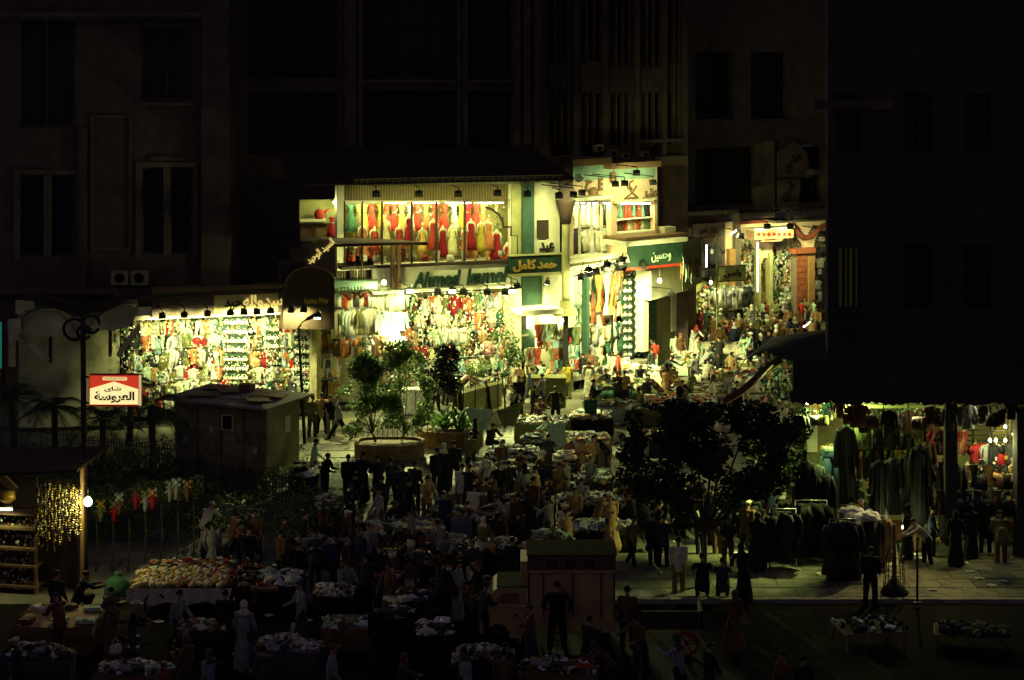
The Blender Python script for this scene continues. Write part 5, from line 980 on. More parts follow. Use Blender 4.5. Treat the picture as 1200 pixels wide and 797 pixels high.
# brick planters
def planter(px0, px1, pyb, h, label, depth=1.6, plants=None):
    p0, p1 = at(px0, pyb, 0), at(px1, pyb, 0); t = thing('brick_planter', label, 'planter', (p0.lerp(p1, .5)), 0)
    rx, cx = (p1.x-p0.x)/2, (p0.x+p1.x)/2; cy = p0.y+depth/2; mb = MB(); rr = lambda k, z: [Vector((cx+rx*k*max(-1,min(1,1.15*math.cos(a))), cy+depth/2*k*max(-1,min(1,1.15*math.sin(a))), z)) for a in [j*math.pi/8 for j in range(16)]]
    mb.rings([rr(1,0), rr(1,h), rr(.9,h), rr(.9,h-.12)], 0, False); part('wall', mb, mat('rough_brickwork', (.24,.16,.09), .95, .5, 7, .8), t)
    mb = MB(); mb.rings([rr(.88,h-.2), rr(.88,h-.1)]); part('soil', mb, M['bark'], t); return t, cx, cy, rx
t, cx, cy, rx = planter(414, 496, 541, .62, 'curved brick planter with the two bushy trees', 2.0)
mb = MB()
for i in range(16): x = cx-rx+.05+i*.2; mb.tube([(x, cy+.9, .6), (x, cy+.9, 1.2)], .012, 4); 
mb.tube([(cx-rx, cy+.9, 1.1), (cx+rx, cy+.9, 1.1)], .014, 4); solo('railing', mb, M['steel'], 'low iron railing behind the two bushy planter trees', 'railing')
t, cx, cy, rx = planter(488, 566, 527, .7, 'longer brick planter with broad-leaved plants behind the first', 2.6)
for i in range(9):
    px = 508+i*5.5; b = atd(px, 497+R.uniform(-6,6), 84.5+R.uniform(-.6,.6)); b.z = .6; t = thing('broad_leaved_plant', f'green broad-leaved plant, {ordw(i+1)} from left in the long planter', 'plant', b, 0, 'plants in the long planter')
    for k in range(9):
        a = R.uniform(0, 6.28); L_ = R.uniform(.5,1.0); hgt = R.uniform(.3,.95); p0 = b; mb = MB(); dx = Vector((math.cos(a), math.sin(a), 0)); sx = Vector((-dx.y, dx.x, 0)); mb.sheet([[b+dx*L_*s+Vector((0,0,hgt*1.4*s-hgt*.5*s*s))+sx*w_*.085*math.sin(math.pi*min(1,s*.9+.06)) for w_ in (-1,0,1)] for s in (0,.25,.5,.75,1)], 0, 0); part('leaf', mb, M['leaf2'], t)
# garden fence, kiosk
def railing(a, b, n, h, label, m='steel'):
    t = thing('iron_fence', label, 'fence', a); mb = MB(); mb.tube([a+Vector((0,0,h-.1)), b+Vector((0,0,h-.1))], .018, 4); mb.tube([a+Vector((0,0,.25)), b+Vector((0,0,.25))], .018, 4); part('rail', mb, M[m], t)
    me = None
    for i in range(n):
        p = a.lerp(b, i/(n-1))
        if me is None: mb = MB(); mb.tube([(0,0,0),(0,0,h)], .018, 4); mb.ball((0,0,h+.02), .03, 5); me = mb.data('bar', [M[m]])
        inst('bar', me, WM[t.name].inverted()@p, parent=t)
railing(at(-5, 535, 0), at(92, 545, 0), 34, 1.25, 'dark iron railing across the left garden behind the bead stall')
railing(at(98, 548, 0), at(200, 560, 0), 32, 1.2, 'dark iron railing beneath the tea sign'); railing(at(203, 572, 0), at(372, 600, 0), 48, 1.15, 'dark iron railing in front of the kiosk')
A_, B_ = at(205, 562, 0), at(313, 574, 0); dirx = (B_-A_).normalized(); diry = Vector((-dirx.y, dirx.x, 0)); 
FKi = Fac(205, A_.y, 313, B_.y); FKs = None
t = thing('kiosk', 'low dark plywood kiosk with small round-cornered window', 'kiosk', A_.lerp(B_, .5), FKi.rz); Wk = FKi.u(313)-FKi.u(205); u0, u1 = FKi.u(205), FKi.u(313); Dk = 2.3; ztop = HC-(473-YH)*FKi.pt(260,473).y/F
mb = MB(); FKi.bx(mb, u0, u1, 0, ztop, -Dk, 0); part('wall', mb, mat('plywood', (.34,.29,.16), .85, .4, 1.2), t)
mb = MB(); W = FKi.W; mb.hexa([W(u0-.35,.35,ztop),W(u1+.2,.35,ztop-.05),W(u1+.45,-Dk-.4,ztop+.05),W(u0-.2,-Dk-.4,ztop+.1),W(u0-.35,.35,ztop+.08),W(u1+.2,.35,ztop+.03),W(u1+.45,-Dk-.4,ztop+.13),W(u0-.2,-Dk-.4,ztop+.18)]); part('roof', mb, mat('tar_roof', (.34,.30,.22), .8, .4, 1.5), t)
mb = MB(); mb.hexa([W(u0+1.6,-.4,ztop+.10),W(u0+3.2,-.6,ztop+.10),W(u0+3.3,-1.1,ztop+.13),W(u0+1.9,-.9,ztop+.13),W(u0+1.6,-.4,ztop+.13),W(u0+3.2,-.6,ztop+.13),W(u0+3.3,-1.1,ztop+.16),W(u0+1.9,-.9,ztop+.16)]); part('roof_sheet', mb, M['alum'], t)
mb = MB()
for a, b_, c_, q_ in ((.2,1.4,-.5,.2),(1.0,2.0,-1.6,.35),(2.6,3.9,-1.5,-.2),(.1,1.0,-1.9,.1),(3.0,3.9,-.4,.3)): mb.obox(W(u0+(a+b_)/2, c_, ztop+.19), (b_-a, .8, .03), Matrix.Rotation(q_, 3, 'Z')@Matrix.Rotation(.06, 3, 'Y'))
part('roof_patch', mb, M['wood'], t, kind='stuff')
mb = MB(); FKi.bx(mb, u0+1.7, u0+2.2, ztop+.15, ztop+.42, -2.2, -1.8); part('roof_vent', mb, M['wood'], t)
for i, (a, b_, c_, e_) in enumerate(((206,231,477,500),(206,231,501,558),(233,257,478,530),(275,285,478,520),(287,311,477,515),(287,311,516,560),(233,285,532,560))): mb = MB(); FKi.box(mb, a, c_, b_, e_, .01, .02+.012*(i % 3)); part('plywood_panel', mb, [mat('plywood_%d' % (i % 3), ((.30,.25,.13),(.24,.21,.13),(.36,.30,.15))[i % 3], .9, .6, 1.6)], t)
for a, c_ in ((214,512),(245,500),(296,524)): mb = MB(); FKi.box(mb, a, c_, a+5, c_+7, .05, .06); part('poster_scrap', mb, cloth('cream'), t)
mb = MB(); FKi.box(mb, 259, 486, 273, 505, .02, .06); part('window_frame', mb, M['cream'], t); mb = MB(); FKi.box(mb, 261, 487.5, 271, 503, .06, .09); part('window_pane', mb, M['dark'], t)
for i in range(1, 4): fb('wall_batten', FKi, [(205+i*27, 476, 206+i*27, 560, 0, .03)], M['darkwood'], t)
mb = MB(); mb.hexa([W(u1+.01,-1.2,1.9),W(u1+.04,-1.2,1.9),W(u1+.04,-1.6,1.9),W(u1+.01,-1.6,1.9),W(u1+.01,-1.2,2.5),W(u1+.04,-1.2,2.5),W(u1+.04,-1.6,2.5),W(u1+.01,-1.6,2.5)]); part('side_poster', mb, cloth('cream'), t)
# lamp posts
def lamp_post(px, pyb, pyt, label, head=1, lean=0.0, ty=None):
    b = at(px+lean, pyb, 0); t = thing('street_lamp', label, 'street lamp', b); tp = HC-(pyt-YH)*b.y/F; xt = (px-CX)/F*b.y
    mb = MB(); mb.tube([b, ((b.x+xt)/2, b.y, tp/2), (xt, b.y, tp)], [.075,.06,.045], 8); mb.tube([(xt,b.y,tp), (xt+head*.15,b.y,tp+.22), (xt+head*.4,b.y,tp+.38)], .035, 6); part('pole', mb, M['black'], t)
    mb = MB(); q = Matrix.Rotation(-head*.5, 3, 'Y'); mb.obox((xt+head*.62,b.y,tp+.5), (.62,.22,.13), q); part('lamp_head', mb, M['black'], t)
    mb = MB(); mb.obox((xt+head*.62,b.y,tp+.425), (.46,.16,.02), q); part('lamp_glass', mb, M['glass'], t); return t
lamp_post(717.5, 446, 322, 'unlit black street lamp in front of the street shop'); lamp_post(350, 520, 384, 'slim unlit street lamp beside the kiosk', 1, 7)
b = at(840, 420, 0); t = thing('sign_pole', 'slim pale pole carrying the olive sign in the lane', 'pole', b); mb = MB(); mb.tube([b, b+Vector((0,0,HC-(275-YH)*b.y/F))], .05, 6); part('pole', mb, M['olive'], t); mb = MB(); mb.tube([b+Vector((0,0,4.2)), (FH.pt(843,318).x, FH.pt(843,318).y, 4.2)], .02, 4); part('sign_arm', mb, M['steel'], t)
# tea sign and its pole
b = at(99.5, 690, 0); t = thing('sign_pole', 'tall dark pole at left carrying the red tea sign', 'pole', b); mb = MB(); mb.tube([b, b+Vector((-.06,0,HC-(372-YH)*b.y/F))], [.10,.08], 8); part('pole', mb, M['darkwood'], t)
mb = MB(); q = atd(98, 384, b.y)
for k in range(3):
    r0 = (.32,.26,.2)[k]; cc = q+Vector(((-.28,.24,.02)[k], -.05, (-.05,.1,-.15)[k])); mb.tube([cc+Vector((r0*math.cos(a), .06*math.sin(a*2), r0*math.sin(a))) for a in [j*2*math.pi/14 for j in range(14)]], .05, 6)
part('cable_coil', mb, M['black'], t)
FT2 = Fac(104, b.y-.15, 166, b.y-.15)
s = thing('tea_sign', 'red and cream lit box sign with Arabic tea lettering', 'sign', FT2.pt(135, 476)); fb('casing', FT2, [(104.3,439,165.5,476.5,-.22,-.02)], M['red'], s); fb('casing_edge', FT2, [(162.6,440,165.4,475.5,-.02,.01)], mat('sign_edge', (.6,.5,.22), emis=.8), s)
mb = MB(); FT2.poly(mb, [(105,440.3),(162,440.3),(162,474.3),(105,474.3)], 0, .02); part('red_face', mb, mat('lit_red', (.52,.035,.015), emis=1.0), s)
mb = MB(); FT2.poly(mb, [(105.3,455.6),(133.5,447.3),(161.8,456.2),(161.8,474),(105.3,474)], .02, .03); part('cream_face', mb, mat('lit_cream', (.88,.74,.33), emis=1.1), s)
mb = MB(); FT2.poly(mb, [(121,441.7),(148,442),(149.3,444),(148,446),(121,445.8),(119.6,443.8)], .022, .036); part('caption_plate', mb, mat('lit_cream2', (.90,.72,.28), emis=.8), s)
lettering('العروسة', 47*b.y/F, 13.5*b.y/F, FT2.pt(134, 465.5, .04), 0, s, M['dark'], .004, .035); lettering('شاى', 19.5*b.y/F, 6.2*b.y/F, FT2.pt(132, 456.2, .04), 0, s, M['dark'], .004, .03); lettering('شركة سلع الشاى', 24*b.y/F, 2.4*b.y/F, FT2.pt(134.5, 443.9, .045), 0, s, M['red'], .004, .02)
mb = MB(); mb.tube([FT2.pt(98,442,-.1), FT2.pt(106,442,-.1)], .03, 5); mb.tube([FT2.pt(98,472,-.1), FT2.pt(106,472,-.1)], .03, 5); part('sign_bracket', mb, M['steel'], s)
light(s, 'AREA', FT2.pt(134, 458, .12), 6, (1,.75,.35), (1.4,.8), FT2.pt(134, 458, 2))
for i in range(7):
    p = atd(112+i*19, 598-i*4, 64.5); p.z = 0; t = thing('speckled_shrub', f'pale speckled shrub, {ordw(i+1)} from left behind the toy cord', 'shrub', p, 0, 'pale shrubs behind the toy cord'); mb = MB(); top = atd(112+i*19, 590-i*4, 64.5)
    leaves(mb, top, (.42,.3,.5), 420, .05, 0, .6, .2); part('foliage', mb, M['leaf3'], t); mb = MB(); mb.tube([p, (p+top)/2+Vector((.05,0,0)), top], [.03,.025,.015], 5); part('stem', mb, M['bark'], t)
# ------------------------------------------------------------------ bead stall at left, with its bulb
b = at(60, 700, 0); t = thing('bead_stall', 'wooden stall with flat dark roof at the left edge', 'stall', b); y0 = b.y
FBs = Fac(0, y0+.6, 100, y0)
fb('post', FBs, [(40,560,43,700,-.05,.05)], M['wood'], t); fb('post', FBs, [(94,540,97,700,-.05,.05)], M['wood'], t)
mb = MB(); W = FBs.W; za = FBs.z(50, 556); mb.hexa([W(-1.2,.6,za-.1),W(FBs.u(100),.6,za+.25),W(FBs.u(100)+.2,-1.3,za+.6),W(-1.2,-1.3,za+.3),W(-1.2,.6,za),W(FBs.u(100),.6,za+.33),W(FBs.u(100)+.2,-1.3,za+.68),W(-1.2,-1.3,za+.38)]); part('roof', mb, M['darkwood'], t)
for i, py in enumerate((601,618,642,662,686)): fb('shelf', FBs, [(-8,py,41,py+3,-.5,.12)], M['wood'], t)
fb('back_board', FBs, [(-10,560,97,700,-.9,-.8)], M['darkwood'], t)
mb = MB(); FBs.poly(mb, [(-8,560),(0,552),(20,572),(14,576)], .1,.2); part('brace', mb, M['wood'], t)
clutter(FBs, -6, 604, 40, 690, 260, -.1, 'trinkets on the bead stall shelves', (.03,.09), .5)
bm = [mat('gilt_bead', (.55,.42,.10), .35, metal=.4), mat('pearl_bead', (.6,.58,.4), .4), cloth('charcoal'), cloth('brown')]
for i in range(26):
    px = 43+i*2.05; mb = MB(); n = R.randint(16, 26); top = R.uniform(566, 576); sp = .055
    p0 = FBs.pt(px, top, .08+.1*(i % 2))
    for k in range(n): mb.ball(p0+Vector((.018*math.sin(k*.9+i), .02*math.cos(k), -k*sp*1.35)), R.uniform(.022,.038), 5, R.choice((0,0,1,1,2,3)))
    mb.tube([p0+Vector((0,0,.15)), p0-Vector((0,0,n*sp*1.3))], .006, 3, 2)
    solo('bead_string', mb, bm, f'glinting string of beads, {ordw(i+1)} from left at the bead stall', 'beads', 'strings of beads at the left stall')
bulb(FBs.pt(103, 588, .25), 95, 'round glowing bulb on the pole of the bead stall', .125, .3, (1,.9,.3)); tube_light(FBs.pt(-6,597,.3), FBs.pt(14,597,.3), 8, 'fluorescent lamp at the left edge over the stall shelves', (0,-.5,-1))
mb = MB(); q = FBs.pt(8, 586, .1); mb.lathe([(.1,-.1),(.3,.05),(.28,.25),(.1,.32)], q, 12); solo('brass_pot', mb, M['gold'], 'lit rounded brass pot above the fluorescent lamp at left edge', 'pot')
for i in range(9):                                   # dolls and masks on a cord
    p = atd(118+i*13+4*math.sin(i*2.3), 590-i*3.3+4*math.sin(i*1.7), 63.5); c = ('mustard','olive','pale green','brown','olive','tan','grey','pale green','tan')[i]; t = thing('soft_toy', f'small {c} hanging toy, {ordw(i+1)} from left on the cord behind the heaped cart', 'toy', p, 0, 'toys on the cord')
    mb = MB()
    for a, b2, r in ((0,0,.09),(-.1,.08,.06),(.1,.08,.06),(-.09,-.09,.05),(.09,-.09,.05)): mb.ball(p+Vector((a,-.03,b2)), r, 7)
    part('head', mb, cloth(c), t); mb = MB(); mb.tube([p-Vector((0,0,.08)), p-Vector((.0,0,.3)), p-Vector((.02,0,.55))], [.07,.09,.05], 7); mb.tube([p-Vector((.0,0,.12)), p+Vector((.16,0,-.28))], .035, 5); mb.tube([p-Vector((.0,0,.12)), p+Vector((-.16,0,-.28))], .035, 5); part('body', mb, cloth(R.choice(['grey','brown','olive','crimson'])), t)
mb = MB(); mb.tube([atd(104,588,62.6)]+[atd(118+i*13, 584-i*3.3+3*math.sin(i*1.7), 62.6) for i in range(9)], .012, 4); solo('toy_line', mb, M['steel'], 'cord strung with small toys above the heaped cart', 'cord')
mb = MB(); p = at(138, 700, 0)
mb.lathe([(.36,.0),(.42,.12),(.4,.3),(.34,.5),(.2,.62),(.08,.68),(.12,.75)], p, 14); solo('green_sack', mb, cloth('dark green'), 'bulging green sack left of the heaped cart', 'sack')
# ------------------------------------------------------------------ market tables
def stall(px0, px1, pyf, pyb, desc, cols, cloth_c, h=.75, n=8, loose=70, mound=.22, skirt=True, big=1.0, yaw=0.0, kinds=('folded_garment','crumpled_garment')):
    p0, p1 = at(px0, pyf, h), at(px1, pyf, h); dd = min(2.4, max(.8, at(px0, pyb, h+mound*.5).y-p0.y)); wd = p1.x-p0.x; c = Vector(((p0.x+p1.x)/2, p0.y+dd/2, 0))
    t = thing('market_table', f'trestle table: {desc}', 'table', c, yaw, 'market tables'); Mx = WM[t.name]
    mb = MB(); mb.box(-wd/2, wd/2, -dd/2, dd/2, h-.05, h); part('tabletop', mb, M['wood'], t, True)
    for sx in (-1, 1):
        for sy in (-1, 1): mb = MB(); x, y = sx*(wd/2-.08), sy*(dd/2-.08); mb.box(x-.03, x+.03, y-.03, y+.03, 0, h-.05); part('leg', mb, M['wood'], t, True)
    if skirt:
        mb = MB(); n_ = max(8, int(wd/.12)); T = lambda x, y, z: Mx @ Vector((x, y, z))
        g = [[T(-wd/2-.04+(wd+.08)*i/n_, y+(.03*math.sin(i*1.9)+.015*math.sin(i*.7))*(k > 0), z) for i in range(n_+1)] for k, (y, z) in enumerate(((dd/2, h+.012), (-dd/2-.02, h+.012), (-dd/2-.05, h-.25), (-dd/2-.06, .08)))]; mb.sheet(g, 0)
        for s_ in (-1, 1): g = [[T(s_*(wd/2+.04)+s_*.03*math.sin(j*2.1)*(k > 0), -dd/2+dd*j/6, z) for j in range(7)] for k, z in enumerate((h+.01, h-.3, .1))]; mb.sheet(g, 0)
        solo('table_cloth', mb, cloth(cloth_c), f'{cloth_c} cloth hanging from the table: {desc}', 'tablecloth', 'cloths on market tables')
    mb = MB()
    def hz(x, y): return h+.03+mound*max(0, 1-(2*x/wd)**2*.8)*max(0, 1-(2*y/dd)**2)*(.7+.6*noise.noise(Vector((x*1.7, y*1.7, px0))))
    mi = [cloth(k) for k in cols]
    for i in range(loose):
        x, y = R.uniform(-.48,.48)*wd, R.uniform(-.46,.46)*dd; z = hz(x, y); s_ = R.uniform(.08,.20)*big; q = Matrix.Rotation(R.uniform(0,6.3),3,'Z')@Matrix.Rotation(R.gauss(0,.3),3,'X')@Matrix.Rotation(R.gauss(0,.3),3,'Y'); k = R.random()*9
        g = [[Mx@(Vector((x, y, z))+q@Vector((u*s_*(1+.3*math.sin(k+v*3)), v*s_*.6, .04*math.sin(u*2.5+k)+.035*math.sin(v*3+k)+.03*(1-abs(u))))) for u in (-1,-.5,0,.5,1)] for v in (-1,0,1)]; mb.sheet(g, R.randrange(len(mi)), .035, True)
    # under-mound so the goods rest on something
    g = [[Mx@Vector((wd*(i/8-.5)*.97, dd*(j/6-.5)*.97, hz(wd*(i/8-.5), dd*(j/6-.5))-.03)) for i in range(9)] for j in range(7)]; mb.sheet(g, 0)
    o = part('heap_of_goods', mb, mi); props(o, f'heaped loose goods on the table: {desc}', 'goods', None, 'stuff')
    nx = max(1, int(math.ceil(n/2)))
    for i in range(n):
        r, ci = divmod(i, nx); x = (ci+.5+R.uniform(-.25,.25))/nx*wd*.92-wd*.46; y = (-.3 if r == 0 else .22)*dd+R.uniform(-.08,.08); c_ = R.choice(cols); k = R.choice(kinds)
        p = Mx@Vector((x, y, hz(x, y)+.0)); garment(k, p, R.uniform(0,6.3), .55*big*R.uniform(.8,1.15), c_, f'{c_} {WORD[k]}, {ordw(ci+1)}, {"front" if r == 0 else "back"} row, {desc}', f'garments on {desc}')
    return t
LT = ['cream','white','cream','pale yellow','pale green','tan','olive','grey','white','charcoal']
LR = LT+['red','orange','pink','red']; DK = ['charcoal','grey','olive','cream','brown','pale green','black','tan']; MD = ['grey','cream','pale green','olive','charcoal','tan','white']
stall(733,776,440,427,'pale heap left of the standing pair', LT, 'cream'); stall(791,820,424,408,'table with the green-clad child', LT, 'pale green', n=5)
stall(812,893,443,429,'red-topped heap in mid lane', LR, 'cream', n=10, loose=120); stall(786,872,460,448,'long cream heap in the lane', LT, 'olive', n=10, loose=120)
stall(752,846,476,461,'patterned heap before the broad tree', LR, 'olive', n=12, loose=140); stall(700,742,458,447,'black bags beside the lamp post', ['black','black','charcoal','olive'], 'dark green', n=4, loose=40, mound=.45)
stall(744,768,458,442,'orange and green pile on olive cloth', ['teal','orange','olive','cream'], 'olive', n=4, loose=40); stall(826,881,409,399,'flat cream bed-like table in the lane', ['cream','cream','pale yellow'], 'cream', n=3, loose=12, mound=.03)
stall(852,892,426,416,'small pile below the flat cream table', LT, 'olive', n=4, loose=50); stall(832,862,395,384,'far pile behind the flat table', LR, 'grey', n=4, loose=50)
stall(905,962,384,374,'far pile beside the black building', LR, 'tan', n=4, loose=60); stall(870,908,372,366,'farthest pile under the arches', LT, 'cream', n=3, loose=40); stall(800,850,378,372,'far-left pile under the lane signs', LT, 'tan', n=3, loose=40)
stall(685,735,478,468,'checked cloth behind the sweater man', MD+['olive'], 'pale green', n=4, loose=50); stall(735,775,480,470,'small heap left of tree top', LR, 'olive', n=4, loose=60)
stall(604,668,499,487,'yellow-edged table of small wares', ['cream','grey','tan','charcoal','white'], 'olive', n=6, loose=150, mound=.05, big=.6); stall(668,718,492,482,'table joined right of the wares', MD, 'black', n=4, loose=60, mound=.1)
stall(660,716,522,506,'striped heap under the round lamp', LR[:9]+['orange'], 'tan', n=7, loose=110); stall(572,632,537,522,'green-topped heap in the middle', ['pale green','cream','grey','white','charcoal'], 'charcoal', n=7, loose=110)
stall(548,628,556,541,'wide dim heap in the middle', DK+['white','pale green'], 'brown', n=8, loose=130); stall(612,658,520,508,'small heap beside the pale-clad seller', MD, 'black', n=4, loose=60)
stall(676,738,567,554,'pale clothes by the tree shade', MD, 'black', n=6, loose=60, mound=.12); stall(655,724,592,577,'white tangle left of the standing doll', ['white','cream','pale green','grey','charcoal'], 'black', n=7, loose=110)
stall(720,762,595,580,'white trinkets beside the trunk', ['white','cream','grey','charcoal'], 'black', n=4, loose=90, big=.6); stall(672,744,624,610,'pale blue denim heap', ['pale blue','grey','pale blue','cream','charcoal'], 'black', n=7, loose=120)
stall(622,670,634,622,'cream scraps above the truck', MD, 'black', n=4, loose=50); stall(424,520,628,610,'black and cream heap on pleated cloth', DK+['cream','white'], 'brown', n=9, loose=130)
stall(500,552,606,594,'dark books near the dark crowd', DK, 'grey', n=4, loose=70, big=.7); stall(548,604,650,630,'dark striped stall behind the truck', DK, 'black', n=6, loose=80)
stall(303,352,688,668,'pale fish-like bundle in the foreground', ['cream','pale green','white','grey','charcoal'], 'black', n=4, loose=80, mound=.3); stall(368,414,700,684,'cream trinkets right of the bundle', ['cream','tan','charcoal','white'], 'black', n=4, loose=90, big=.6)
stall(452,500,712,690,'dark bags in the foreground', ['black','charcoal','brown','cream'], 'black', n=5, loose=60); stall(487,528,745,735,'white-edged strip in the foreground', ['white','cream','charcoal'], 'black', n=4, loose=50, h=.6)
stall(450,480,725,712,'white scraps lower foreground', ['white','charcoal','black'], 'black', n=3, loose=30); stall(14,106,738,706,'dim tray of bread and fruit', ['tan','brown','mustard','cream','pale green'], 'brown', n=6, loose=0, mound=.1, kinds=('folded_garment',))
stall(340,372,560,540,'pale scraps by the kerb corner', ['cream','white','black'], 'black', n=3, loose=30); stall(370,396,600,580,'crate of black and white boxes', ['charcoal','cream','olive'], 'black', n=4, loose=50, h=.9)
stall(985,1062,742,722,'glass-glinting wares on the dark road', ['black','charcoal','white','black'], 'black', n=4, loose=40, h=.5, big=.5, skirt=False, mound=.12, yaw=.15); stall(1100,1182,746,730,'dim shoes at lower right', ['black','charcoal','olive','black'], 'black', n=4, loose=50, h=.4, skirt=False, mound=.1, yaw=-.2)
EX = [(640,700,545,534,'dim heap between the striped heap and tree'),(590,640,590,577,'dark heap in the open middle'),(556,616,612,600,'low heap left of the truck board'),(436,500,658,645,'dark pile in the shadow below the pleated cloth'),(500,552,682,668,'scattered pile left of the striped figure'),(420,470,682,669,'small pile right of the cream trinkets'),(742,792,562,549,'dim pile left in tree shade'),(610,655,648,636,'pile just above the truck board'),(330,392,642,628,'dim pile behind the cart people'),(236,292,640,628,'dim pile behind the long cart'),(378,440,738,722,'dark pile at lower left of centre'),(535,602,776,758,'dark pile cut by bottom edge before the truck'),(610,700,790,772,'dark pile at the bottom centre'),(205,262,742,728,'dark pile in front of the long cart'),(296,376,764,748,'glinting pile at the lower left'),(110,196,792,774,'dark pile at the bottom left'),(735,796,517,505,'pale pile at the top of tree shade'),(648,700,541,530,'olive pile left of the tree'),(500,545,640,628,'brown pile by the dark books'),(5,80,775,758,'dark pile in the bottom left corner'),(688,735,560,549,'tan pile left of the tree trunk'),(404,440,640,628,'small pile right of the crate')]
for i, (a, b, c, d, ds) in enumerate(EX): stall(a, b, c, d, ds, R.choice([DK, MD, DK+['red','white'], MD+['orange','cream']]), R.choice(['black','charcoal','brown','black']), n=5, loose=100, big=R.uniform(.6,.9), mound=R.uniform(.15,.35), yaw=R.uniform(-.25,.25), h=R.uniform(.6,.8))
# sloping stalls backs, pale cloths in the middle
def drape(pts, c, label, d0=.03):
    mb = MB(); n = 12; a, b, c_, d_ = [Vector(p) for p in pts]
    g = [[a.lerp(b, i/n).lerp(d_.lerp(c_, i/n), j/6)+Vector((0,-.07*math.sin(i*1.3+j*.3)*(j/6),.0)) for i in range(n+1)] for j in range(7)]; mb.sheet(g, 0, .02); return solo('draped_cloth', mb, cloth(c), label, 'cloth', 'cloths draped in the middle of the square')
drape((atd(544,478,84), atd(578,480,83.6), atd(572,503,83.4), atd(556,504,83.8)), 'pale green', 'pale green cloth hanging beside the long planter'); drape((atd(582,482,83.5), atd(614,470,84), atd(604,500,83.2), atd(588,498,83)), 'olive', 'olive cloth draped right of the pale green one')
drape((atd(640,498,81), atd(662,496,81), atd(664,520,80.6), atd(650,530,80.4)), 'pale green', 'pale cloth hung over the shoulder of the middle heap'); 
t = thing('counter', 'long pale canvas-sided counter behind the planter, rising to the right', 'counter', at(562, 490, 0)); mb = MB(); a, b = atd(538,462,88), atd(588,449,92); mb.hexa([(a.x,a.y,.2),(b.x,b.y,.2),(b.x,b.y+.8,.2),(a.x,a.y+.8,.2),a,b,b+Vector((0,.8,0)),a+Vector((0,.8,0))]); part('side_panel', mb, M['olive'], t)
for i in range(4): p = a.lerp(b, .1+i*.27); mb = MB(); mb.tube([(p.x,p.y-.04,.1),(p.x,p.y-.04,p.z+.35)], .025, 5); part('post', mb, M['steel'], t)
for i, c in enumerate(('charcoal','brown','tan','black')): garment('coat', atd(533+i*2, 458, 88), 1.4, 1.2, c, f'{c} coat at the left end of the pale counter', 'coats at the end of the pale counter', .6)
for (x, y, w_, dd_, hh, lab, c, e) in ((643,478,1.55,1.0,1.35,'large olive box counter in front of the fabric shop','olive',0), (722,427,.75,.8,1.15,'mustard carton beside the lamp post','mustard',0), (894,372,1.9,.8,1.7,'black cabinet standing in the far crowd','black',0), (897,372,1.2,.3,.8,'brown carton held before the black cabinet','tan',0), (487,487,1.2,.7,1.15,'white freezer chest behind the planter','white',0)):
    p = at(x, y, 0); mb = MB(); mb.box(p.x-w_/2, p.x+w_/2, p.y, p.y+dd_, .05, hh-.06, 0); mb.box(p.x-w_/2-.03, p.x+w_/2+.03, p.y-.03, p.y+dd_+.03, hh-.057, hh, 0); mb.box(p.x-.02, p.x+.02, p.y-.012, p.y, .1, hh-.1, 1); solo('box_counter' if e == 0 and hh > 1 else 'carton', mb, [cloth(c), M['wood']], lab, 'box')
garment('coat', atd(722,418,99.2), .3, 1.5, 'red', 'long red robe hanging just right of the lamp post', 'robes by the lamp post', .5)
for i, (x, y, c) in enumerate(((683,408,'red'),(681,418,'cream'),(731,418,'pale green'),(735,417,'white'))): garment('shirt' if i < 2 else 'trousers', atd(x, y, 99), .2*i, .9, c, f'{c} garment hung at the edge of the street shop, {ordw(i+1)} from left', 'garments hung by the lane')
# heaped hand cart
p0, p1 = at(150, 690, .8), at(325, 690, .8); y0 = p0.y; x0, x1 = p0.x, p1.x
t = thing('hand_cart', 'long cart heaped with pale soft rolls and red cloth, cloth-skirted', 'cart', ((x0+x1)/2, y0+1, 0)); mb = MB(); mb.box(x0, x1, y0, y0+2.2, .72, .8); part('bed', mb, M['wood'], t)
for x in (x0+.8, x1-.8):
    for s_ in (-.0, 2.1): mb = MB(); mb.tube([(x+.32*math.cos(a), y0+s_, .34+.32*math.sin(a)) for a in [k*math.pi/8 for k in range(17)]], .035, 5); [mb.tube([(x,y0+s_,.34),(x+.32*math.cos(a),y0+s_,.34+.32*math.sin(a))], .012, 4) for a in [k*math.pi/4 for k in range(8)]]; part('wheel', mb, M['black'], t)
mb = MB(); n_ = 40; g = [[Vector((x0-.05+(x1-x0+.1)*i/n_*.72, y0-.05+.05*math.sin(i*1.1)*(k > 0), z+.05*math.sin(i*.5)*(k == 2))) for i in range(n_+1)] for k, z in enumerate((.83,.6,.38))]; mb.sheet(g, 0); solo('cart_cloth', mb, cloth('cream'), 'pale cloth sagging along the front of heaped cart', 'cloth')
W_ = x1-x0
def ch(x, y): return .8+.30*max(0, 1-((x-x0)/W_*2-.75)**2*.7)*min(1, (y-y0)/1.3+.15)
me_r = None
for i in range(250):
    x = x0+.1+(W_*.62)*R.random(); y = y0+.05+1.0*R.random(); c = R.choice(['cream','pale yellow','pale yellow','mustard','tan','pale yellow']) if R.random() < .97 else 'red'
    if me_r is None: mb = MB(); mb.ball((0,0,0), .12, 8, 0, (1.25,.8,.7)); mb.box(-.02,.02,-.10,-.06,-.02,.04,1); me_r = mb.data('soft_roll', [cloth('cream'), cloth('brown')])
    o = inst('soft_roll', me_r, (x, y, ch(x,y)+.05*R.random()), (R.uniform(-.4,.4), R.uniform(-.4,.4), R.uniform(0,3)), (R.uniform(.7,1.1),)*3, None, [cloth(c), cloth('brown')]); props(o, f'{c} soft roll among the many heaped on the long cart', 'roll', f'{c} soft rolls on the cart')
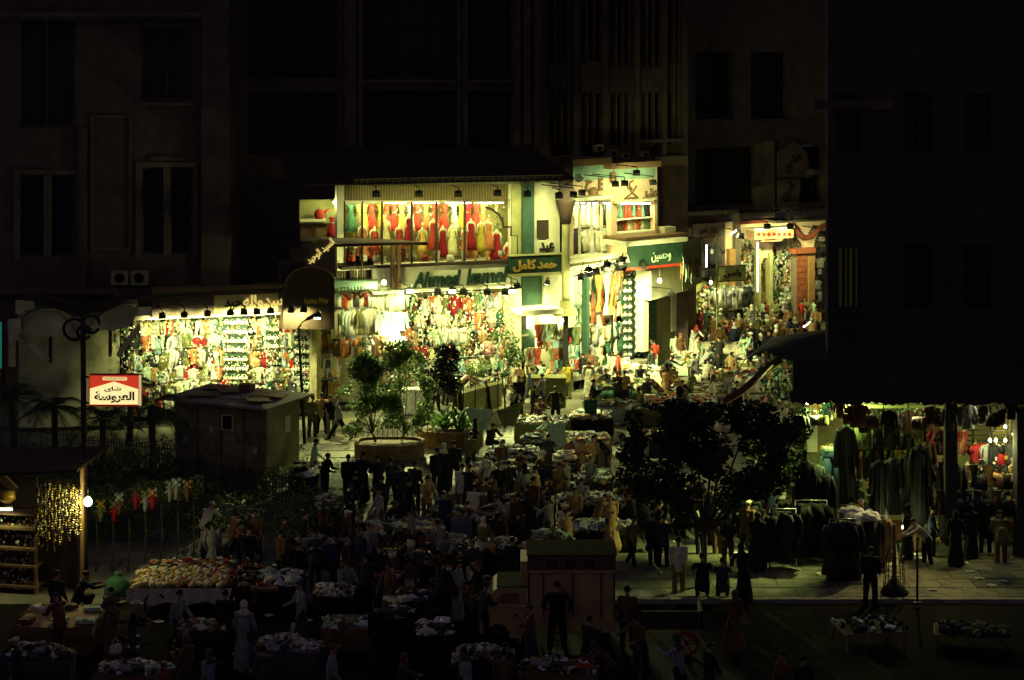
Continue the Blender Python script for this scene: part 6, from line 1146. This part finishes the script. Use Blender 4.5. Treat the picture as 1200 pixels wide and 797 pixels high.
mb = MB(); cl_ = [cloth(k) for k in ('charcoal','crimson','orange','olive','cream','brown','black','pale green')]
for i in range(300):
    x = x0+.3+(W_-.4)*R.random(); y = y0+.9+1.3*R.random() if R.random() < .7 or x < x0+W_*.6 else y0+R.random(); q = Matrix.Rotation(R.uniform(0,6),3,'Z')@Matrix.Rotation(R.gauss(0,.4),3,'X'); mb.obox((x,y,ch(x,y)+.02), (R.uniform(.1,.3), R.uniform(.1,.2), .06), q, R.randrange(8))
g = [[Vector((x0+W_*i/14, y0+2.2*j/6, ch(x0+W_*i/14, y0+2.2*j/6)-.05)) for i in range(15)] for j in range(7)]; mb.sheet(g, 0)
o = part('heaped_clothes', mb, cl_); props(o, 'dark and reddish small clothes heaped over the right of the long cart', 'clothes', None, 'stuff')
# small loaded truck in the foreground, side on
y0 = at(640, 757, 0).y; k = y0/F; X = lambda px: (px-CX)*k; Z = lambda py: HC-(py-YH)*k
t = thing('small_truck', 'small tan box pickup parked side-on in the foreground, cab at left', 'truck', (X(640), y0+.8, 0)); tm = mat('tan_truck_paint', (.48,.34,.14), .55, .3, 1.5, .1); wd = 1.6
mb = MB(); mb.prism([(X(562),Z(742)),(X(562),Z(722)),(X(578),Z(693)),(X(583),Z(689)),(X(617),Z(689)),(X(617),Z(748)),(X(598),Z(748)),(X(594),Z(738)),(X(584),Z(735)),(X(575),Z(740)),(X(572),Z(748))], y0, y0+wd); part('cab', mb, tm, t); mb = MB(); mb.box(X(582),X(617.5),y0+.03,y0+wd-.03,Z(689)+.003,Z(688)+.01); part('cab_shade_sheet', mb, mat('matte_shade', (.035,.025,.018), 1.0, .5, 2, .2, spec=.02), t)  # dark matte sheet added on the cab, shade put into its colour
mb = MB(); mb.prism([(X(581),Z(707)),(X(587),Z(695)),(X(608),Z(695)),(X(608),Z(707))], y0-.012, y0+.02); part('side_window', mb, mat('dusty_glass', (.25,.13,.06), .35), t)
mb = MB(); mb.add([(X(561.2),y0+.1,Z(722)),(X(577.2),y0+.1,Z(694)),(X(577.2),y0+wd-.1,Z(694)),(X(561.2),y0+wd-.1,Z(722)),(X(562.5),y0+.1,Z(722)),(X(578.5),y0+.1,Z(694)),(X(578.5),y0+wd-.1,Z(694)),(X(562.5),y0+wd-.1,Z(722))], [(0,1,2,3),(7,6,5,4),(0,4,5,1),(3,2,6,7)]); part('windscreen', mb, mat('bright_windscreen', (.5,.5,.3), .12, spec=.8), t)
mb = MB(); mb.box(X(582),X(614),y0-.015,y0,Z(742),Z(710)); part('door', mb, tm, t); mb = MB(); mb.box(X(602),X(606),y0-.04,y0-.015,Z(722),Z(720)); part('door_handle', mb, M['black'], t)
mb = MB(); mb.box(X(619),X(721),y0,y0+wd,Z(741),Z(671)); part('cargo_box', mb, tm, t); mb = MB(); mb.box(X(619),X(721),y0-.05,y0,Z(671),Z(668)); mb.box(X(619),X(721),y0-.04,y0,Z(741),Z(724)); mb.box(X(619),X(721),y0+wd,y0+wd+.05,Z(690),Z(652)); part('cargo_rail', mb, tm, t)
mb = MB(); mb.box(X(618),X(722),y0+.1,y0+wd-.02,Z(671)+.01,Z(671)+.05); part('roof_shade_sheet', mb, M['darkwood'], t)  # dark sheet added so the box top looks unlit
for a in (619, 636, 671, 704, 719): mb = MB(); mb.box(X(a),X(a+1.4),y0-.03,y0,Z(724),Z(671)); part('side_rib', mb, M['darkwood'], t)
mb = MB(); mb.box(X(618.5),X(721.5),y0-.02,y0+.06,Z(668),Z(651)); part('upper_board', mb, mat('truck_board', (.14,.07,.04), .8), t); mb = MB(); mb.box(X(617),X(723),y0-.05,y0+wd+.05,Z(650.6),Z(649.6)); part('roof_edge', mb, mat('matte_shade', (.035,.025,.018), 1.0, .5, 2, .2, spec=.02), t)  # top plate in the same dark matte, shade put into its colour
for a in (641, 663, 685): mb = MB(); mb.box(X(a),X(a+12),y0-.03,y0-.02,Z(666),Z(657)); part('board_panel', mb, M['black'], t)
mb = MB(); mb.box(X(610),X(618),y0+.1,y0+1.4,Z(690),Z(659)); part('headboard', mb, tm, t)
for a in (584, 700):
    for s_ in (.02, wd-.15): mb = MB(); mb.lathe([(.12,0),(.30,.0),(.32,.05),(.32,.12),(.30,.17),(.12,.17)], (0,0,0), 16); mb.v = [Vector((v.x+X(a), y0+s_+v.z-.04, v.y+.32)) for v in mb.v]; w_ = part('wheel', mb, M['black'], t); mb = MB(); mb.lathe([(.02,0),(.15,.0),(.16,.02)], (0,0,0), 12); mb.v = [Vector((v.x+X(a), y0+s_-v.z-.045, v.y+.32)) for v in mb.v]; part('hub', mb, M['steel'], w_)
# barrow at right of the truck
p = at(785, 768, 0); t = thing('barrow', 'dark wooden barrow with reddish wheel right of the truck', 'barrow', p); mb = MB(); mb.box(p.x-.9,p.x+.9,p.y,p.y+1.1,.7,.78); mb.box(p.x-.9,p.x+.9,p.y,p.y+.05,.78,1.2); mb.box(p.x-.9,p.x-.85,p.y,p.y+1.1,.78,1.2); mb.box(p.x+.85,p.x+.9,p.y,p.y+1.1,.78,1.2); part('box', mb, M['darkwood'], t)
mb = MB(); mb.tube([(p.x+.45+.3*math.cos(a), p.y-.06, .34+.3*math.sin(a)) for a in [j*math.pi/8 for j in range(17)]], .05, 6); [mb.tube([(p.x+.45,p.y-.06,.34),(p.x+.45+.3*math.cos(a),p.y-.06,.34+.3*math.sin(a))], .02, 4) for a in [j*math.pi/3 for j in range(6)]]; part('wheel', mb, cloth('crimson'), t)
mb = MB(); mb.box(p.x-.8,p.x-.74,p.y+.1,p.y+.16,0,.7); part('leg', mb, M['darkwood'], t)
for i in range(60):                                  # litter
    px, py = R.choice([(R.uniform(400,560),R.uniform(570,640)),(R.uniform(740,990),R.uniform(600,700)),(R.uniform(380,430),R.uniform(500,560)),(R.uniform(150,420),R.uniform(700,770)),(R.uniform(960,1180),R.uniform(650,705))]); zl = 'on the right pavement' if px > 900 else 'on the ground under the tree' if px > 700 else 'on the dark foreground road' if py > 690 else 'on the ground before the planter'; p = at(px, py, .115 if px > 900 else .01); mb = MB(); g = [[p+Vector((u*.16, v*.1, .03+.03*math.sin(u*3+v*2+i))) for u in (-1,0,1)] for v in (-1,0,1)]; mb.sheet(g, 0, .005, False); solo('paper_scrap', mb, cloth('cream'), 'crumpled pale scrap of paper lying '+zl, 'litter', 'paper scraps '+zl)
p = at(405, 600, 0); mb = MB(); g = [[p+Vector((u*.36, v*.5, .06+.05*math.sin(u*3+v*2))) for u in (-1,-.5,0,.5,1)] for v in (-1,0,1)]; mb.sheet(g, 0, .02, False); solo('white_sheet', mb, cloth('white'), 'bright white sheet on the ground near the dark seated crowd', 'cloth')

# ------------------------------------------------------------------ people
P = person
P(366,463,'stand',150,'olive','charcoal','man in grey-green shirt, leftmost of four by the shop pillar'); P(377,460,'hips',180,'tan','black','man in tan shirt with back turned beside the shop pillar')
P(388,463,'stand_bent',200,'black','grey','man in dark top and pale jeans among the four by the pillar'); P(398,463,'stride',-70,'grey','black','man striding with raised arms on the bright pavement')
P(368,514,'walk',100,'pale green','charcoal','man in pale jacket walking at the kiosk corner'); P(381,530,'stand_bent',60,'black','black','dark-clothed man just right of the pale-jacketed walker')
for i, (x, y, po, f_) in enumerate(((408,532,'stand',180),(425,529,'robe',160),(443,534,'stand_bent',200),(458,536,'hips',180),(472,543,'robe',170),(486,540,'stand',150),(416,552,'squat',10),(450,556,'squat',-20),(480,560,'sit',0))): P(x, y, po, f_, R.choice(['black','charcoal']), 'black', f'dark silhouetted figure, {ordw(i+1)} of the row before the planter', group='dark figures before the planter')
P(500,556,'stand_bent',20,'tan','brown','seller in tan sweater bending over bright trinkets'); P(520,519,'robe',180,'black','black','veiled figure with pale headscarf behind the tan-sweatered seller','scarf','cream'); P(532,516,'stand',160,'black','black','dark figure right of the pale headscarf'); P(512,524,'stand',190,'black','black','dark figure left of the pale headscarf')
P(556,490,'robe',90,'black','black','black-robed seated figure before the pale green cloth','scarf','black',size=.75); P(591,516,'squat',-170,'brown','black','brown-backed man crouching at the green-topped heap'); P(574,494,'squat',30,'charcoal','black','dark crouching figure under the olive cloth')
P(549,544,'stand_bent',170,'charcoal','black','man in dark jumper left of wide dim heap'); P(570,560,'lean',160,'black','black','dark figure leaning below the wide dim heap'); P(558,556,'stand',180,'black','black','dark figure standing in front of the wide dim heap'); P(622,578,'robe_lean',200,'black','black','black-robed figure bending in the middle of the square','scarf','black')
P(652,486,'lean',-60,'pale green','olive','pale-shirted seller leaning over the wares table'); P(641,510,'robe_lean',170,'charcoal','black','dark robed buyer beside the pale-clad seller'); P(640,560,'stand_bent',180,'black','black','dark man standing in the middle between heaps')
P(665,423,'stand',170,'mustard','olive','man in mustard shirt and pale trousers before the fabric shop'); P(651,452,'hips',180,'black','black','broad dark-jacketed man at the olive counter',size=.98); P(624,452,'stand_bent',90,'black','charcoal','dark-haired boy left of the olive counter',size=.8); P(629,464,'squat',40,'brown','black','brown-clad figure crouching before the olive counter')
P(621,420,'stand',20,'pale yellow','olive','pale-topped shopper, leftmost at the fabric shop'); P(633,423,'stand_bent',160,'pale green','charcoal','shopper in pale green with back turned at fabric shop'); P(645,425,'lean',-40,'tan','brown','shopper in tan leaning at the fabric shop'); P(603,452,'squat',0,'cream','black','pale seated figure left of the olive counter'); P(608,440,'stand',0,'black','black','dark figure between planter counter and fabric shop')
P(683,413,'stand_bent',180,'black','black','tall dark man at the street shop door'); P(690,421,'robe',200,'cream','cream','woman in patterned pale robe by the street shop','scarf','brown'); P(700,432,'stand_bent',120,'olive','grey','boy in olive patterned jumper beside the patterned woman',size=.85); P(692,460,'stand',0,'dark green','charcoal','man in green-grey sweater facing out behind the checked cloth')
P(757,391,'hips',180,'white','black','man in white sweater with back turned in the lane'); P(767,398,'stand',180,'red','pale green','person in red top right of the white sweater',size=.93); P(748,390,'stand',180,'charcoal','black','dark figure left of the white sweater'); P(740,389,'stand_bent',170,'black','pale green','shopper in black and pale trousers at the tall panels')
P(777,378,'stand_bent',40,'olive','charcoal','shopper in olive right of the red top'); P(786,372,'stand',200,'charcoal','black','man in dark coat with pale shirt by the green shutter'); P(780,365,'hips',0,'black','black','dark man in front of the green shutter'); P(792,390,'robe',180,'pale green','grey','shopper in pale robe near the green shutter')
P(801,369,'stand',170,'cream','brown','cream-jacketed man with back turned'); P(797,390,'robe',30,'brown','brown','figure in brown patterned dress below the cream jacket','scarf','brown'); P(812,380,'robe_lean',30,'white','white','figure in white robe and red headscarf','scarf','red'); P(817,392,'stand',60,'cream','cream','dark-haired person in cream behind the child'); P(820,402,'stand',0,'pale green','pale green','child in bright green at the lane tables',size=.62)
P(828,401,'squat',90,'black','black','dark figure seated right of the green child'); P(843,395,'sit',180,'black','black','man in black seated on the flat cream table',base=.55); P(811,418,'lean',200,'olive','black','man bending over the long cream heap'); P(785,425,'stand_bent',20,'crimson','brown','man in reddish-brown facing out between heaps'); P(778,415,'lean',60,'charcoal','black','dark figure reaching across the pale heap')
P(862,455,'robe',180,'black','black','black-robed figure by the patterned heap','scarf','black'); P(846,432,'stand',0,'olive','olive','small pale figure behind the cream heap',size=.7); P(855,430,'robe',0,'olive','olive','robed small figure behind the cream heap',size=.7)
n = 0                                                # the crowd at the end of the lane
for y, x0_, x1_, k in ((343,868,960,11),(351,812,962,15),(360,806,962,15),(370,812,958,14),(380,838,925,9),(389,870,905,4)):
    for i in range(k):
        x = x0_+(x1_-x0_)*(i+R.uniform(.15,.85))/k; top = R.choice(['black','charcoal','brown','black','cream','olive','grey','tan','pale green','crimson','black','navy']); po = R.choice(['stand','stand_bent','robe','walk','hips','reach','robe_walk','skirt']); hr = R.choice(['short','short','scarf','cap']); n += 1
        row = {343:'farthest',351:'second farthest',360:'third farthest',370:'middle',380:'second nearest',389:'nearest'}[y]
        P(x, y+R.uniform(-3,3), po, R.uniform(0,360), top, R.choice(['black','charcoal','brown','grey']), f'{top}-clad person, {ordw(i+1)} from left, {row} row of lane crowd', hr, None if hr == 'short' else R.choice(['cream','black','brown','white']), size=R.uniform(.9,1.03), group='crowd at the end of the lane')
P(790,566,'lean',-150,'charcoal','black','grey-haired man bending under the broad tree'); P(765,560,'stand',180,'black','black','dark man at the left of the broad tree shade')
P(795,629,'stand',180,'cream','olive','man in pale shirt and trousers walking away below the tree'); P(854,572,'stride',-80,'black','black','man in dark suit and pale shirt stepping left'); P(812,562,'stand_bent',150,'black','black','dark man immediately left of the tree trunk'); P(835,575,'stand',170,'black','black','dark man behind the tree trunk')
P(765,600,'stand',200,'black','black','left one of the dark pair on the green-lit ground'); P(777,603,'stand_bent',170,'charcoal','black','right one of the dark pair on the green-lit ground'); P(882,577,'robe',190,'black','black','tall black-robed woman beside the suited man','scarf','black'); P(887,600,'robe_walk',150,'black','black','black-robed woman behind the crouching trio','scarf','black'); P(915,588,'robe',180,'black','black','black-robed figure at the pale clothes rack','scarf','black')
P(824,650,'squat',180,'black','black','left of three dark figures crouching before the barrow',size=1.1); P(846,655,'squat',170,'charcoal','black','middle of three dark figures crouching before the barrow'); P(872,640,'robe_lean',190,'black','black','right of three dark figures, largest, before the barrow','scarf','black')
P(1086,606,'lean',-80,'grey','black','man in grey jacket leaning left over the low bulb'); P(1173,598,'stand_bent',180,'olive','brown','person with bulging pack walking away at far right'); P(1110,560,'robe',180,'black','black','black-robed figure beside the dark pillar','scarf','black'); P(1138,590,'robe',200,'black','black','broad black-robed woman left of the pack carrier','scarf','black'); P(1120,598,'robe',170,'black','black','dark robed woman between pillar and broad woman','scarf','black')
P(1150,560,'stand',180,'brown','black','dim figure behind the pack carrier'); P(1190,575,'stand',160,'charcoal','black','dim figure at the right picture edge'); P(1063,590,'robe',90,'black','black','black-robed woman inside the shop by the glass-topped box','scarf','black'); P(1032,560,'robe',180,'black','black','black-robed shopper deep in the right shop','scarf','black')
p = at(1173, 672, 0); mb = MB(); mb.rings([wav(8,.17,.10,1.0,.03,3,0), wav(8,.2,.13,1.15,.03,3,0), wav(8,.19,.12,1.38,.03,3,0), wav(8,.1,.08,1.48,0,3,0)]); mb.v = [v+Vector((p.x,p.y-.2,0)) for v in mb.v]; solo('backpack', mb, cloth('olive'), 'olive bulging backpack worn by the person at far right', 'backpack')
P(653,681,'hips',180,'black','black','man in dark open jacket standing before the truck side','cap','black',size=1.08); P(735,686,'stand',170,'brown','black','dim man at the rear of the truck'); P(590,672,'lean',-60,'cream','black','man in cream leaning at the truck windscreen'); P(566,682,'stand_bent',120,'charcoal','black','person in striped dark top left of the truck'); P(590,760,'stand',180,'brown','black','striped figure cut by the bottom edge left of centre')
P(208,690,'walk',70,'grey','black','person in grey striped sweater walking below the long cart'); P(130,700,'skirt',120,'brown','brown','woman in brownish skirt at the foreground tray','scarf','brown'); P(264,690,'stand',180,'black','black','tall black silhouette left of centre in foreground',size=1.05); P(283,676,'stand_bent',200,'black','black','dark figure behind the foreground silhouette')
for i, (x, y, c, po) in enumerate(((236,614,'grey','sit'),(272,600,'brown','stand_bent'),(300,596,'brown','stand'),(331,604,'charcoal','stand_bent'),(357,598,'charcoal','hips'),(404,655,'grey','stand_bent'),(428,648,'charcoal','stand'),(445,638,'black','stand'),(433,652,'black','squat'),(540,640,'black','stand'),(520,655,'black','robe'),(500,650,'black','stand_bent'),(90,670,'black','squat'),(66,668,'black','stand'))): P(x, y, po, R.uniform(-40,220), c, 'black', f'dim {c}-clad figure, {ordw(i+1)} of the shadowy foreground people', group='shadowy foreground people')
zones = (('among the middle heaps', 540, 760, 505, 605, 42), ('between planter and truck', 390, 600, 560, 660, 26), ('in the tree shade', 740, 920, 550, 606, 20), ('before the right shops', 900, 1196, 545, 606, 28), ('around the lane heaps', 690, 900, 392, 455, 34), ('in the dark foreground', 20, 900, 680, 770, 22), ('before the middle display', 500, 700, 405, 450, 16), ('by the garden side', 220, 400, 585, 625, 8))
for zn, a, b, c, d, k in zones:
    for i in range(k):
        top = R.choice(['black','charcoal','brown','black','navy','grey'] if zn[:6] in ('in the', 'betwee', 'before') else ['black','charcoal','olive','cream','brown','grey','tan','brown']); po = R.choice(['stand','carry','point','fold','stand_bent','robe','lean','walk','robe_walk','skirt','reach','squat','lean','stride' if i % 9 == 0 else 'carry']); hr = R.choice(['short','short','scarf','cap'])
        P(a+(b-a)*(i+R.random())/k, R.uniform(c, d), po, R.uniform(0,360), top, R.choice(['black','charcoal','brown','navy']), f'{top}-clad person, {ordw(i+1)} from left {zn}', hr, None if hr == 'short' else R.choice(['black','brown','charcoal','cream']), size=R.uniform(.9,1.05), group='people '+zn)
P(918,762,'stand',-60,'brown','black','man cut by the bottom edge right of centre'); P(940,768,'robe',30,'black','black','dark robed figure at the bottom edge'); P(1020,640,'stand',150,'black','black','dark figure at the coat rack with white clothes')
mb = MB(); mb.ball(at(744,588,.9)+Vector((0,0,.1)), .24, 10, 0, (1,.8,1.5)); mb.ball(at(744,588,.9)+Vector((0,0,.55)), .16, 8, 1); solo('wrapped_bundle', mb, [cloth('white'), cloth('red')], 'upright white and red flowered bundle left of the broad tree trunk', 'bundle')
